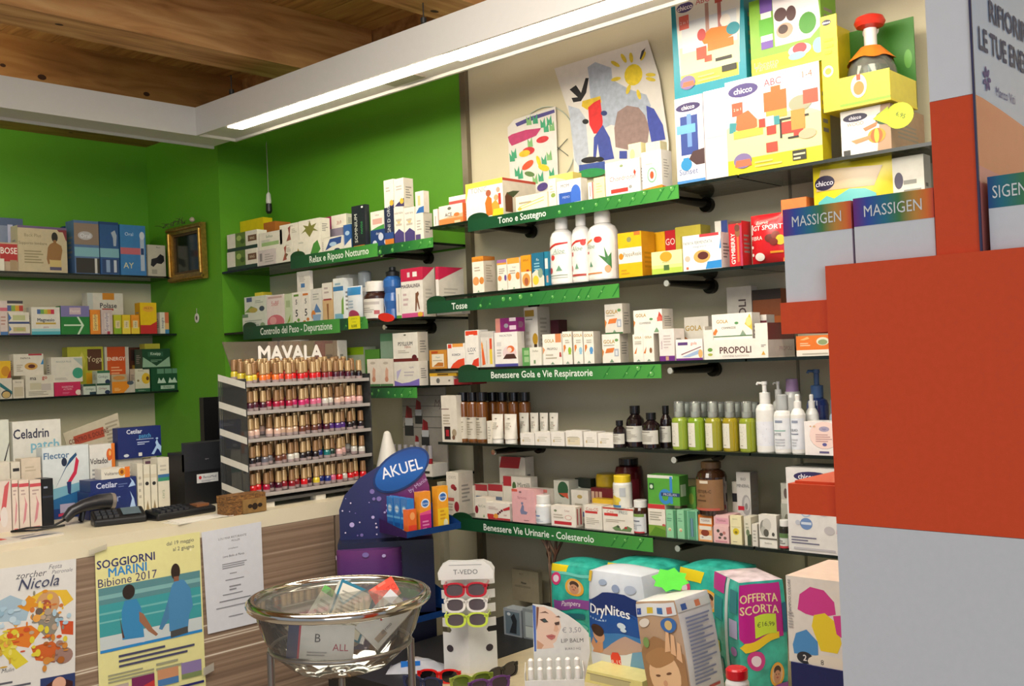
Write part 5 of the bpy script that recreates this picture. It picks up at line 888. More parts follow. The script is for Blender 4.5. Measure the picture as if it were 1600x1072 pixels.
bx('r4', 1257, 1308, 659, 'white carton with a big pale pink disc and small logo next to the orange display', '#ebe6e4', 'e .62 .58 .46 .4 #9a9290;e .62 .6 .46 .41 #efd4cc;e .62 .78 .16 .08 #a8a0b8;t .62 .78 .06 #5a5a9a logo;n .35 .4 .85 .66 #c09a98 4;e .62 .32 .07 .05 #5a5a98;r .45 .06 .75 .12 #5a5680;e .2 .86 .03 .02 #e0b090;e .32 .86 .04 .03 #d8b890', off=.006, d=.07)
bottle('r4', (1297, 1312), 624, 'clear blue capped bottle at the back beside the orange display', mat('#b8c4d0', .2, coat=.3), mat('#7a88a0', .3), SPP, SPC, off=.12)
# ================================================================= Vie Urinarie shelf
bx('r5', 698, 717, 738, 'tall white carton with red berries, left end of the Vie Urinarie shelf', '#e6dfcf', 't .5 .88 .07 #a8a090 OXYS;e .55 .66 .2 .06 #a83038;e .7 .62 .15 .05 #8a2028;r 0 .32 .6 .4 #c05a54;e .8 .2 .2 .12 #a02838;n .1 .1 .5 .3 #b8ae98 3', xs=740, sc='#c4bdae')
bx('r5', 720, 741, 758, 'white carton behind the berry carton on the Vie Urinarie shelf', '#e2dccc', 't .6 .8 .1 #a8a090 cistiget;e .25 .25 .2 .15 #a02838', off=.09)
bx('r5', 742, 760, 778, 'white carton with dark red berries at its left, near the strip start', '#e4decf', 'e .15 .4 .15 .2 #8a2030;t .6 .6 .13 #8a9080 NoCist;p #6a9a5a .7 .05 .85 .05 .78 .2', off=.012)
for a, b, s in ((742, 762, 'left'), (763, 786, 'right')):
    bx('r5', a, b, 757, '%s one of two white cartons with red tops and slate labels' % s, '#dfd8c8', 'r 0 .78 1 1 #a83038;r .1 .25 .95 .6 #6a7a90;n .2 .3 .8 .55 #c0c8d0 2', off=.1, d=.04, k='u'+s)
bx('r5', 781, 822, 714, 'white carton with a red corner and grey lettering at the back, topmost', '#ddd6c6', 'p #b02830 0 .8 .1 1 .85 1 .75 .8;r .1 .3 .7 .55 #a8a0a0;t .4 .44 .12 #5a5460 Quantum;n .15 .1 .7 .25 #b8b0a8 1', off=.15, d=.05)
bx('r5', 787, 830, 745, 'white carton with berries and a red block behind the pink carton', '#e0dacb', 'r 0 .75 .3 1 #b03038;e .4 .75 .07 .12 #4a6a3a;e .5 .5 .1 .16 #3a3a5a;e .4 .4 .08 .14 #4a4a6a;t .75 .8 .12 #6a6458 Mirtilli;n .65 .4 .9 .65 #a8a090 2', off=.105, d=.04)
bx('r5', 760, 797, 786, 'white carton with red foot and a rising red stepped line', '#e8e2d6', 'r .05 .0 1 .1 #b83038;r .03 .1 .3 .3 #c03a34;e .4 .2 .1 .15 #e09a3a;e .5 .35 .05 .07 #6a2a34;e .58 .45 .05 .07 #6a2a34;e .66 .55 .05 .07 #6a2a34;p #c03038 .7 .65 1 .85 1 .65 .75 .55;t .8 .3 .12 #a85050 cisti;n .1 .6 .5 .8 #c8b0a8 2')
bx('r5', 800, 836, 765, 'pink upright carton with a grey blue kneeling outline', '#e2aeb0', 'r 0 .92 .25 1 #d0584a;t .45 .75 .1 #b87078 femina;p #7a80a0 .38 .25 .62 .25 .68 .32 .52 .36 .52 .5 .45 .55 .35 .35;e .45 .58 .05 .04 #7a80a0;n .5 .06 .8 .1 #8a5a60 1;e .38 .92 .06 .03 #8a6a70', off=.006, d=.05)
bx('r5', 822, 856, 764, 'white carton with a pink red top edge behind the pink carton', '#e6dccf', 'r 0 .9 1 1 #d07a70', off=.075, d=.04)
bottle('r5', (840, 859), 773, 'white plastic bottle with a white screw cap on the Vie Urinarie shelf', wb, wb, [(.93, 0), (1, .02), (1, .62), (.85, .7)], [(.8, .7), (.88, .71), (.88, .98), (.8, 1)], lab=(.05, .58, '#dfe3e6'), gfx='e .2 .7 .1 .1 #4a7a6a;r .1 .4 .6 .5 #7a90b8;n .1 .08 .8 .3 #a8b4c0 3', off=.035)
bx('r5', 861, 900, 791, 'white carton with a red bar and red outline, striped right end', '#ece5da', 'r .12 .08 .82 .24 #c0303a;e .18 .75 .06 .06 #7a8a6a;t .65 .78 .09 #a07068 Colest;e .7 .45 .14 .12 #d8a8a0;e .7 .45 .11 .09 #ece5da;n .1 .4 .5 .65 #b8b0a0 2', xs=911, sc='#e0d8cc', sg='r .15 .1 .3 .9 #b04048;r .6 .1 .8 .9 #b04048')
bx('r5', 866, 890, 751, 'pale carton with a green and red disc top at the back', '#c8c8ba', 'e .6 .78 .35 .2 #2a5a3a;p #c8543a .3 .68 .95 .55 .9 .7;n .2 .1 .6 .5 #a8a89a 4', off=.11)
bx('r5', 893, 920, 766, 'white carton with gold and blue print behind the red barred box', '#dfdacd', 'e .5 .8 .15 .06 #b8a060;r .2 .2 .8 .35 #6a7aa8;n .2 .5 .8 .7 #b0aa98 1', off=.1)
bx('r5', 899, 924, 748, 'dark green carton with pale letters at the back', '#1f2a22', 'b .3 .6 .4 #c8d0c0 B', off=.165, d=.03)
bx('r5', 924, 962, 763, 'maroon carton with a row of small pictures at the back', '#6a1a22', 'r .02 .1 .14 .9 #c8a890;r .18 .1 .3 .9 #c09a80;r .34 .1 .46 .9 #c8a890;n .6 .3 .9 .7 #a85a54 3', off=.11, d=.03)
bx('r5', 926, 964, 780, 'flat yellow carton in front of the maroon one', '#d8b02a', 'r .3 .3 .7 .7 #a8862a', off=.075, d=.03)
bottle('r5', (936, 963), 740, 'yellow round tub at the back beside the big maroon bottle', mat('#d8b424', .35), None, [(.9, 0), (1, .05), (1, .95), (.9, 1), (0, 1)], None, lab=(.45, .75, '#c09a1e'), gfx='r .3 .2 .7 .8 #6a5020', off=.2)
bx('r5', 913, 941, 790, 'white carton with red lettering, left of the red and green herb carton', '#e8e2d6', 't .45 .84 .13 #b8483a C.no-CIS;r .05 .66 .75 .76 #c83a38;n .1 .2 .9 .5 #b8b0a0 4', off=.02)
bx('r5', 942, 990, 794, 'white carton with red bar, grey letters and a herb sprig', '#eae4d8', 'r 0 .93 1 1 #c0483c;t .25 .83 .13 #c03a34 C.no;t .68 .83 .13 #6a7a80 PRESS;r .05 .65 .5 .76 #d03a36;p #6a8a5a .3 .15 .5 .3 .6 .1 .8 .28 .95 .2 .9 .05 .4 .05;e .5 .22 .05 .04 #3a4a3a;e .75 .2 .05 .05 #a83a3a;n .1 .4 .8 .55 #b8b0a0 2', off=.012, k='cno')
bottle('r5', (961, 985), 742, 'white bottle with a yellow cap standing on the herb sprig carton', wb, mat('#e4c628', .3), [(.93, 0), (1, .02), (1, .72), (.95, .78)], [(.86, .78), (.9, .79), (.9, .98), (.85, 1)], lab=(.04, .7, '#e4e2d6'), gfx='p #d8b83a .1 .1 .1 .4 .3 .55 .6 .4 .6 .1;e .5 .35 .2 .12 #e0c84a;r .05 0 .7 .1 #4a80b0;r .65 .5 .95 .9 #b8bcc0;n .05 .65 .4 .85 #8a8a80 2', off=.035, on='cno')
bottle('r5', (966, 1002), 716, 'big maroon bottle with a black cap at the back of the shelf', mat('#571018', .2, coat=.4), blk, [(.93, 0), (1, .03), (1, .8), (.9, .88), (.62, .9)], [(.66, .9), (.68, .91), (.68, 1), (.6, 1)], lab=(.2, .7, '#6a1420'), gfx='r .2 .7 .5 .8 #c8a8a0;n .2 .2 .8 .6 #9a4a4c 3', off=.17)
bottle('r5', (992, 1011), 781, 'small brown bottle with white cap and white label beside the herb carton', mat('#3a1c10', .15, coat=.5), wb, [(.93, 0), (1, .02), (1, .7), (.85, .78)], [(.86, .78), (.9, .79), (.9, .99), (.85, 1)], lab=(.03, .6, '#dadde0'), gfx='r 0 .85 1 1 #7a9a4a;r .1 .6 .7 .66 #6a7080;n .1 .2 .8 .5 #a8acb4 3;r 0 0 1 .08 #b83a40', off=.035)
bx('r5', 1013, 1040, 788, 'white carton with red top and a green leaf photo foot', '#e6dfd2', 'r 0 .86 1 1 #c8353a;r 0 0 1 .34 #7aa03a;p #5a8a2a 0 .0 .4 .3 1 .2 1 0;e .9 .36 .1 .04 #c05a54;n .1 .5 .8 .8 #a8a494 4', off=.012, k='rl')
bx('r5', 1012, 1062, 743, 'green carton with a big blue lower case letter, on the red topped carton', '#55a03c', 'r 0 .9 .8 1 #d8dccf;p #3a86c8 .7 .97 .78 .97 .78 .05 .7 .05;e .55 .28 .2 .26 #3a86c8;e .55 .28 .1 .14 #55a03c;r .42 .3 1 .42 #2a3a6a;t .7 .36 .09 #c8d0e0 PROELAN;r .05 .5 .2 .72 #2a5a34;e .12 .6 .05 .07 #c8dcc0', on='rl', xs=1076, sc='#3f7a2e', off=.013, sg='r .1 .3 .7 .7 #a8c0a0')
for a, b, s in ((1041, 1056, 'left'), (1058, 1073, 'right')):
    bx('r5', a, b, 797, '%s one of two mint green slim cartons with a small flower' % s, '#8fcaa0', 'r .75 0 1 1 #4a8a62;e .35 .3 .18 .06 #e0d8b0;e .38 .27 .1 .04 #c89a7a;t .4 .85 .04 #4a6a54 crema;n .1 .6 .6 .75 #6aa080 2', off=.01, d=.04)
bx('r5', 1074, 1090, 799, 'green slim carton with a blue grey tube picture', '#8ac8a4', 'r .1 0 .85 1 #5a9a78;r .3 .1 .6 .75 #4a7080;r .4 .1 .5 .75 #7aa0b0', off=.014)
bx('r5', 1074, 1088, 761, 'tall green and blue carton at the back of the Vie Urinarie shelf', '#6aa84a', 'p #4a90c0 0 .3 1 .5 1 .3 0 .1;e .5 .75 .3 .12 #a0b84a', off=.09, d=.03)
bx('r5', 1062, 1092, 749, 'olive beige carton at the back beside the brown vitamin bottle', '#a09a6a', 'n .1 .4 .6 .8 #6a6440 3', off=.18, d=.03)
for a, b, n_, c, g in ((1091, 1113, 'orange', '#d8782e', 'r .1 .1 .95 .4 #e6ded0;e .5 .55 .3 .22 #8a3a24;r .1 .75 .95 1 #e4ddd0;e .3 .25 .08 .06 #b0a0a0'), (1115, 1139, 'pink', '#e8bcbc', 'e .3 .7 .1 .1 #4a4a40;e .5 .5 .12 .1 #5a4a44;e .7 .6 .1 .1 #c07a74;e .4 .3 .1 .07 #4a4a40;e .75 .3 .1 .09 #6a5a50;r .1 .05 .9 .12 #d08a94')):
    bx('r5', a, b, 822, 'lower %s carton of the herbal tea stack under the brown bottle' % n_, '#eadfd2' if n_ == 'orange' else c, ('r 0 0 1 1 #e2a064;' if n_ == 'orange' else '')+g, off=.01, k='t'+n_, d=.07)
    bx('r5', a, b, 805, 'upper %s carton of the herbal tea stack under the brown bottle' % n_, c, 'r .1 .2 .95 .75 %s;t .5 .5 .2 #8a5a54 TISANA' % ('#e8dfd2' if n_ == 'orange' else '#e0a0b0'), on='t'+n_, off=.011, k='tt'+n_, d=.07)
bottle('r5', (1092, 1133), 721, 'big brown glass vitamin bottle with a tan label standing on the herbal teas', mat('#2e1a0e', .1, coat=.6), mat('#4a3620', .35), [(.9, 0), (.97, .02), (1, .1), (1, .72), (.9, .8), (.62, .85), (.6, .87)], [(.62, .87), (.66, .88), (.66, .99), (.6, 1)], lab=(.1, .68, '#8a6644'), gfx='r .35 .88 .65 .97 #d8ccb8;t .5 .62 .1 #3a2a1a ESTER-C;t .45 .48 .07 #3a2a1a PLUS;n .2 .3 .7 .4 #5a4028 1;r 0 0 1 .08 #b85a4a', off=.045, on='ttorange')
bx('r5', 1141, 1159, 806, 'cream carton with a yellow flower on the Vie Urinarie shelf', '#e8dfb4', 'e .5 .45 .28 .12 #d8c02a;e .5 .42 .14 .05 #8a7a1a;t .45 .88 .05 #8a8460 Iperico;n .2 .08 .7 .12 #8a8470 1;r .1 .6 .9 .62 #c8be94', off=.01, xs=1162, sc='#d8d0a8')
bx('r5', 1163, 1174, 808, 'narrow pale carton with a dark leaf photo beside the cream one', '#d8d4c0', 'r .4 0 1 .4 #3a4a34;e .5 .45 .25 .12 #6a7a5a;n .2 .6 .8 .85 #a8a894 2', off=.014)
bx('r5', 1145, 1158, 753, 'white and black banded carton at the back beside the grey tall one', '#c8c4b6', 'r 0 .65 1 .8 #2a2a2e;r 0 0 1 .12 #c03a4a;n .1 .2 .8 .5 #8a8a84 3', off=.09, d=.03)
bx('r5', 1175, 1184, 819, 'small white carton with grey print left of the flower photo carton', '#d8d4ca', 'n .2 .2 .8 .8 #a8a49a 4', off=.012, k='sm')
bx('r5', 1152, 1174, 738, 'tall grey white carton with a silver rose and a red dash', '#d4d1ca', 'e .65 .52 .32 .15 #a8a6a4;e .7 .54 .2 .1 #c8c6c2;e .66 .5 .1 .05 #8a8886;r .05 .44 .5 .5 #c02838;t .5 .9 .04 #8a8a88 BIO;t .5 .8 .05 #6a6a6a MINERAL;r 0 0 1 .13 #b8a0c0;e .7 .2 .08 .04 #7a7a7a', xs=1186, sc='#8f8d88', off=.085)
bx('r5', 1186, 1214, 805, 'white carton with a grey flower photo on the Vie Urinarie shelf', '#e8e5dc', 'r .05 .35 1 1 #dfdcd4;e .3 .6 .25 .25 #8a8880;e .45 .7 .25 .2 #c4c2ba;e .25 .5 .15 .15 #b0aea6;e .4 .45 .15 .12 #5a5850;e .8 .42 .08 .06 #4a4844;r .0 .25 1 .3 #6a665c;t .5 .14 .06 #8a8a80 fitobios', xs=1221, sc='#d0ccc0', off=.01)
bottle('r5', (1219, 1234), 812, 'small dark bottle with a white cap in front of the stacked grey cartons', mat('#2a2a24', .2), wb, [(.93, 0), (1, .02), (1, .7), (.85, .78)], [(.86, .78), (.9, .79), (.9, .99), (.85, 1)], lab=(.05, .55, '#d0d4ce'), gfx='r 0 .7 1 1 #5a7a4a;n .1 .3 .8 .6 #7a7a78 2;r 0 0 1 .15 #b83a44', off=.02)
bx('r5', 1221, 1236, 787, 'lower grey green carton at the back beside the big white logo carton', '#b8b8aa', 'e .6 .5 .3 .25 #7a7a6a', off=.09, k='gg', d=.03)
bx('r5', 1220, 1235, 755, 'upper grey green carton at the back beside the big white logo carton', '#c0beb2', 'e .5 .5 .2 .25 #6a5a54;r 0 0 1 .2 #d8d4c8', on='gg', off=.09, d=.03)
bx('r5', 1230, 1312, 732, 'big white carton with blue round seals, partly behind the orange tray', '#dcdad8', 'e .5 .9 .35 .06 #2e2858;b .4 .9 .06 #e8e6ee chicco;e .36 .34 .12 .07 #6a88b8;r .26 .33 .46 .36 #c8d4e4;e .36 .48 .11 .06 #a8b8d0;e .36 .48 .08 .045 #d4d6da;e .7 .5 .11 .06 #b8b8bc;e .7 .5 .08 .045 #d8d8d8;e .8 .28 .1 .05 #b8b4b8;n .06 .1 .6 .2 #6a6880 3;n .1 .03 .9 .09 #b8b6bc 1;e .2 .35 .05 .03 #b8bcc8;p #d890a0 .93 .25 1 .25 1 .4 .95 .38', off=-.002, d=.14)
# ================================================================= counter
ZC, YCF = 1.05, 3.17
lam = bpy.data.materials.new('counter_laminate'); lam.use_nodes = True
def _lam():
    nt = lam.node_tree; p = nt.nodes['Principled BSDF']; p.inputs['Roughness'].default_value = .5
    tc = nt.nodes.new('ShaderNodeTexCoord'); mp = nt.nodes.new('ShaderNodeMapping'); mp.inputs['Scale'].default_value = (.1, .1, 85)
    nz = nt.nodes.new('ShaderNodeTexNoise'); nz.inputs['Scale'].default_value = 1; nz.inputs['Detail'].default_value = 5
    rp = nt.nodes.new('ShaderNodeValToRGB'); e = rp.color_ramp.elements; e.new(.5); e.new(.64)
    for k, (q, h) in enumerate(((.3, '#715c4c'), (.5, '#8d7662'), (.635, '#9a8470'), (.67, '#d8ccba'))): e[k].position = q; e[k].color = lin(h)
    nt.links.new(tc.outputs['Object'], mp.inputs[0]); nt.links.new(mp.outputs[0], nz.inputs['Vector']); nt.links.new(nz.outputs['Fac'], rp.inputs[0]); nt.links.new(rp.outputs[0], p.inputs['Base Color'])
_lam()
ct = thing('counter', (1.6, YCF, 0), 'long pharmacy counter with pale top and striped brown laminate front', 'counter')
def cb(name, mb): return mb.build(name, ct, (-1.6, -YCF, 0))
topm = mat('#ddd3b8', .35, noise=.03, scale=8)
mb = MB(); mb.box(-1.2, 2.79, YCF, 4.02, ZC-.055, ZC, topm); cb('countertop', mb)
mb = MB(); mb.box(-1.2, 2.40, YCF+.001, YCF+.03, 0, ZC-.056, lam); cb('front_panel', mb)
mb = MB(); mb.box(2.41, 2.44, YCF, 4.0, 0, ZC-.056, mat('#8d7a68', .5)); cb('end_panel', mb)
def onc(px, py): return atz(px, py, ZC)
# posters taped to the counter front
def poster(pts, name, label, cat, fc, art, rough=.4, tapes=()):
    y = YCF-.004
    Q = [aty(px, py, y) for px, py in pts]; o = Q[0]
    def P(u, v, L):
        b = Q[3]+(Q[2]-Q[3])*u; t_ = Q[0]+(Q[1]-Q[0])*u; r = b+(t_-b)*v
        return (float(r[0]-o[0]), -L, float(r[2]-o[2]))
    w = float(np.linalg.norm(Q[1]-Q[0])); h = float(np.linalg.norm(Q[0]-Q[3]))
    mb = MB(); c = [P(0, 0, 0), P(1, 0, 0), P(1, 1, 0), P(0, 1, 0)]
    mb.solid_poly([(a[0], a[2]) for a in c], 0, .0008, mat(fc, rough, noise=.02)); printed(mb, art, P, w, h)
    ob = tag(mb.build(name, None, (float(o[0]), y, float(o[2]))), label, cat)
    for tp in tapes:
        m2 = MB(); m2.poly([P(*tp[0], .0065), P(*tp[1], .0065), P(*tp[2], .0065), P(*tp[3], .0065)], clear('#d8d4c8', .5)); m2.build('tape', ob)
    return ob
SOG = 'e .9 .9 .01 .01 #f0ecc0;b .28 .90 .05 #33336a SOGGIORNI;b .29 .845 .055 #2f86c8 MARINI;t .29 .79 .052 #33336a Bibione 2017;t .8 .955 .025 #4a4a5a dal 19 maggio;t .83 .915 .025 #4a4a5a al 2 giugno;'
SOG += 'r .02 .43 .985 .76 #3f9aa0;r .02 .66 .985 .76 #5a8a90;r .02 .69 .985 .715 #7fb0b0;r .02 .6 .985 .612 #6fb4b4;r .02 .55 .985 .56 #74b8b8;r .02 .39 .985 .47 #c6cfd0;r .02 .375 .985 .392 #2f86c8;'
SOG += 'p #3a86b8 .22 .43 .22 .6 .25 .66 .36 .66 .4 .6 .42 .42;p #c8ccd4 .24 .42 .24 .4 .42 .39 .42 .42;e .29 .71 .058 .045 #2f2622;p #9a6a50 .38 .58 .42 .56 .5 .46 .55 .42 .53 .41 .46 .45 .38 .52;p #5a3a2c .2 .58 .22 .5 .24 .44 .22 .44;'
SOG += 'p #4a86b4 .66 .42 .66 .62 .7 .7 .74 .73 .82 .72 .88 .66 .9 .55 .86 .5 .84 .41;p #4a7ea8 .66 .62 .62 .55 .56 .45 .59 .44 .66 .5;e .74 .78 .045 .05 #33261f;p #8a5a44 .72 .72 .77 .72 .77 .75 .72 .75;p #4a4a4a .67 .42 .84 .43 .84 .39 .67 .38;'
SOG += 'n .18 .27 .9 .36 #4a4a66 3;n .08 .19 .5 .25 #9a9a80 3;n .52 .2 .8 .26 #9a9a80 2;r .04 .08 .26 .17 #b8a8a0;r .05 .08 .2 .13 #a83040;r .29 .09 .5 .19 #7a2a5a;p #c03a3a .32 .09 .5 .09 .5 .15 .4 .13;r .53 .1 .73 .2 #c8906a;r .53 .1 .73 .14 #4a7ab0;r .76 .11 .96 .21 #8a7aa8;r .76 .11 .96 .14 #7a8a5a;r .68 .06 .98 .075 #2a2a6a;b .58 .05 .03 #33336a SOGEIL;n .6 .0 .95 .04 #5a5a70 2'
poster(((148, 858), (312, 831), (322, 1080), (156, 1122)), 'poster', 'yellow seaside holiday poster of two people seen from behind by the water', 'poster', '#e2dd9c', SOG, tapes=[((-.06, .97), (.1, .99), (.1, 1.02), (-.06, 1.0)), ((.97, .1), (1.08, .12), (1.08, .17), (.97, .15))])
NIC = 'i .62 .93 .05 #4a4a54 zorcher;i .82 .965 .035 #6a6a74 Festa;i .88 .925 .03 #6a6a74 Patronale;'
NIC += 'p #9fb8c8 .3 .75 .45 .8 .62 .72 .58 .6 .35 .62;p #e0b83a .6 .76 .72 .8 .92 .78 .98 .7 .9 .66 .86 .74 .7 .76 .64 .7;p #d8902a .52 .7 .6 .78 .66 .74 .6 .66;e .76 .7 .1 .09 #c89a6a;e .74 .68 .05 .05 #a8543a;p #8a8478 .66 .62 .72 .64 .86 .62 .84 .5 .78 .42 .7 .5;p #d87a2a .42 .56 .62 .56 .7 .5 .6 .4 .46 .44;p #c8502a .86 .56 .98 .54 .98 .44 .88 .46;p #d8c83a .32 .5 .42 .54 .5 .4 .6 .3 .5 .26 .38 .4;p #c8602a .62 .4 .8 .42 .9 .34 .82 .26 .66 .3;e .9 .3 .08 .06 #9a7a70;p #c89a3a .2 .72 .3 .76 .34 .6 .24 .54;p #a8522a .22 .62 .32 .56 .38 .42 .34 .4 .26 .5;e .22 .74 .06 .06 #e0c060;p #d8b060 .05 .8 .2 .78 .18 .6 .06 .62;'
NIC += 't .2 .43 .025 #4a4a4a musica;n .02 .36 .2 .4 #6a6a70 1;i .3 .265 .03 #3a3a44 ai Piazzali del Mulin;i .2 .23 .028 #3a3a44 Stammuni;n .02 .1 .62 .2 #5a5a64 3;r .7 .0 1 .16 #2a3a6a;p #3a1a20 .74 0 .74 .1 .85 .15 .98 .1 .98 0;e .86 .1 .06 .05 #d8a890'
random.seed(11)
for cu, cv, su, sv, n_, cols in ((.74, .68, .13, .1, 26, ('#e0b83a', '#d8902a', '#e8cc5a', '#c8743a')), (.74, .58, .1, .1, 20, ('#8a8478', '#a8988a', '#b8a08a', '#6a5a50')), (.6, .48, .22, .1, 26, ('#d87a2a', '#c8502a', '#e0a04a', '#d8c83a')), (.42, .42, .12, .14, 18, ('#d8c83a', '#e0d46a', '#c8a03a')), (.38, .68, .13, .09, 16, ('#a8c4d4', '#bcd0dc', '#8fb0c4')), (.9, .58, .08, .05, 8, ('#8fb0c4', '#a8c4d4')), (.15, .66, .1, .12, 18, ('#c89a3a', '#d8b060', '#a8522a', '#e0c060')), (.78, .36, .14, .1, 20, ('#a8622a', '#9a7a70', '#c8863a', '#d8c83a'))):
    for q in range(n_):
        NIC += ';e %.3f %.3f %.3f %.3f %s' % (random.gauss(cu, su*.6), random.gauss(cv, sv*.6), random.uniform(.008, .035), random.uniform(.005, .028), random.choice(cols))
NIC = ';'.join(x for x in NIC.split(';') if not x.startswith('e ') or (.02 < float(x.split()[1]) < .95))
NIC += ';i .68 .865 .085 #3f4460 Nicola'
poster(((-75, 899), (119, 873), (117, 1085), (-75, 1122)), 'poster', 'white feast day poster with loose watercolour figures and large script lettering', 'poster', '#dcdad6', NIC)
MEN = 't .5 .9 .022 #5a5a60 LOU MAR RISTORANTE;t .55 .865 .02 #5a5a60 MULLER;i .5 .79 .018 #7a7a80 compleanni;i .5 .72 .022 #5a5a60 Loro Bollo di Pianta;n .3 .6 .72 .66 #8a8a90 3;n .42 .54 .62 .56 #8a8a90 1;n .34 .48 .66 .5 #8a8a90 1;n .4 .38 .6 .44 #8a8a90 2;n .28 .34 .74 .36 #8a8a90 1;n .22 .28 .76 .3 #7a7a80 1;n .16 .22 .84 .24 #8a8a90 1;n .36 .12 .64 .14 #8a8a90 1'
poster(((315, 832), (408, 815), (414, 970), (325, 991)), 'paper_sheet', 'white typed sheet taped right of the yellow poster', 'notice', '#d3d5dc', MEN)
# ---------------------------------------------------------------- goods along the back of the counter
def ROWC(y): 
    k = 'c%.2f' % y
    ROW[k] = Row('L', y, ZC, ''); return k
c1, c2, c3 = ROWC(3.56), ROWC(3.70), ROWC(3.84)
K = dict(gap=.0015)
bx(c1, -2, 18, 752, 'pale carton with red streaks at the left frame edge on the counter', '#d4c6bc', 'p #c0545a 0 .2 .5 .9 .9 1 .6 .5;e .4 .3 .3 .2 #d8d0cc', d=.05, **K)
for a, b, s in ((19, 29, 'first'), (30, 46, 'second'), (47, 65, 'third')):
    bx(c1, a, b, 750, '%s white and red slim carton standing on the counter at far left' % s, '#d9cabd', 'r .0 .86 1 .93 #c04a54;p #c8828a .3 .1 .6 .55 .5 .7 .8 .5 .6 .2;n .2 .7 .8 .84 #b09a94 2;r .2 0 .8 .04 #d8404a', d=.05, k='pk'+s, **K)
bx(c2, -2, 17, 722, 'white carton behind the red streaked box on the counter', '#d6cfbf', 'n .2 .4 .8 .8 #b8b0a0 3', d=.05, k='wl', **K)
bx(c2, 18, 33, 722, 'white carton with a small dark label behind the slim red cartons', '#d8d1c0', 'r .2 .85 .9 .9 #2a2a2e', d=.05, k='wl2', **K)
bx(c2, 34, 65, 716, 'plain cream carton behind the slim red cartons', '#d6c7b2', 'n .2 .8 .8 .9 #c0b098 2', d=.05, k='wl3', **K)
bx(c3, 21, 97, 657, 'large white patch carton with navy and light blue lettering', '#d8d6cc', 'b .38 .87 .10 #33344a Celadrin;b .66 .73 .10 #7ab0c4 patch;n .4 .48 .8 .6 #a0a098 3;e .1 .12 .04 .03 #5a5a60;n .18 .08 .55 .14 #8a8a88 1', d=.04, **K)
bx(c3, -2, 16, 656, 'white leaflet holder with black curve and green corner at the frame edge', '#cfd2c6', 'p #3fa03a 0 0 .9 0 .9 .3 .4 .45 0 .5;p #1c1c20 0 .42 .5 .55 1 .75 1 .78 .5 .6 0 .48', d=.03, **K)
bx(c2, 67, 140, 697, 'white to blue patch carton with a leaping dancer figure', '#d4dcdc', 'r 0 0 1 .14 #1e3f80;p #2a6aa0 0 .14 1 .14 1 .4 0 .24;p #7ab0c4 0 .24 1 .4 1 .5 0 .4;b .3 .88 .09 #5a7a9a Flector;p #1f4f78 .25 .42 .5 .7 .62 .78 .74 .86 .72 .9 .58 .82 .4 .6;p #c82a4a .72 .84 .78 .78 .72 .6 .55 .45 .52 .5 .66 .64;e .46 .78 .06 .06 #1c2a44;p #2a3a6a .5 .5 .6 .5 .58 .32 .52 .34;r .34 .08 .66 .2 #b8b0c8;p #c83a5a .3 0.03 .8 .08 .8 .1 .3 .07;e .16 .45 .06 .06 #a8d0cc;e .88 .15 .06 .05 #a8c4d0', d=.05, k='fl', **K)
bx(c2, 141, 181, 694, 'white patch carton with an orange corner swirl and grey wedge', '#dcdad2', 'r .86 0 1 .0.3 #d8742a'.replace('.0.3', '.3')+';p #e07a28 .86 .3 .86 1 1 1 1 .3;e .78 .84 .12 .09 #d8642a;e .8 .86 .05 .04 #e8b060;b .36 .76 .1 #4a4448 Voltadol;p #b8b8b4 .15 .05 .62 .55 .95 .5 .5 .2;n .08 .5 .4 .68 #9a9a98 3', d=.05, k='vo', **K)
bx(c1, 158, 203, 732, 'small white carton with orange right end lying before the swirl carton', '#d9d5c8', 'r .82 0 1 1 #dc7428;e .72 .55 .12 .38 #d8902a;e .72 .55 .06 .2 #8a4a1c;t .36 .5 .3 #5a5450 Voltaren', d=.05, on=None, **K) if False else None
bx(c1, 139, 214, 766, 'navy patch carton lying flat, lower of the pair by the card terminal', '#1e2f6a', 't .35 .7 .3 #8a9ac8 Cetilar;p #a8c4e8 .82 .1 .9 .6 .86 .9 .94 .6 .98 .2;n .3 .2 .7 .5 #5a6aa0 2', d=.09, k='n1', **K)
bx(c1, 141, 213, 748, 'navy patch carton lying flat, upper of the pair by the card terminal', '#1e2f6a', 'b .35 .5 .5 #c8d0e8 Cetilar;p #a8c4e8 .82 .1 .9 .6 .86 .95 .94 .6 .98 .2;n .6 .2 .8 .6 #5a6aa0 2', d=.085, on='n1', k='n2', **K)
bx(c1, 158, 203, 731, 'small white carton with orange right end lying on the navy cartons', '#d9d5c8', 'r .82 0 1 1 #dc7428;e .72 .55 .12 .38 #d8902a;e .72 .55 .06 .2 #8a4a1c;t .36 .5 .3 #5a5450 Voltaren', d=.05, on='n2', **K)
for a, b, t, s, g in ((215, 224, 724, 'narrow white carton right of the navy cartons', 'n .2 .3 .8 .8 #b0aa9a 4'), (225, 235, 726, 'white slim carton with black mark, left of the pair', 'r 0 .72 1 .8 #cfc6ae;e .5 .6 .3 .04 #2a2a2a;p #8a7a5a .2 .02 .5 .25 .8 .02'), (236, 246, 726, 'white slim carton with black mark, right of the pair', 'r 0 .72 1 .8 #cfc6ae;e .5 .6 .3 .04 #2a2a2a;p #8a7a5a .2 .02 .5 .25 .8 .02'), (247, 265, 715, 'white slim carton with a blue green band at the right end of the counter row', 'r 0 .55 1 .68 #3a8a6a;r 0 .62 1 .68 #3a6a9a;T .45 .3 .3 #8a9a7a cera;n .2 .75 .8 .9 #b8b4a4 2')):
    bx(c1, a, b, t, s, '#d8d3c0', g, d=.05, **K)
bx(c2, 186, 224, 716, 'white supporting carton behind the slim cartons', '#d2ccbc', 'n .1 .7 .6 .9 #a8a498 2', d=.06, k='su', **K)
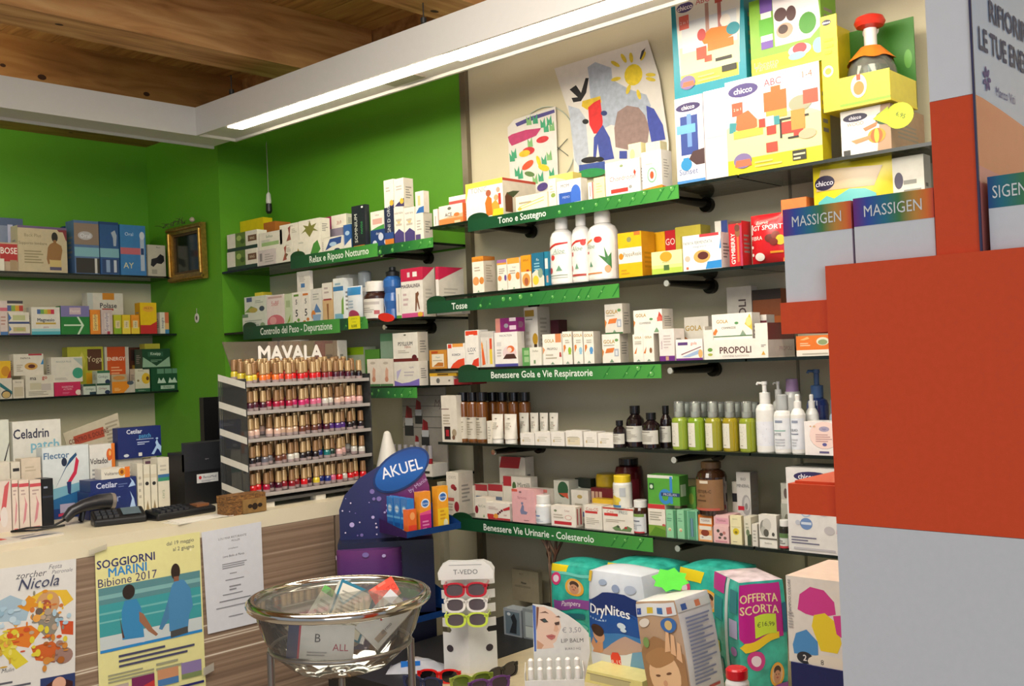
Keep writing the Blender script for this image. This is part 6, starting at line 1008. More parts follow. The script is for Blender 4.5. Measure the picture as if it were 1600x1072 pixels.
bx(c2, 225, 252, 716, 'cream supporting carton behind the slim cartons', '#cfc7b4', 'r .1 .85 .4 .95 #6a4a58', d=.06, k='su2', **K)
bx(c2, 184, 252, 667, 'navy patch carton with light blue lettering and a leaping figure, on top', '#1b2a66', 'b .38 .86 .14 #d8dce8 Cetilar;b .62 .68 .14 #4a90c0 patch;r .42 .58 .82 .6 #a8b8d8;n .44 .42 .72 .54 #b8c4e0 2;p #a8c8e8 .76 .08 .88 .35 .86 .45 .9 .55 .94 .4 1 .3 .98 .08 .94 .2 .9 .25 .82 .06;e .9 .58 .03 .03 #a8c8e8;e .18 .1 .06 .05 #c8d0d8;r .46 .05 .54 .16 #d8d8d0', on='su', d=.04, off=.0, **K)
bx(c1, 66, 84, 748, 'black carton with a white dash between the slim cartons and the scanner', '#14161e', 'r .15 .8 .5 .84 #8a94a8;r 0 .6 1 .64 #2a3040', d=.06, **K)
# old leaflet leaning on the wall behind
mb = MB(); Q = [aty(px, py, 3.93) for px, py in ((98, 677), (184, 645), (192, 705), (112, 722))]; o = Q[3]
P = lambda u, v, L: tuple(float(q) for q in (np.array([((Q[3]+(Q[2]-Q[3])*u)*(1-v)+(Q[0]+(Q[1]-Q[0])*u)*v)[i]-o[i] for i in range(3)])+np.array([0, -L, 0])))
c = [P(0, 0, 0), P(1, 0, 0), P(1, 1, 0), P(0, 1, 0)]; mb.solid_poly([(a[0], a[2]) for a in c], 0, .003, mat('#bdb49c', .6)); printed(mb, 'r .15 .5 .7 .78 #a84a34;b .42 .64 .13 #6a2a20 CONTRO IL DOLORE;n .15 .1 .6 .4 #8a7a60 3;n .74 .1 .98 .9 #9a927c 8', P, .2, .14)
lf = tag(mb.build('leaflet', None, (float(o[0]), 3.93, float(o[2]))), 'yellowed tilted leaflet with red heading behind the patch cartons', 'leaflet')
mb = MB(); mb.box(.02, .17, .004, .02, ZC-float(o[2]), .02, mat('#a89f88', .6)); mb.build('stand', lf)
# white roll, card terminals, scanner, papers
def spotc(px, py, label, name, cat): p = onc(px, py); return thing(name, (float(p[0]), float(p[1]), ZC), label, cat)
t = spotc(10, 818, 'white round lidded tub at the left frame edge on the counter', 'tub', 'tub')
mb = MB(); mb.lathe([(.026, 0), (.028, .004), (.028, .05)], mat('#d8d0c0', .4), 20); mb.build('body', t)
mb = MB(); mb.lathe([(.03, .05), (.03, .062), (.026, .065)], mat('#cfc8ba', .4), 20); mb.lathe([(.0285, .02), (.0285, .03)], mat('#8a3a3a'), 20); mb.build('lid', t)
tb = mat('#15161a', .35, noise=.05); tg_ = mat('#2f3136', .4); scr = mat('#5a6a72', .1)
def wedge(mb, x0, x1, y0, y1, z0a, z0b, m): mb.add([(x0,y0,0),(x1,y0,0),(x1,y1,0),(x0,y1,0),(x0,y0,z0a),(x1,y0,z0a),(x1,y1,z0b),(x0,y1,z0b)], [(0,3,2,1),(4,5,6,7),(0,1,5,4),(1,2,6,5),(2,3,7,6),(3,0,4,7)], m)
def bevel(o, w=.004, s=2):
    b = o.modifiers.new('b', 'BEVEL'); b.width = w; b.segments = s; b.limit_method = 'ANGLE'; return o
t = spotc(186, 818, 'black card terminal lying on the counter in front of the navy cartons', 'card_terminal', 'card terminal'); t.rotation_euler.z = -.25
mb = MB(); wedge(mb, -.085, .085, -.035, .035, .022, .05, tb); bevel(mb.build('body', t), .006)
mb = MB(); mb.add([(.01,-.02,.029),(.07,-.02,.029),(.07,.025,.047),(.01,.025,.047)], [(0,1,2,3)], scr); mb.xf(Matrix.Translation((0, 0, .002))); mb.build('screen', t)
mb = MB()
for i in range(4):
    for j in range(3): mb.box(-.075+i*.019, -.061+i*.019, -.026+j*.018, -.013+j*.018, .02, .034+j*.0065, tg_)
mb.build('keypad', t)
t = spotc(283, 806, 'flat black card terminal lying right of the other one', 'card_terminal', 'card terminal'); t.rotation_euler.z = .1
mb = MB(); wedge(mb, -.12, .12, -.04, .04, .022, .036, tb); bevel(mb.build('body', t), .006)
mb = MB(); mb.box(.05, .1, -.025, .02, .02, .034, mat('#8a5a3a', .3)); mb.build('screen', t)
mb = MB()
for i in range(5):
    for j in range(3): mb.box(-.1+i*.024, -.084+i*.024, -.03+j*.02, -.016+j*.02, .02, .031+j*.004, tg_)
mb.build('keypad', t)
t = spotc(140, 816, 'dark handheld barcode scanner resting behind the card terminal', 'barcode_scanner', 'scanner')
mb = MB(); mb.tube([(-.085, 0, .02), (-.06, 0, .045), (-.02, .0, .06), (.03, 0, .066), (.075, 0, .062)], [.014, .019, .021, .026, .03], mat('#26262a', .3), 12); mb.build('body', t)
mb = MB(); mb.tube([(.072, 0, .062), (.085, 0, .06)], [.031, .031], mat('#9a9088', .15, .4), 12); mb.build('scan_window', t)
mb = MB(); mb.box(.05, .09, -.02, .02, 0, .034, tb); mb.tube([(-.02, 0, .045), (-.03, 0, .01), (-.03, .0, .004)], .01, tb, 8); mb.build('stand', t)
mb = MB(); mb.tube([(-.085, 0, .02), (-.13, -.01, .006), (-.2, .03, .006), (-.26, .0, .006), (-.2, -.05, .006), (-.1, -.03, .006)], .004, tb, 6); mb.build('cable', t)
mb = MB(); pts = [(.02*math.cos(a*.9)+a*.004, .018*math.sin(a*.9), .006+.003*math.sin(a*2.3)) for a in range(26)]; mb.tube(pts, .003, mat('#3a3a3e', .3), 6)
p = onc(236, 812); tag(mb.build('cable', None, (float(p[0]), float(p[1]), ZC)), 'coiled black cable lying between the two card terminals', 'cable')
p = onc(305, 812); mb = MB(); 
for q, (dx, rz_, cc) in enumerate(((0, .12, '#d8d4c8'), (.02, -.06, '#e0dcd2'))):
    mb = MB(); mb.box(-.1, .1, -.045, .045, 0, .0015, mat(cc, .6)); tag(mb.build('paper_sheet', None, (float(p[0])+dx, float(p[1])-.004+q*.003, ZC+.0002+q*.0018), rz_), '%s paper sheet of the pair under the flat terminal' % ('lower' if not q else 'upper'), 'paper')
p = onc(30, 843)
mb = MB(); mb.box(-.14, .12, -.05, .05, 0, .006, mat('#c8c2b8', .3)); printed(mb, 'p #c83a34 .05 .5 .4 .5 .4 .9 .05 .9;p #4a5a70 .5 .1 .95 .1 .8 .4 .5 .3;n .5 .5 .9 .9 #8a8a90 4', lambda u, v, L: (-.14+.26*u, -.05+.1*v, .006+L), .26, .1)
tag(mb.build('magazine', None, (float(p[0]), float(p[1]), ZC), .1), 'thin magazine lying on the counter near the frame edge', 'magazine')
p = onc(-4, 832); mb = MB(); mb.box(-.03, .02, -.02, .02, .0065, .03, mat('#c8242a', .4)); tag(mb.build('carton', None, (float(p[0]), float(p[1])+.01, ZC)), 'bright red box end poking in at the left frame edge', 'box')
# black till printer and dark monitor behind
t = spotc(322, 789, 'black till printer with sloped lid and white bank sticker', 'till_printer', 'printer')
mb = MB(); mb.solid_poly([(-.085, 0), (.085, 0), (.085, .2), (-.085, .2)], 0, .12, mat('#1b1b1d', .4)); bevel(mb.build('body', t), .004)
mb = MB(); mb.add([(-.085,-.002,.132),(.085,-.002,.132),(.085,-.002,.235),(-.085,-.002,.235),(-.085,.015,.24),(.085,.015,.24),(.085,.015,.132),(-.085,.015,.132)], [(0,1,2,3),(3,2,5,4),(4,5,6,7),(0,3,4,7),(1,6,5,2)], mat('#2c2d31', .35)); printed(mb, 't .55 .4 .06 #8a8a90 epos', lambda u, v, L: (-.085+.17*u, -.0025-L, .132+.1*v), .17, .1); mb.build('lid', t)
mb = MB(); mb.box(-.035, .055, -.0012, 0, .085, .118, mat('#dcdcd8', .4)); printed(mb, 'e .15 .6 .07 .2 #c83a40;t .6 .62 .3 #5a5a6a BancaMed;n .2 .1 .9 .35 #9a9aa0 2', lambda u, v, L: (-.035+.09*u, -.0014-L, .085+.033*v), .09, .033); mb.build('sticker', t)
t = spotc(354, 766, 'dark upright monitor back behind the till printer', 'monitor', 'monitor')
t.location.y = 3.70; t.location.x = float(aty(350, 700, 3.70)[0])
mb = MB(); mb.box(-.085, .12, 0, .03, .1, .40, mat('#101012', .4)); bevel(mb.build('screen_housing', t), .006)
mb = MB(); mb.box(-.02, .05, .005, .025, .01, .11, mat('#101012', .4)); mb.box(-.08, .1, -.05, .08, 0, .012, mat('#101012', .4)); mb.build('stand', t)
t = spotc(379, 802, 'brown woven little chest with clasp plate on the counter edge', 'wicker_box', 'box')
wk = wood_mat('woven_brown', '#3f2a14', '#7a5228', '#a87a3e', 60, 60, 160, .7, 8)
mb = MB(); mb.box(-.075, .075, -.03, .04, 0, .045, wk); bevel(mb.build('body', t), .008)
mb = MB(); mb.box(-.076, .076, -.031, .041, .046, .068, wk); bevel(mb.build('lid', t), .012, 3)
mb = MB(); mb.box(-.02, .075, -.036, -.0315, .002, .05, mat('#8a6a3a', .6, noise=.2)); printed(mb, 'e .3 .5 .1 .15 #2a1c10;e .5 .45 .12 .25 #2a1c10;e .72 .5 .1 .15 #2a1c10', lambda u, v, L: (-.02+.095*u, -.0365-L, .002+.048*v), .095, .048); mb.build('clasp_plate', t)
# white paper cone at the counter end
p = atz(610, 762, ZC)
p = (2.62, 3.2)
t = thing('paper_cone', (float(solve_px(607, (0, 3.235, 1.12), (1, 0, 0))), 3.235, ZC), 'tall plain white cone standing at the right end of the counter', 'cone')
mb = MB(); mb.lathe([(.07, 0), (.07, .004), (.014, .225), (.008, .233), (0, .235)], mat('#dedad0', .45, noise=.02), 28); mb.build('shell', t)
# ================================================================= nail polish display on the counter
NX0, NX1, NY = 2.09, 2.665, 3.255
ac = clear('#f2f4f2', .95, .04); fr = clear('#e9e2dc', .55, .08); wt = mat('#dcd8cc', .4)
nd = thing('nail_polish_display', (NX0, NY, ZC), 'clear five tier nail polish display with white lettered header', 'display stand')
def nb(name, mb): return mb.build(name, nd, (-NX0, -NY, -ZC))
TZ = [ZC+.045+.100*k for k in range(5)]    # front lip heights, bottom to top
mb = MB(); mb.box(NX0, NX1, NY-.01, NY+.20, ZC+.018, ZC+.028, mat('#5a5a58', .3, .3))
nb('base_plate', mb)
for fx in (NX0+.06, NX0+.29, NX0+.53):
    mb = MB(); mb.box(fx, fx+.045, NY-.006, NY+.03, ZC, ZC+.018, wt); mb.box(fx, fx+.045, NY+.15, NY+.18, ZC, ZC+.018, wt); nb('foot', mb)
mb = MB(); mb.box(NX0, NX0+.004, NY-.005, NY+.18, ZC+.028, ZC+.47, ac); nb('side_panel', mb)
mb = MB(); mb.box(NX1-.004, NX1, NY-.005, NY+.18, ZC+.028, ZC+.47, ac); nb('side_panel', mb)
mb = MB(); mb.box(NX0+.004, NX1-.004, NY+.176, NY+.18, ZC+.028, ZC+.47, mat('#2a2826', .3)); nb('back_panel', mb)
SL = .30   # tiers slope down towards the customer
for z in TZ:
    mb = MB(); dz = .17*SL*.6
    mb.add([(NX0+.005,NY,z),(NX1-.005,NY,z),(NX1-.005,NY+.17,z+dz),(NX0+.005,NY+.17,z+dz),(NX0+.005,NY,z-.005),(NX1-.005,NY,z-.005),(NX1-.005,NY+.17,z+dz-.005),(NX0+.005,NY+.17,z+dz-.005)], [(0,1,2,3),(7,6,5,4),(4,5,1,0),(5,6,2,1),(7,4,0,3),(6,7,3,2)], fr)
    mb.box(NX0+.005, NX1-.005, NY-.004, NY-.0005, z-.005, z+.008, fr)
    nb('tier', mb)
    mb = MB(); mb.add([(NX0-.002,NY-.004,z-.010),(NX0-.002,NY+.172,z+dz-.010),(NX0-.002,NY+.172,z+dz+.014),(NX0-.002,NY-.004,z+.014),(NX0-.0005,NY-.004,z-.010),(NX0-.0005,NY+.172,z+dz-.010),(NX0-.0005,NY+.172,z+dz+.014),(NX0-.0005,NY-.004,z+.014)], [(0,1,2,3)[::-1],(4,5,6,7),(0,3,7,4),(3,2,6,7),(0,4,5,1)], wt); nb('tier_end', mb)
HY = NY+.155
hxa = float(solve_px(349, (0, HY, ZC+.5), (1, 0, 0))); hxb = float(solve_px(528, (0, HY, ZC+.5), (1, 0, 0)))
hz1 = float(solve_z(533, (hxa+hxb)/2, HY)); hz0 = ZC+.475
hd = MB(); hd.solid_poly([(hxa-.0, hz1), (hxb, hz1), (hxb, hz0), (hxa+.045, hz0)], HY, HY+.004, clear('#cdbfae', .82, .05)); ho = nb('header', hd)
ta, tb_ = (float(solve_px(p_, (0, HY, hz1-.05), (1, 0, 0))) for p_ in (381, 523))
zl = float(solve_z(551, (ta+tb_)/2, HY))
wl = mat('#f4f1e8', .4, noise=0)
mb = MB(); mb.text('MAVALA', ((ta+tb_)/2, HY-.0012, zl), (1, 0, 0), (0, 0, 1), .056, wl, fit=tb_-ta, bold=.035); mb.box(ta+.11, ta+.23, HY-.0012, HY-.0004, zl-.046, zl-.036, wl); mb.text('SWITZERLAND', (ta+.17, HY-.0018, zl-.041), (1, 0, 0), (0, 0, 1), .007, mat('#6a6a64', noise=0), fit=.11)
lt = mb.build('header_lettering', ho)
# bottles: one prototype per colour, then linked copies
capg = mat('#c9a878', .22, .45, noise=.12, scale=90); capb = mat('#a07a54', .25, .4, noise=.15, scale=90); glassy = clear('#f4dcd8', .6, .03)
POL = {'yellow': '#e0c93a', 'orange': '#e8742a', 'coral': '#e24a32', 'red': '#d4141e', 'dark red': '#8a1020', 'plum': '#4a0e26', 'near black': '#1c1016', 'crimson': '#a8143a', 'magenta': '#c8286a', 'pink': '#d8688a', 'pale pink': '#e6b4ac', 'nude': '#e0bca8', 'clear': '#d8d4c8', 'purple': '#4f2a7c', 'brown': '#6a3a2a', 'teal': '#1f7a78', 'navy': '#1f2f78', 'grey': '#6a6870', 'beige': '#c8a88e', 'dark green': '#1a3a30'}
_np = {}
def nail(col, loc, label):
    cap = random.random() < .6
    if (col, cap) not in _np:
        t = thing('nail_polish_bottle', loc, label, 'nail polish', 0, None)
        mb = MB(); mb.lathe([(.0085, 0), (.0105, .002), (.0108, .009)], glassy, 12); mb.lathe([(.0104, .0085), (.0106, .018), (.009, .022), (.005, .024)], mat(POL[col], .12, noise=0, coat=.6), 12); mb.xf(Matrix.Diagonal((1.3, 1.3, 1.42, 1))).build('glass_bottle', t)
        mb = MB(); mb.lathe([(.0066, .0235), (.0072, .026), (.0062, .052), (.005, .053)], capg if cap else capb, 10); mb.xf(Matrix.Diagonal((1.75, 1.75, 1.42, 1))).build('cap', t)
        _np[(col, cap)] = t
    else: t = copy_thing(_np[(col, cap)], loc, 0, label)
    t['label'] = label
    return t
TIER = ['bottom', 'fourth', 'middle', 'second', 'top']
SEQ = [  # (colour, share) left to right, bottom tier first
 [('red', 3), ('crimson', 1), ('plum', 2), ('dark red', 4), ('red', 2), ('plum', 1), ('yellow', 2), ('navy', 2), ('pink', 1), ('red', 2), ('clear', 1), ('red', 4)],
 [('near black', 3), ('grey', 2), ('brown', 3), ('clear', 2), ('near black', 4), ('navy', 1), ('teal', 2), ('dark green', 1), ('pale pink', 2), (None, 2), ('clear', 2)],
 [('nude', 3), (None, 1), ('nude', 2), ('beige', 4), ('brown', 4), ('plum', 2), ('purple', 4), ('near black', 4)],
 [('plum', 4), ('crimson', 5), ('magenta', 4), ('pink', 3), ('clear', 3), ('nude', 2), ('pale pink', 4)],
 [('yellow', 3), ('orange', 3), ('coral', 3), ('red', 7), ('dark red', 3), ('plum', 3), ('near black', 3)]]
for k in range(5):
    tot = sum(n for _, n in SEQ[k]); n = 19
    for row in range(3):
        for q in range(n):
            f = (q+.5)/n*tot; acc = 0
            for c, m in SEQ[k]:
                acc += m
                if f < acc: break
            if c is None: continue
            y = NY+.02+row*.048+(.011 if q % 2 else 0)+random.uniform(0, .006); x = NX0+.02+(NX1-NX0-.04)*(q+.5)/n+random.uniform(-.0015, .0015)
            z = TZ[k]+(y-.0112-NY)*SL*.6+.0022
            art = 'an' if c[0] in 'aeio' else 'a'
            t = nail(c, (x, y, z), 'nail polish bottle of %s varnish on the %s tier of the clear display' % (c, TIER[k])); t['group'] = '%s polish bottles on the %s tier' % (c, TIER[k])
# lipstick stand on the low shelf behind
z = LB['l4']+.0005; x0 = 2.885
ya = float(solve_px(638, (x0+.1, 0, 1.28), (0, 1, 0))); yb = float(solve_px(722, (x0+.1, 0, 1.28), (0, 1, 0)))
yb = max(yb, 3.125); w = ya-yb
ls = thing('lipstick_display', (x0, ya, z), 'grey and white lipstick tester stand with pictured dark red lipsticks', 'display stand', -math.pi/2)
gz = mat('#8f8a80', .45)
mb = MB(); mb.box(0, w, .07, .075, 0, .36, gz)
for q in range(4): mb.box(0, w, .069, .0698, .19+q*.045, .192+q*.045, mat('#4a4844'))
def P(u, v, L): return (w*u, .069-L, .36*v)
mb2 = mb
for (u, v, s) in ((.15, .64, 1.5), (.38, .74, 1.2), (.52, .5, 1.3), (.32, .36, .8)):
    printed(mb2, 'r %f %f %f %f #2a2a2c;r %f %f %f %f #b8b8b8;p #7a1820 %f %f %f %f %f %f %f %f;p #a03038 %f %f %f %f %f %f' % (u-.07*s, v-.14*s, u+.07*s, v-.04*s, u-.06*s, v-.06*s, u+.06*s, v+.0*s, u-.055*s, v, u+.055*s, v, u+.05*s, v+.07*s, u-.03*s, v+.1*s, u-.05*s, v, u-.02*s, v, u-.03*s, v+.08*s), P, w, .4)
printed(mb2, 't .3 .95 .03 #4a4844 levres;i .85 .8 .08 #6a5a58 My', P, w, .4)
mb.build('back_card', ls)
mb = MB(); mb.box(0, w, -.02, .068, 0, .05, mat('#dcd8ce', .4)); mb.box(.5*w, .95*w, -.0208, -.0201, .012, .022, mat('#3a3a38')); mb.build('tray', ls)
n = 7
for q in range(n):
    mb = MB(); xx = w*(q+.6)/(n+.2); mb.lathe([(.009, .051), (.009, .072)], mat('#8a1420', .2, coat=.5), 10, xx, -.005); mb.lathe([(.0095, .072), (.0095, .125)], clear('#c8c4c8', .45), 10, xx, -.005)
    tag(mb.build('lipstick', None, (x0, ya, z), -math.pi/2), 'small lipstick with dark red foot and clear cover standing in the grey tester stand', 'lipstick', 'lipsticks in the tester stand')
# ================================================================= low ledge in front of the shelf wall
ZL = .60
lg = thing('base_cabinet', (2.1, 1.7, 0), 'low pale cabinet ledge under the shelves carrying packs and stands', 'cabinet')
mb = MB(); mb.box(2.02, XB-.025, .3, 2.33, ZL-.03, ZL, mat('#b9ac8e', .4)); mb.build('ledge_top', lg, (-2.1, -1.7, 0))
mb = MB(); mb.box(2.06, XB-.025, .32, 2.31, 0, ZL-.031, mat('#6a604e', .5)); mb.build('carcass', lg, (-2.1, -1.7, 0))
bn = thing('display_bin', (2.2, 2.5, 0), 'black low display bin with loose sunglasses left of the white card stand', 'bin')
kb = mat('#121214', .5, noise=.05)
mb = MB(); mb.box(-.2, .86, -.165, .2, 0, ZL-.02, kb); bn_o = mb.build('body', bn)
mb = MB(); mb.box(-.2, .86, -.165, .2, ZL-.0195, ZL, kb); mb.build('tray_top', bn)
mb = MB(); mb.box(2.842, 2.872, 3.047, 3.072, 0, 1.075, mat('#b3ad93', .5)); struct(mb.build('trim_9'))
def facing(p, az):
    """matrix for a thing at p whose front (-y) looks along compass angle az (world radians of the outward normal)"""
    return az+math.pi/2
AZ = math.pi+.75   # straight toward the viewer's side of the room
# ================================================================= dark blue condom display
ad = thing('cardboard_display', (2.40, 2.875, 0), 'dark blue starry cardboard floor display with an oval sign on top', 'display stand', facing(None, math.pi+.86))
nv = mat('#14205a', .35, noise=.25, scale=7); pur = mat('#5a2a6a', .35, noise=.35, scale=6); nv2 = mat('#0d1536', .4)
def stars(mb, P, n, w, h):
    for q in range(n):
        u, v = random.random(), random.random(); r = random.choice((.002, .003, .004, .006, .009)); c = random.choice(('#b8a8d8', '#8a7ac0', '#d8c8e0', '#7a68a8'))
        mb.poly([P(u+r/w*math.cos(a*math.pi/5), v+r/h*math.sin(a*math.pi/5), EPS*(q+3)) for a in range(10)], mat(c, .4, noise=0))
mb = MB(); mb.box(-.17, .17, .02, .2, 0, .92, nv2); mb.build('column', ad)
mb = MB(); n = 12   # rounded purple front
vs = []
for zz in (0, .9):
    for q in range(n+1): a = math.pi*(1+q/n); vs.append((-.06+.115*math.cos(a), .02+.05*math.sin(a), zz))
pm = ramp_mat('starry_purple', 2, [(.5, '#141c54'), (.72, '#2a2264'), (.86, '#5a2a6c'), (.9, '#6a3070')], .35)
mb.add(vs, [(q, q+1, n+2+q, n+1+q) for q in range(n)], pm, True); mb.add(vs[n+1:], [tuple(range(n+1))], pur)
Pc = lambda u, v, L: (-.06+(.115+L)*math.cos(math.pi*(1.05+.9*u)), .02+(.05+L)*math.sin(math.pi*(1.05+.9*u))-.0006, .5+.39*v)
stars(mb, Pc, 34, .25, .39); mb.build('rounded_front', ad)
sh = [(-.165, .9), (.165, .9), (.165, 1.10), (.15, 1.15), (.11, 1.185), (.05, 1.2), (-.02, 1.18), (-.09, 1.14), (-.145, 1.08), (-.165, 1.03)]
hm = ramp_mat('starry_header', 0, [(-.165, '#10184c'), (-.02, '#1e1e5c'), (.08, '#6a2468'), (.165, '#7c2a64')], .35)
mb = MB(); mb.solid_poly(sh, .10, .106, hm)
def Ph(u, v, L): return (-.155+.31*u, .1-L, .92+.18*v)
stars(mb, Ph, 46, .31, .18); mb.build('header', ad)
ov = MB(); bl = ramp_mat('oval_blue', 2, [(1.08, '#0f4f96'), (1.16, '#1f5fb0'), (1.24, '#123f8c')], .18)
def oval(mb, rx, rz_, y0, y1, m, cx=.065, cz=1.165, rot=.55):
    pts = []
    for q in range(28):
        a = q*math.pi/14; X = rx*math.cos(a); Z = rz_*math.sin(a); pts.append((cx+X*math.cos(rot)-Z*math.sin(rot), cz+X*math.sin(rot)+Z*math.cos(rot)))
    mb.solid_poly(pts, y0, y1, m)
oval(ov, .115, .066, .094, .099, mat('#0f2f6a', .2)); oval(ov, .107, .059, .0915, .094, bl)
ov.text('AKUEL', (.066, .0905, 1.17), (.975, 0, .22), (-.22, 0, .975), .042, mat('#e8ecf4', .4, noise=0), fit=.15, bold=.01)
ov.text('by Manix', (.125, .0960, 1.105), (.82, 0, .57), (-.57, 0, .82), .016, mat('#c0a0c8', .4, noise=0), fit=.1)
ov.build('oval_sign', ad)
# two corner trays pushed out toward the customer
def tray(z, name):
    mb = MB(); A, B_, T = (-.02, .01), (.075, -.15), (.27, .0)   # left root, nose, right tip (x, y)
    bm = mat('#1f4f9a', .35, noise=.1)
    for p, q, h0, h1, m in ((A, B_, .05, .022, mat('#4a2a70', .4)), (B_, T, .022, .022, bm)):
        mb.add([(*p, z), (*q, z), (*q, z+h1), (*p, z+h0)], [(0,1,2,3),(3,2,1,0)], m)
    mb.add([(*A, z), (*B_, z), (*T, z), (.15, .099, z), (-.02, .099, z)], [(0,1,2,3,4), (4,3,2,1,0)], bm)
    mb.add([(*T, z), (*T, z+.022), (.15, .099, z+.1), (.15, .099, z)], [(0,1,2,3),(3,2,1,0)], bm)
    mb.build(name, ad)
tray(.955, 'corner_tray'); tray(.66, 'corner_tray')
RZ = ad.rotation_euler.z
def on_display(x, y, z): c, s = math.cos(RZ), math.sin(RZ); return (2.40+x*c-y*s, 2.875+x*s+y*c, z)
def condom(x, y, rz, w, h, label, fc, gfx, d=.028, lean=0):
    mb = MB(); m = mat(fc, .25, coat=.2); mb.box(-w/2, w/2, 0, d, 0, h, m); printed(mb, gfx, lambda u, v, L: (-w/2+w*u, -L, v*h), w, h)
    o = tag(mb.build('carton', None, on_display(x, y, .9565), RZ+rz), label, 'box')
    return o
an = math.atan2(-.16, .095)      # along the left tray edge
for i, t_ in enumerate((.14, .40, .66)):
    x, y = -.02+.095*t_+.026, .01-.16*t_+.012
    condom(x, y+.0, an, .042, .125, '%s blue condom carton in the oval sign display' % ('innermost', 'middle', 'foremost')[i], '#2a78c4', 'e .5 .68 .38 .13 #5aa0d8;e .5 .68 .28 .09 #c8dcec;t .5 .68 .07 #2a5aa0 durex;r .1 .2 .9 .3 #1f5aa8;n .2 .05 .8 .18 #a8c8e4 2;r 0 .42 1 .48 #6ab0e0')
ar = math.atan2(.15, .195)
ux, uy = math.cos(ar), math.sin(ar)
for i, (t_, fc, nm, g) in enumerate(((.05, '#e86a2a', 'low red orange', 'r 0 0 1 .4 #e0402a;e .5 .75 .3 .15 #f0a060'), (.29, '#f0952a', 'orange and magenta', 'r 0 0 1 .45 #b81e78;p #e0508a 0 .45 1 .45 1 .55 0 .5;e .5 .72 .38 .11 #e8ecf0;e .5 .72 .3 .08 #2a68b8;t .5 .72 .06 #e8ecf0 durex;n .2 .1 .8 .35 #e08ab8 3'), (.62, '#f2a424', 'orange and yellow', 'r 0 0 1 .5 #f0c428;e .5 .76 .38 .11 #e8ecf0;e .5 .76 .3 .08 #2a68b8;t .5 .76 .06 #e8ecf0 durex;e .7 .15 .2 .1 #e8e4c0;n .2 .25 .7 .5 #d89a1e 3'))):
    x, y = .075+.245*t_*ux+.012, -.15+.245*t_*uy+.02
    condom(x+.0, y+.012, ar, .05 if i else .036, (.09, .145, .155)[i], '%s condom carton in the oval sign display' % nm, fc, g)
# ================================================================= clear bowl on a chrome stand
BX, BY, BZ, BR = 1.462, 1.922, 1.025, .196
bw = thing('bowl_stand', (BX, BY, 0), 'clear round bowl with a chrome rim on tall metal legs', 'bowl')
chrome = mat('#c8c4bc', .12, 1, noise=0); acr = clear('#dcdcd6', .88, .03)
mb = MB(); prof = [(.0, -.170), (.06, -.166), (.11, -.148), (.148, -.114), (.171, -.074), (.185, -.03), (BR-.006, .0)]
mb.lathe([(max(r, .001), z) for r, z in prof], acr, 48, z0=BZ); mb.build('bowl', bw)
mb = MB(); mb.tube([(BR*math.cos(a*math.pi/30), BR*math.sin(a*math.pi/30), BZ) for a in range(60)], .0125, chrome, 12, closed=True); mb.build('rim', bw)
legm = mat('#8f8a84', .3, .8, noise=.02)
for k, a in enumerate((math.radians(-127-78), math.radians(-127+82), math.radians(53))):
    mb = MB(); mb.tube([(.158*math.cos(a), .158*math.sin(a), BZ-.10), (.158*math.cos(a), .158*math.sin(a), .02)], .0085, legm, 10); mb.lathe([(.012, 0), (.012, .02)], mat('#2a2a2a'), 10, .158*math.cos(a), .158*math.sin(a)); mb.build('leg', bw)
mb = MB(); mb.tube([(.158*math.cos(a*math.pi/18), .158*math.sin(a*math.pi/18), BZ-.102) for a in range(36)], .005, legm, 8, closed=True); mb.build('ring', bw)
mb = MB(); mb.tube([(.158*math.cos(a*math.pi/18), .158*math.sin(a*math.pi/18), .3) for a in range(36)], .006, legm, 8, closed=True); mb.build('ring', bw)
def loosebox(w, d, h, loc, eul, label, fc, gfx, sg=None, tc=None):
    """carton with box-centred origin, tipped any way; print on the large -y face, top edge tc"""
    mb = MB(); m = mat(fc, .4)
    mb.box(-w/2, w/2, -d/2, d/2, -h/2, h/2, m, top=mat(tc or fc, .4))
    printed(mb, gfx, lambda u, v, L: (-w/2+w*u, -d/2-L, -h/2+h*v), w, h)
    if sg: printed(mb, sg, lambda u, v, L: (-w/2+w*u, -d/2+d*v, h/2+L), w, d)
    o = mb.build('carton', None, loc); o.rotation_euler = eul; return tag(o, label, 'box')
cm = RZ
V = -.64
def inb(r, f, dz): return (BX+.8*r-.6*f, BY-.6*r-.8*f, BZ+dz)    # r: to the right as seen, f: towards the viewer
loosebox(.145, .05, .075, inb(-.045, .045, -.088), (-.42, .12, V), 'white carton with a navy end lying tilted in the clear bowl', '#d4d4d8', 'r 0 0 .16 1 #232d60;r .16 0 .19 1 #b02a4a;t .45 .6 .25 #4a4a52 B;t .8 .35 .2 #a83a5a ALL;n .3 .1 .6 .25 #a8a8b0 2', sg='r 0 0 .3 1 #232d60;r .3 0 .34 1 #b02a4a;t .65 .5 .3 #a8586a ALL')
loosebox(.09, .028, .125, inb(.02, -.045, -.045), (-.5, .5, V+.1), 'white and teal carton standing tilted at the middle of the bowl', '#d8d6cc', 'r .0 .0 1 1 #1f6f8a;r .06 .04 .94 .94 #d2cfc2;n .12 .2 .85 .85 #9a988c 9;r .1 .06 .5 .14 #2a3a6a', tc='#1f6f8a')
loosebox(.115, .03, .07, inb(.098, .03, -.05), (-.45, -.72, V+.25), 'white carton with small blue emblem leaning at the right of the bowl', '#d6d6d8', 'e .72 .6 .1 .16 #4a5a7a;e .72 .6 .05 .08 #c8d0dc;r .1 .12 .35 .3 #a89888;t .4 .25 .12 #5a5a6a dermo;e .45 .55 .02 .04 #c04a4a')
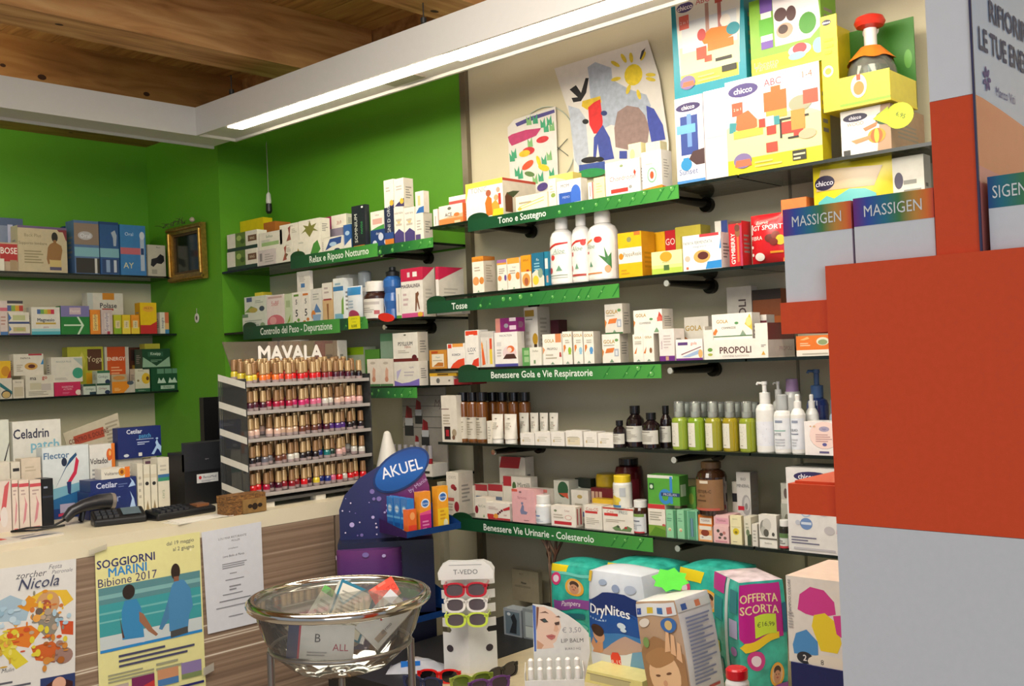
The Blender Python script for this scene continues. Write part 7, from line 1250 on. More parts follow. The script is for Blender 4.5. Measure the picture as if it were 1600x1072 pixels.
loosebox(.085, .012, .085, inb(-.02, -.085, -.045), (-.6, .6, V-.1), 'green and white flat carton at the back of the bowl', '#d0d4c8', 'r 0 .8 1 1 #5aa04a;n .1 .2 .9 .7 #9a9a90 3', tc='#5aa04a')
mb = MB(); mb.box(-.032, .032, -.0008, .0008, -.024, .024, mat('#f0442a', .5)); printed(mb, 'r .1 .8 .3 .99 #f8705a;r .4 .85 .7 .99 #f8705a;t .5 .5 .4 #c02a1a SCONTO', lambda u, v, L: (-.032+.064*u, -.0008-L, -.024+.048*v), .064, .048)
o = tag(mb.build('price_flag', None, inb(.105, -.045, -.005)), 'neon red orange flag sticking up in the clear bowl', 'price tag'); o.rotation_euler = (-.5, -.5, V)
# ================================================================= sunglasses stand
t = atz(735, 1050, ZL); SX, SY = float(t[0]), float(t[1]); SR = facing(None, math.pi+.70)
ss = thing('sunglasses_stand', (SX, SY, ZL), 'white folded card sunglasses stand with notched edges', 'display stand', SR)
wc = mat('#dcdcd8', .45, noise=.02)
SHT = .345; hw = .083
def wing(sx):
    """half of the V-folded card with notches; x goes outwards"""
    zs = [0]; out = []
    notch = [(.055, .068, 1)]+[(.118+.043*k, .135+.043*k, 0) for k in range(4)]
    pts = [(0, 0), (hw, 0)]
    for z0, z1, closed in notch:
        if closed: continue
        pts += [(hw, z0), (hw-.024, z0), (hw-.029, (z0+z1)/2), (hw-.024, z1), (hw, z1)]
    pts += [(hw, .29), (hw+.002, .312), (hw-.008, .33), (hw-.03, .342), (0, SHT)]
    return pts
for s in (-1, 1):
    mb = MB(); pts = wing(s); n = len(pts)
    yy = lambda x: .052*(1-x/hw) - .0
    a = [(s*x, .045-.045*(1-min(1, x/hw))-.02, z) for x, z in pts]; b = [(x, y+.0022, z) for x, y, z in a]
    f = tuple(range(n)) if s > 0 else tuple(range(n-1, -1, -1))
    mb.add(a, [f], wc); mb.add(b, [f[::-1]], wc); v = a+b
    mb.add(v, [((i+1) % n, i, i+n, (i+1) % n+n) if s > 0 else (i, (i+1) % n, (i+1) % n+n, i+n) for i in range(n)], wc)
    hole = [(s*(hw-.022)+.011*math.cos(q*math.pi/6), 0, .07+.011*math.sin(q*math.pi/6)) for q in range(12)]
    mb.poly([(x, .045-.045*(1-abs(x)/hw)-.0212, z) for x, _, z in hole], mat('#3a3238', .6))
    mb.build('card_wing', ss)
hdp = MB(); hdp.solid_poly([(-hw, .29), (hw, .29), (hw+.002, .312), (hw-.008, .33), (hw-.03, .345), (-hw+.03, .345), (-hw+.008, .33), (-hw-.002, .312)], -.034, -.032, wc)
hdp.text('T-VEDO', (0, -.0345, .313), (1, 0, 0), (0, 0, 1), .015, mat('#6a6a6c', noise=0), fit=.09); hdp.box(-.05, .05, -.0345, -.0341, .333, .335, mat('#a8a8a8', noise=0)); hdp.build('header', ss)
def glasses(col, name, lens='#4a444a', fold=True):
    t = thing('sunglasses', (0, 0, 0), name, 'sunglasses'); fm = mat(col, .25, coat=.4)
    for s in (-1, 1):
        cx = s*.033; ring = lambda r, y: [(cx+.026*r*(1.05 if abs(math.cos(a)) > .7 else 1)*math.copysign(abs(math.cos(a))**.75, math.cos(a)), y, .021*r*math.copysign(abs(math.sin(a))**.75, math.sin(a))*(1 if math.sin(a) < 0 else .86)) for a in [q*math.pi/12 for q in range(24)]]
        mb = MB(); R1, R2 = ring(1.18, 0), ring(.9, 0); B1, B2 = ring(1.18, .004), ring(.9, .004); v = R1+R2+B1+B2; n = 24
        for i in range(n):
            j = (i+1) % n; mb.add([v[i], v[j], v[n+j], v[n+i]], [(0,1,2,3)], fm); mb.add([v[2*n+i], v[2*n+j], v[3*n+j], v[3*n+i]], [(3,2,1,0)], fm)
            mb.add([v[i], v[j], v[2*n+j], v[2*n+i]], [(3,2,1,0)], fm, True); mb.add([v[n+i], v[n+j], v[3*n+j], v[3*n+i]], [(0,1,2,3)], fm, True)
        mb.build('rim', t)
        mb = MB(); mb.poly(ring(.93, .002), mat(lens, .08, coat=.5, noise=0)); mb.poly(ring(.93, .0026)[::-1], mat(lens, .08, coat=.5, noise=0)); mb.build('lens', t)
        mb = MB(); mb.box(s*.058-.0045, s*.058+.0085, 0, .005, .006, .016, fm) if s > 0 else mb.box(s*.058-.0085, s*.058+.0045, 0, .005, .006, .016, fm)
        mb.tube([(s*.064, .004, .011), (s*.066, .06, .011), (s*.064, .1, .004), (s*.062, .118, -.014)] if not fold else [(s*.064, .004, .011), (s*.058, .010+.004*(s > 0), .011), (-s*.035, .012+.005*(s > 0), .006), (-s*.05, .012+.005*(s > 0), -.008)], [.003, .0028, .003, .0034] if not fold else [.003, .0024, .0022, .0024], fm, 8); mb.build('temple', t)
    mb = MB(); mb.box(-.009, .009, 0, .004, .004, .011, fm); mb.build('bridge', t)
    return t
c_, s_ = math.cos(SR), math.sin(SR)
for z, col, nm in ((.252, '#b8182e', 'red framed sunglasses on the top notch of the white stand'), (.207, '#e4e0da', 'white framed sunglasses on the second notch of the white stand'), (.162, '#c8dc4a', 'lime framed sunglasses on the third notch of the white stand')):
    g = glasses(col, nm, lens='#544a50', fold=False); x, y = 0, -.055; g.location = (SX+x*c_-y*s_, SY+x*s_+y*c_, ZL+z+.012); g.rotation_euler = (0, 0, SR)
def lay(px, py, col, nm, lens, rz, roll=0, dz=.022):
    p = atz(px, py, ZL+dz); g = glasses(col, nm, lens); g.location = tuple(float(q) for q in p); g.rotation_euler = (roll, 0, rz); return g
lay(686, 1057, '#d8201e', 'red sunglasses lying folded before the white stand', '#181418', SR-.1, 0)
lay(737, 1064, '#8a9a3a', 'olive green sunglasses lying below the white stand', '#5a6a2a', SR+.4, 0)
lay(765, 1070, '#5a2a70', 'purple glasses lying at the picture bottom right of the stand', '#2a1430', SR+.5, 0)
lay(787, 1050, '#17161a', 'black sunglasses lying right of the white stand', '#201c22', SR+.9, 0)
lay(660, 1068, '#20284a', 'dark navy sunglasses lying at the picture bottom left of the red pair', '#14182a', SR-.4, 0)
p = atz(693, 1042, ZL+.02)
t = thing('plastic_bag', (float(p[0])-.02, float(p[1])+.10, ZL), 'clear blistered plastic bag with a blue label beside the white stand', 'bag')
mb = MB(); n = 10; vs = [(.09*(i/n-.5)*2, .05*(j/n-.5)*2, .035*max(0, 1-((i/n-.5)*2)**2)*max(0, 1-((j/n-.5)*2)**2)*random.uniform(.7, 1.1)+.001) for j in range(n+1) for i in range(n+1)]
mb.add(vs, [(j*(n+1)+i, j*(n+1)+i+1, (j+1)*(n+1)+i+1, (j+1)*(n+1)+i) for j in range(n) for i in range(n)], clear('#d8dce8', .45, .1), True); mb.build('film', t)
mb = MB(); mb.box(-.045, .015, -.03, -.027, .003, .034, mat('#2a78d0', .3)); mb.box(-.018, -.014, -.031, -.0302, .003, .034, mat('#d8e4f0')); mb.build('label', t); t.rotation_euler.z = SR
# ================================================================= lip balm counter display
p = atz(870, 1100, ZL); 
LX, LYy = 2.13, 1.86; LR = facing(None, math.pi+.72)
lb = thing('lip_balm_display', (LX, LYy, ZL), 'white lip balm display card with a woman face and curved right edge', 'display stand', LR)
def lbpx(px, py):   # pixel on the card plane -> local x, z
    d = ray(px, py); nx, ny = math.sin(LR), -math.cos(LR); t_ = ((LX)*nx+(LYy)*ny)/(d[0]*nx+d[1]*ny); q = O3+d*t_
    return ((q[0]-LX)*math.cos(LR)+(q[1]-LYy)*math.sin(LR), q[2]-ZL)
card = [lbpx(*q) for q in ((832, 944), (850, 946), (868, 951), (888, 962), (906, 975), (920, 990), (922, 1020), (912, 1072), (907, 1110), (836, 1110))]
mb = MB(); mb.solid_poly(card, 0, .003, mat('#d9d9d4', .4)); K_ = [0]
def lsh(col, *xy):
    K_[0] += 1; pts = [lbpx(xy[i], xy[i+1]) for i in range(0, len(xy), 2)]
    ar = sum(pts[i][0]*pts[(i+1) % len(pts)][1]-pts[(i+1) % len(pts)][0]*pts[i][1] for i in range(len(pts)))
    if ar < 0: pts = pts[::-1]
    mb.poly([(x, -EPS*K_[0]*.7, z) for x, z in pts], mat(col, .4, noise=0))
lsh('#4a68b0', 832, 945, 837, 947, 838, 1018, 835, 1018)
lsh('#e2c3ae', 838, 948, 850, 948, 862, 955, 874, 966, 877, 980, 872, 992, 869, 1002, 864, 1006, 866, 1012, 850, 1014, 839, 1014)
lsh('#c89878', 839, 1000, 850, 1008, 846, 1014, 839, 1014); lsh('#d8ac90', 868, 970, 873, 984, 870, 988, 865, 986)
lsh('#6a4a3a', 842, 958, 852, 955, 858, 959, 852, 957.5); lsh('#6a4a3a', 867, 964, 873, 962, 876, 965)
lsh('#4a342c', 843, 968, 851, 966, 857, 972, 850, 973); lsh('#3a4a4a', 848, 968, 853, 967, 854, 972, 849, 972); lsh('#4a342c', 866, 973, 874, 971, 874, 976, 868, 977)
lsh('#b86a64', 853, 993, 862, 991, 868, 993, 867, 997, 862, 1000, 856, 997); lsh('#94504c', 854, 994, 867, 994, 862, 995.5)
lsh('#7a4a34', 838, 948, 842, 949, 840, 975, 838, 985)
a = lbpx(893, 983); b = lbpx(894, 999); c = lbpx(895, 1012)
mb.text('€ 3,50', (a[0], -.012, a[1]), (1, 0, 0), (0, 0, 1), .014, mat('#8a8a94', noise=0), fit=.06); mb.text('LIP BALM', (b[0], -.012, b[1]), (1, 0, 0), (0, 0, 1), .011, mat('#4a4a52', noise=0), fit=.065); mb.text('BURRO HQ', (c[0], -.012, c[1]), (1, 0, 0), (0, 0, 1), .006, mat('#6a6a72', noise=0), fit=.05)
mb.build('card', lb)
x0, zt = lbpx(820, 1026); x1, _ = lbpx(910, 1026); zt2 = lbpx(865, 1045)[1]
mb = MB(); mb.box(x0, x1, -.10, -.098, 0, zt2, mat('#dcdcd8', .4)); mb.box(x0, x0+.002, -.098, -.001, 0, zt2+.02, mat('#d0d0cc')); mb.box(x1-.002, x1, -.098, -.001, 0, zt2+.02, mat('#d0d0cc')); mb.box(x0, x1, -.098, -.001, 0, .003, mat('#d0d0cc')); mb.build('tray', lb)
cl_, sl_ = math.cos(LR), math.sin(LR)
for r_ in range(2):
    for q in range(6):
        x = x0+.016+(x1-x0-.032)*q/5; y = -.082+r_*.04
        mb = MB(); h = zt+.006-(.0 if r_ else .012); h = h-.0035
        mb.lathe([(.0088, 0), (.0092, .002), (.0092, h*.62), (.0075, h*.66), (.0075, h*.97), (.004, h)], mat('#e6e4de', .3), 12); printed(mb, 'r .3 .45 .7 .5 #4a4a52;n .25 .1 .75 .35 #9a9aa8 3', lambda u, v, L: (-.006+.012*u, -.0094-L, v*h), .012, h)
        tag(mb.build('lip_balm', None, (LX+x*cl_-y*sl_, LYy+x*sl_+y*cl_, ZL+.0035), LR), 'white lip balm stick in the %s row of the face card display' % ('front', 'back')[r_], 'lip balm', '%s row of lip balm sticks' % ('front', 'back')[r_])
# grey boxes and brown straws between the stand and the diapers
ROW['g0'] = Row('R', 2.62, ZL, ''); ROW['g1'] = Row('R', 2.80, ZL, ''); ROW['g2'] = Row('R', 2.9, ZL, ''); ROW['f0'] = Row('R', 2.42, ZL, '')
bx('g0', 787, 815, 952, 'grey carton with a dark figure photo between stand and face card', '#8a9298', 'r .1 .05 .9 .9 #5a6a74;p #20242a .3 .1 .5 .5 .4 .7 .6 .85 .75 .6 .7 .1;e .3 .8 .1 .06 #c0c8cc', d=.05, off=0)
bx('g0', 817, 836, 952, 'grey carton with a pale window next to the face card', '#7a8286', 'r .2 .45 .9 .9 #98a4a6;r .2 .05 .9 .42 #b0bab8', d=.05, off=0)
bx('g1', 800, 842, 892, 'beige card with the word Mister standing on the ledge by the wall', '#a59a7e', 't .35 .88 .045 #2a2a2a ALL Y;b .45 .6 .07 #3a3a38 Mister;n .1 .45 .7 .52 #7a7260 2', d=.02, off=.22)
st = thing('straw_bundle', (2.86, float(solve_px(857, (2.86, 0, .9), (0, 1, 0))), ZL), 'bundle of brown curved sticks leaning behind the face card', 'sticks')
mb = MB()
for q in range(9):
    a = random.uniform(-.05, .02); mb.tube([(0, a*.2, 0), (0, a*.4, .2), (.0, a*.9+.01, .24), (0, a*1.6+.035*(q % 3), .285+.008*(q % 4))], .005, mat('#5a3a2c' if q % 2 else '#8a6a54', .5), 6)
mb.build('sticks', st)
# ================================================================= diapers and packs on the ledge
TQ = '#35b0a0'
def softpack(S, xl, xr, yt, label, fc, gfx, d, name='diaper_pack', off=0, rz=0, top=None, side=None, sg='', bul=.02, on=None, k=None, edge=.02, topcap=None, lg=''):
    z, o0 = getz(S, on); loc, w, h, r0 = spot(S, xl, xr, yt, off, z)
    N = 20; mb = MB(); F_ = lambda t_: (math.sin(math.pi*min(1, max(0, t_)))**.6)
    def pt(u, v, s): # s 0 front..1 back ; pillow
        pin = .86+.14*math.sin(math.pi*min(1, v*.96+.02))**.5
        return ((u-.5)*w*pin, d*s, v*h)
    nz_ = .32 if fc == TQ else .05; m = mat(fc, .22, noise=nz_, scale=22, coat=.2); ms = mat(side or fc, .22, noise=nz_, scale=22); mt = mat(top or fc, .25, noise=nz_, scale=22)
    def front(u, v, L=0): p = pt(u, v, 0); return (p[0], -bul*F_(u)*F_(v)-L, p[2]+.004*math.sin(9*u+5*v)*F_(v))
    def rside(u, v, L=0): p = pt(1, v, u); return (p[0]+bul*.6*F_(u)*F_(v)+L, p[1], p[2])
    def lside(u, v, L=0): p = pt(0, v, 1-u); return (p[0]-bul*.6*F_(u)*F_(v)-L, p[1], p[2])
    def back(u, v, L=0): p = pt(1-u, v, 1); return (p[0], p[1]+bul*.5*F_(u)*F_(v), p[2])
    def tp(u, v, L=0): p = pt(u, 1, v); return (p[0], p[1], p[2]+bul*.8*F_(u)*F_(v)+L)
    def bt(u, v, L=0): p = pt(u, 0, 1-v); return (p[0], p[1], 0)
    for f, mm in ((front, m), (rside, ms), (back, ms), (lside, ms), (tp, mt), (bt, ms)):
        vs = [f(i/N, j/N) for j in range(N+1) for i in range(N+1)]
        mb.add(vs, [(j*(N+1)+i, j*(N+1)+i+1, (j+1)*(N+1)+i+1, (j+1)*(N+1)+i) for j in range(N) for i in range(N)], mm, True)
    printed_grid(mb, gfx, lambda u, v, L: front(u, v, L*2+.0014), w, h)
    if sg: printed_grid(mb, sg, lambda u, v, L: rside(u, v, L*2+.0014), d, h)
    if lg: printed_grid(mb, lg, lambda u, v, L: lside(u, v, L*2+.0014), d, h)
    if topcap: printed_grid(mb, topcap, lambda u, v, L: tp(u, v, L*2+.0014), w, d)
    o = mb.build(name, None, loc, r0+rz); tag(o, label, 'diaper pack' if name == 'diaper_pack' else 'package')
    if k: TOP[k] = (z+h, off)
    return o
BABY = 'e %s %s .2 .13 #e8a83a;e %s %s .14 .1 #35b0a0;e %s %s .11 .085 #c89878;p #4a3428 %s'
def baby(u, v, s=1):
    f = lambda *a: ' '.join('%.3f' % q for q in a)
    return 'e %s #e2a63c;e %s #d8b890;e %s #c48f70;e %s #4a3428;e %s #c48f70;e %s #3a2a24;e %s #3a2a24;e %s #a85a50' % (f(u, v, .2*s, .13*s), f(u, v, .15*s, .1*s), f(u, v-.02*s, .1*s, .085*s), f(u, v+.045*s, .1*s, .05*s), f(u, v-.01*s, .085*s, .055*s), f(u-.035*s, v, .012*s, .008*s), f(u+.035*s, v, .012*s, .008*s), f(u, v-.035*s, .03*s, .01*s))
PAM = 'p #e8d022 0 .9 .4 .9 .42 1 0 1;r .0 .86 1 .9 #6ac8bc;e .15 .8 .13 .09 #d8407a;e .15 .8 .08 .05 #e8d8e4;%s;p #8a4a98 .1 .34 .95 .42 .95 .56 .1 .48;i .52 .45 .075 #f0e8f0 Pampers;r .3 .24 .8 .32 #2a6a78;e .2 .15 .1 .06 #7ad0c0;e .7 .12 .16 .05 #6ac4b8' % baby(.6, .7)
softpack('g1', 862, 932, 884, 'turquoise diaper pack with a pictured child, leftmost of the back row', TQ, PAM, .13, off=-.04)
softpack('g1', 948, 1044, 884, 'turquoise diaper pack with yellow corner behind the navy night pants pack', TQ, 'p #e8d022 0 .9 .35 .86 .38 1 0 1;e .2 .82 .1 .07 #6a3a78;e .75 .76 .12 .1 #d8a03a;e .75 .76 .08 .07 #c8604a;e .5 .95 .14 .03 #d83a4a;p #8a4a98 .1 .34 .95 .42 .95 .56 .1 .48', .15, off=-.03)
softpack('g1', 1062, 1150, 890, 'turquoise diaper pack with a smiling child, third of the back row', TQ, 'p #e8d022 0 .88 .45 .84 .5 .97 0 1;e .13 .78 .12 .09 #d8407a;e .13 .78 .06 .05 #e8d8e4;%s;p #8a4a98 .2 .3 .95 .34 .95 .48 .2 .44;t .75 .4 .06 #f0e8f0 pers' % baby(.58, .66), .15, off=-.03)
# navy night pants pack
softpack('f0', 921, 1010, 896, 'navy and white night pants pack with a sleeping child', '#cfd6e0', 'r .02 .26 .98 .72 #1f4f9a;p #182e6a .05 .72 .3 .8 .7 .82 .98 .76 .98 .6 .05 .6;b .42 .62 .1 #eef0f4 DryNites;n .05 .53 .6 .57 #a8c0e0 1;r .02 .26 .98 .42 #3a78b8;p #b89a90 .45 .32 .7 .4 .98 .36 .98 .24 .5 .2 .2 .2;p #c8906a .05 .18 .2 .32 .3 .34 .28 .22 .2 .18;e .22 .38 .12 .07 #c8987a;e .2 .43 .13 .06 #3f2418;p #c8906a .04 .26 .1 .2 .22 .2 .1 .34;p #d8dee8 0 0 1 0 1 .3 .7 .22 .3 .2 0 .17;p #6a9ac0 .72 .02 1 .02 1 .3 .8 .25;p #d8382e .42 .05 .6 .05 .6 .2 .56 .24 .46 .24 .42 .2;t .51 .14 .05 #f0e8e4 8-15;e .8 .87 .1 .04 #a8b4c8;e .3 .9 .08 .03 #98a8c0;e .55 .86 .07 .04 #8a9ab8;e .65 .5 .07 .03 #c8d8e8;e .68 .46 .05 .02 #c8d8e8;r 0 .9 .06 1 #d8b83a', .11, off=.06)
# box under it
bx('f0', 908, 1004, 1055, 'low yellow and white carton lying under the night pants pack', '#d8cf8a', 'r .15 .2 .8 .7 #b8b088;n .1 .72 .9 .9 #9a9070 1', off=-.05, d=.1)
# wipes bundle, tilted, with white top and lime flag
w0 = softpack('f0', 1012, 1084, 950, 'bundle of baby wipes with a white folded top, tilted', '#b0947a', 'r .0 .86 .98 .98 #d0d4d8;r .02 .88 .14 .94 #2a4a9a;r .3 .88 .45 .94 #c8b03a;r .55 .88 .68 .94 #3a6aa8;r .78 .88 .9 .94 #b86a5a;e .2 .8 .14 .04 #d8d0c8;p #9a7450 .0 .02 .0 .5 .15 .62 .4 .66 .7 .6 .98 .5 .98 .02;e .5 .28 .36 .24 #ddb892;e .45 .46 .34 .09 #a87e54;e .36 .3 .06 .012 #6a4a38;e .62 .3 .06 .012 #6a4a38;e .5 .22 .05 .03 #c8987a;e .5 .13 .09 .015 #b0685c;p #d8ae88 .62 .5 .7 .72 .76 .72 .74 .52;p #d8ae88 .74 .5 .8 .7 .86 .68 .84 .48;p #d8ae88 .84 .46 .9 .62 .95 .6 .94 .42;e .78 .78 .17 .07 #3a68a8;e .78 .78 .08 .045 #c8b078;e .2 .62 .08 .05 #7a9a5a', .15, name='wipes_bundle', off=-.11, rz=-.04, side='#c9ccd4', sg='n .12 .18 .85 .84 #7a84a8 18;r 0 .88 1 .96 #c8ccd0;r .1 .89 .25 .95 #3a5aa0;r .5 .89 .65 .95 #c87a5a;b .6 .05 .06 #2a3a78 64;n .5 .1 .9 .16 #b04a4a 1', top='#e4e4e2', bul=.012)
w0.rotation_euler.y = -.16; w0.location.z += .016
bpy.context.view_layer.update()
p = w0.matrix_world@Vector((-.005, .085, float(max(v.co.z for v in w0.data.vertices))+.03))
mb = MB(); fl = []
for q in range(16):
    r = .055 if q % 2 else .042; fl.append((r*math.cos(q*math.pi/8), r*.7*math.sin(q*math.pi/8)))
nn = len(fl); mb.add([(x, y, .004) for x, y in fl]+[(x, y, .0055) for x, y in fl], [tuple(range(nn))[::-1], tuple(range(nn, 2*nn))]+[(i, (i+1) % nn, (i+1) % nn+nn, i+nn) for i in range(nn)], mat('#52d83a', .5))
o = tag(mb.build('price_flag', None, p, .3), 'neon green star edged flag on top of the wipes bundle', 'price tag'); o.rotation_euler = (.85, 0, -.64)
# magenta offer pack
OFF = 'p #b81e88 .0 .5 .0 .98 .9 .98 .9 .52 .1 .46;b .42 .86 .075 #e8d8a0 OFFERTA;b .42 .76 .075 #e8d8a0 SCORTA;p #e8c82a 0 .42 .1 .38 .8 .5 .8 .56 .1 .47;p #c4dc3a .3 .52 .75 .54 .75 .72 .3 .7;t .525 .62 .042 #3a4a2a €16,99;e .3 .32 .18 .09 #c83a88;e .3 .32 .1 .05 #e8d8e4;%s;p #8a4a98 .5 .0 1 .03 1 .1 .5 .06;r .9 .55 1 .8 #2a6a90' % baby(.74, .17, .8)
p = aty(1205, 990, 1.50); ox = 2.57
oy = float(solve_px(1192, (ox, 0, .78), (0, 1, 0)))
off_ = softpack('f0', 1150, 1222, 907, 'magenta and turquoise offer diaper pack with a lime price card', TQ, OFF, .17, off=ox-2.42, rz=0, side='#3aa898', bul=.012, top='#d8c8d0', lg='r .55 0 .66 1 #c8d4d4;r .0 .85 .5 1 #c02a8c;r .05 .6 .45 .8 #2a8a90;r .72 .72 .98 .92 #2a7a80;r .72 .5 .98 .66 #a8a0c0;e .85 .38 .1 .04 #9a6aa0;r .72 .18 .95 .26 #3a4a6a;p #c8b83a .1 .3 .3 .3 .3 .4 .1 .4;r .1 .1 .4 .25 #2a6a78')
off_.location.x = ox; off_.location.y = oy; off_.rotation_euler.z = -math.pi/2+.95
# white bottle with red cap at the picture bottom
t = thing('bottle', (2.16, float(solve_px(1156, (2.16, 0, .62), (0, 1, 0))), ZL), 'white bottle with a red cap at the picture bottom before the offer pack', 'bottle')
zt = float(solve_z(1043, t.location.x, t.location.y))-ZL
mb = MB(); mb.lathe([(.026, 0), (.028, .003), (.028, zt-.035), (.024, zt-.026)], mat('#d8d8d8', .3), 20); mb.build('body', t)
mb = MB(); mb.lathe([(.025, zt-.025), (.026, zt-.022), (.026, zt-.004), (.022, zt)], mat('#c01824', .25), 20); mb.build('cap', t)
# tall carton with ink clouds on a navy box
ROW['h0'] = Row('R', 2.0, ZL, '')
hb = bx('h0', 1240, 1330, 1042, 'dark navy box under the ink cloud carton', '#141a52', '', off=0, d=.24, k='nav', tc='#1a2260')
INK = 'p #c83a88 .2 .62 .25 .8 .45 .9 .7 .88 .88 .76 .9 .62 .6 .56 .35 .58;p #e0c82a .45 .45 .5 .58 .7 .62 .92 .52 .98 .3 .9 .18 .6 .18;p #4a8ac0 .08 .2 .15 .34 .35 .4 .55 .28 .55 .12 .1 .1;p #c83a88 .85 .6 1 .62 1 .36 .9 .4;e .3 .07 .15 .07 #2a2a30;b .3 .07 .07 #d8d8d4 2;e .75 .04 .4 .1 #dcd6c4;t .62 .05 .06 #3a3a3a 8;T .06 .75 .05 #6a6a70 SHAMPOO COLORE;n .02 .4 .12 .6 #a8a4a0 6'
hc = bx('h0', 1230, 1316, 904, 'white carton with magenta, yellow and blue ink clouds, on the navy box', '#d9d6cc', INK, on='nav', off=.004, d=.2, tc='#d8c0b0', sc='#cfcabd')
mb = MB()
# ================================================================= orange cardboard floor display close to the camera
DX = 1.2
od = thing('floor_display', (DX, .45, 0), 'big orange and white cardboard floor display close to the viewer', 'display stand', -math.pi/2)
# local frame: x = towards the right of the picture (world -y), y = away from the viewer, z up
def L2(yw): return .45-yw
org = mat('#cf4413', .5, noise=.03, scale=120); orgd = mat('#cf4414', .5, noise=.03, scale=120); wgr = mat('#c9cbcf', .5, noise=.015, scale=120)
xl = L2(.584); xr = L2(-.15)
zo = 1.335; ztop = 1.650
def bev(o, w=.0025): 
    b = o.modifiers.new('b', 'BEVEL'); b.width = w; b.segments = 2; b.limit_method = 'ANGLE'; return o
mb = MB(); mb.box(xl, xr, 0, .012, zo, ztop, org); mb.box(xl, xr, 0, .012, 0, zo-.0005, wgr); bev(mb.build('side_panel', od), .0015)
mb = MB(); mb.box(xl, xr, .38, .392, 0, ztop, org); mb.build('far_side_panel', od)
mb = MB(); mb.box(xl+.004, xl+.012, .0125, .3795, 0, 1.30, orgd); mb.build('front_panel', od)
mb = MB(); mb.box(xl, xr, .0125, .3795, 1.58, 1.588, orgd); mb.build('top_deck', od)
# two trays that reach out past the panel on the customer side
def tray_(z0, z1, zb, deep, xo):
    mb = MB(); x0 = L2(xo); mb.box(x0, xl-.0008, .01, .016, z0, z1, orgd); mb.box(x0, x0+.006, .0165, deep, z0, z1, orgd); mb.box(x0+.0065, xl-.001, .0165, deep, zb, zb+.005, orgd); mb.box(x0, xl-.0008, deep+.0005, deep+.006, z0, z1, orgd)
    bev(mb.build('tray', od), .0012)
def zat(px, py): return float(atx(px, py, DX)[2])
yo1 = float(atx(1220, 495, DX+.01)[1]); yo2 = float(atx(1232, 780, DX+.01)[1])
tray_(zat(1222, 522), zat(1220, 473), 1.5835, .375, yo1)
tray_(zat(1232, 804), zat(1230, 757), zat(1232, 758)-.001, .375, yo2)
# tall header slab in the middle of the top
hx0, hx1 = L2(float(atx(1450, 200, DX+.004)[1])), L2(float(atx(1519, 200, DX+.004)[1]))
hz0, hz1, hsp = 1.589, 2.12, float(atx(1480, 152, DX+.004)[2])
mb = MB(); mb.box(hx0, hx1, .0125, .36, 1.589, hsp, org); mb.box(hx0, hx1, .0125, .36, hsp+.0004, hz1, mat('#d4d6da', .45, noise=.015)); ho = bev(mb.build('header', od), .0015)
# its right-hand face: pale blue print with an orange sweep
def Pf(u, v, L): return (hx1+L, .0128+.347*u, 1.589+(hz1-1.589)*v)
fb = MB(); bl_ = mat('#c4d8ec', .18, noise=.01, coat=.3)
def fpoly(pts, m, L): fb.poly([Pf(u, v, L) for u, v in pts], m)
fpoly([(0, 0), (1, 0), (1, 1), (0, 1)], bl_, .0006)
vs = (hsp-1.589)/(hz1-1.589)
fpoly([(0, 0), (1, 0), (1, vs*.86), (.75, vs*.90), (.5, vs*.945), (.25, vs*.98), (.08, vs*.998), (0, vs)], mat('#e0885a', .2, noise=.02, coat=.3), .0009)
fpoly([(.0, 0), (1, 0), (1, .26), (0, .30)], mat('#d8867e', .2, noise=.02, coat=.3), .0012)
for t_, vv, fit in (('RIFIORIRE', .652, .16), ('LE TUE ENERGIE', .578, .225)):
    fb.text(t_, Pf(.39 if fit > .2 else .40, vv, .0015), (0, 1, 0), (0, 0, 1), .026, mat('#3a4468', .4, noise=0), fit=fit, bold=.03)
for q in range(7):
    a = q*.9; cy, cz = .0128+.347*.125, 1.589+(hz1-1.589)*.495
    fb.poly([(hx1+.0015, cy+.008*math.cos(a)+.006*math.cos(b)*math.cos(a)-.003*math.sin(b)*math.sin(a), cz+.009*math.sin(a)+.006*math.cos(b)*math.sin(a)+.003*math.sin(b)*math.cos(a)) for b in [k*math.pi/5 for k in range(10)]], mat('#5a4a8a', .4, noise=0))
fb.text('Marco Viti', (hx1+.0015, .0128+.347*.31, 1.589+(hz1-1.589)*.478), (0, 1, 0), (0, 0, 1), .012, mat('#6a6a9a', .4, noise=0), fit=.075)
fb.build('printed_face', ho)
# thin plastic corner edge of the header
mb = MB(); mb.box(hx1+.0004, hx1+.0028, .0095, .0122, 1.589, hz1, mat('#3a3a58', .25)); mb.build('corner_edge', ho)
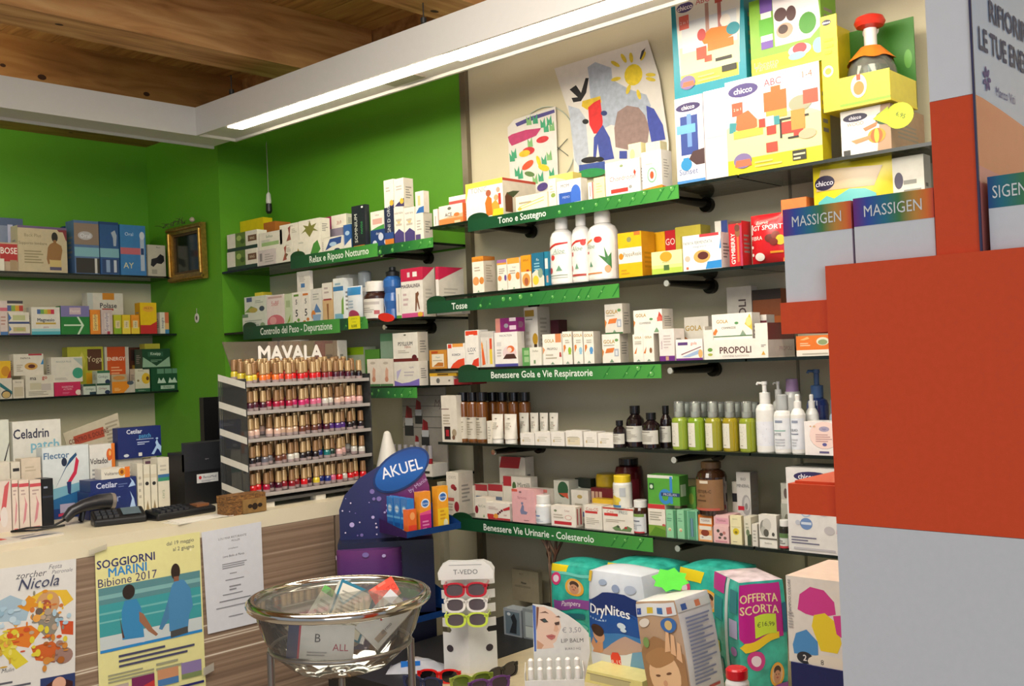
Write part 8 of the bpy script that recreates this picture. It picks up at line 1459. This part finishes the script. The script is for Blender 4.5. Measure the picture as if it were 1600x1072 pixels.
# the rainbow banded cartons on the top
def rainbow(xw0, xw1, d0, ztp, zb, label, key, word='MASSIGEN'):
    w = xw0-xw1; h = ztp-zb
    rm = ramp_mat('rainbow_'+key, 0, [(-w/2, '#1f4a88'), (-w*.35, '#1f6f80'), (-w*.1, '#3f7a44'), (w*.1, '#c08a3a'), (w/2, '#d8702e')], .35) if key == 'c' else ramp_mat('rainbow_'+key, 0, [(-w/2, '#6a2478'), (-w*.32, '#2f4aa0'), (-w*.1, '#1f6f88'), (w*.08, '#3f7a44'), (w*.28, '#c08a3a'), (w*.42, '#d8702e'), (w/2, '#c84a34')], .35)
    mb = MB(); cw = mat('#cfd2d6', .4, noise=.015, scale=90); cr = mat('#8a4a68', .4)
    v = h*.755
    mb.box(-w/2, w/2, 0, d0, 0, h, cw, side=mat('#b8a8b8', .4)); mb.box(-w/2, w/2, -.0004, -.0001, v, h, rm)
    mb.poly([(w/2+.0003, 0, v), (w/2+.0003, d0, v), (w/2+.0003, d0, h), (w/2+.0003, 0, h)], mat('#a83a3a', .4))
    mb.text(word, (.0 if key != 'c' else -w*.27, -.0009, v+(h-v)*.5), (1, 0, .0), (0, 0, 1), h*.10, mat('#d8dcdc', .4, noise=0), fit=w*(.72 if key != 'c' else .36))
    return tag(mb.build('carton', None, (DX+.016, (xw0+xw1)/2, zb), -math.pi/2), label, 'box')
za = zat(1222, 515)+.006
b1a, b1b = float(atx(1217, 400, DX+.016)[1]), float(atx(1333, 400, DX+.016)[1])
b2a, b2b = float(atx(1338, 380, DX+.016)[1]), float(atx(1463, 380, DX+.016)[1])
b3a = float(atx(1545, 330, DX+.016)[1])
hyl = .45-hx0
ZD = 1.5892
ztp = lambda px, py: float(atx(px, py, DX+.016)[2])
rainbow(b1a-.008, b1b, .11, ztp(1217, 329), ZD, 'white carton with a rainbow band, leftmost of three on the orange display', 'a')
rainbow(b1b-.003, hyl+.002, .11, ztp(1338, 310), ZD, 'white carton with a rainbow band, between the leftmost one and the orange header', 'b')
rainbow(b3a, b3a-.10, .11, ztp(1548, 276), ZD, 'white carton with a rainbow band, standing right of the header', 'c', 'SIGEN')
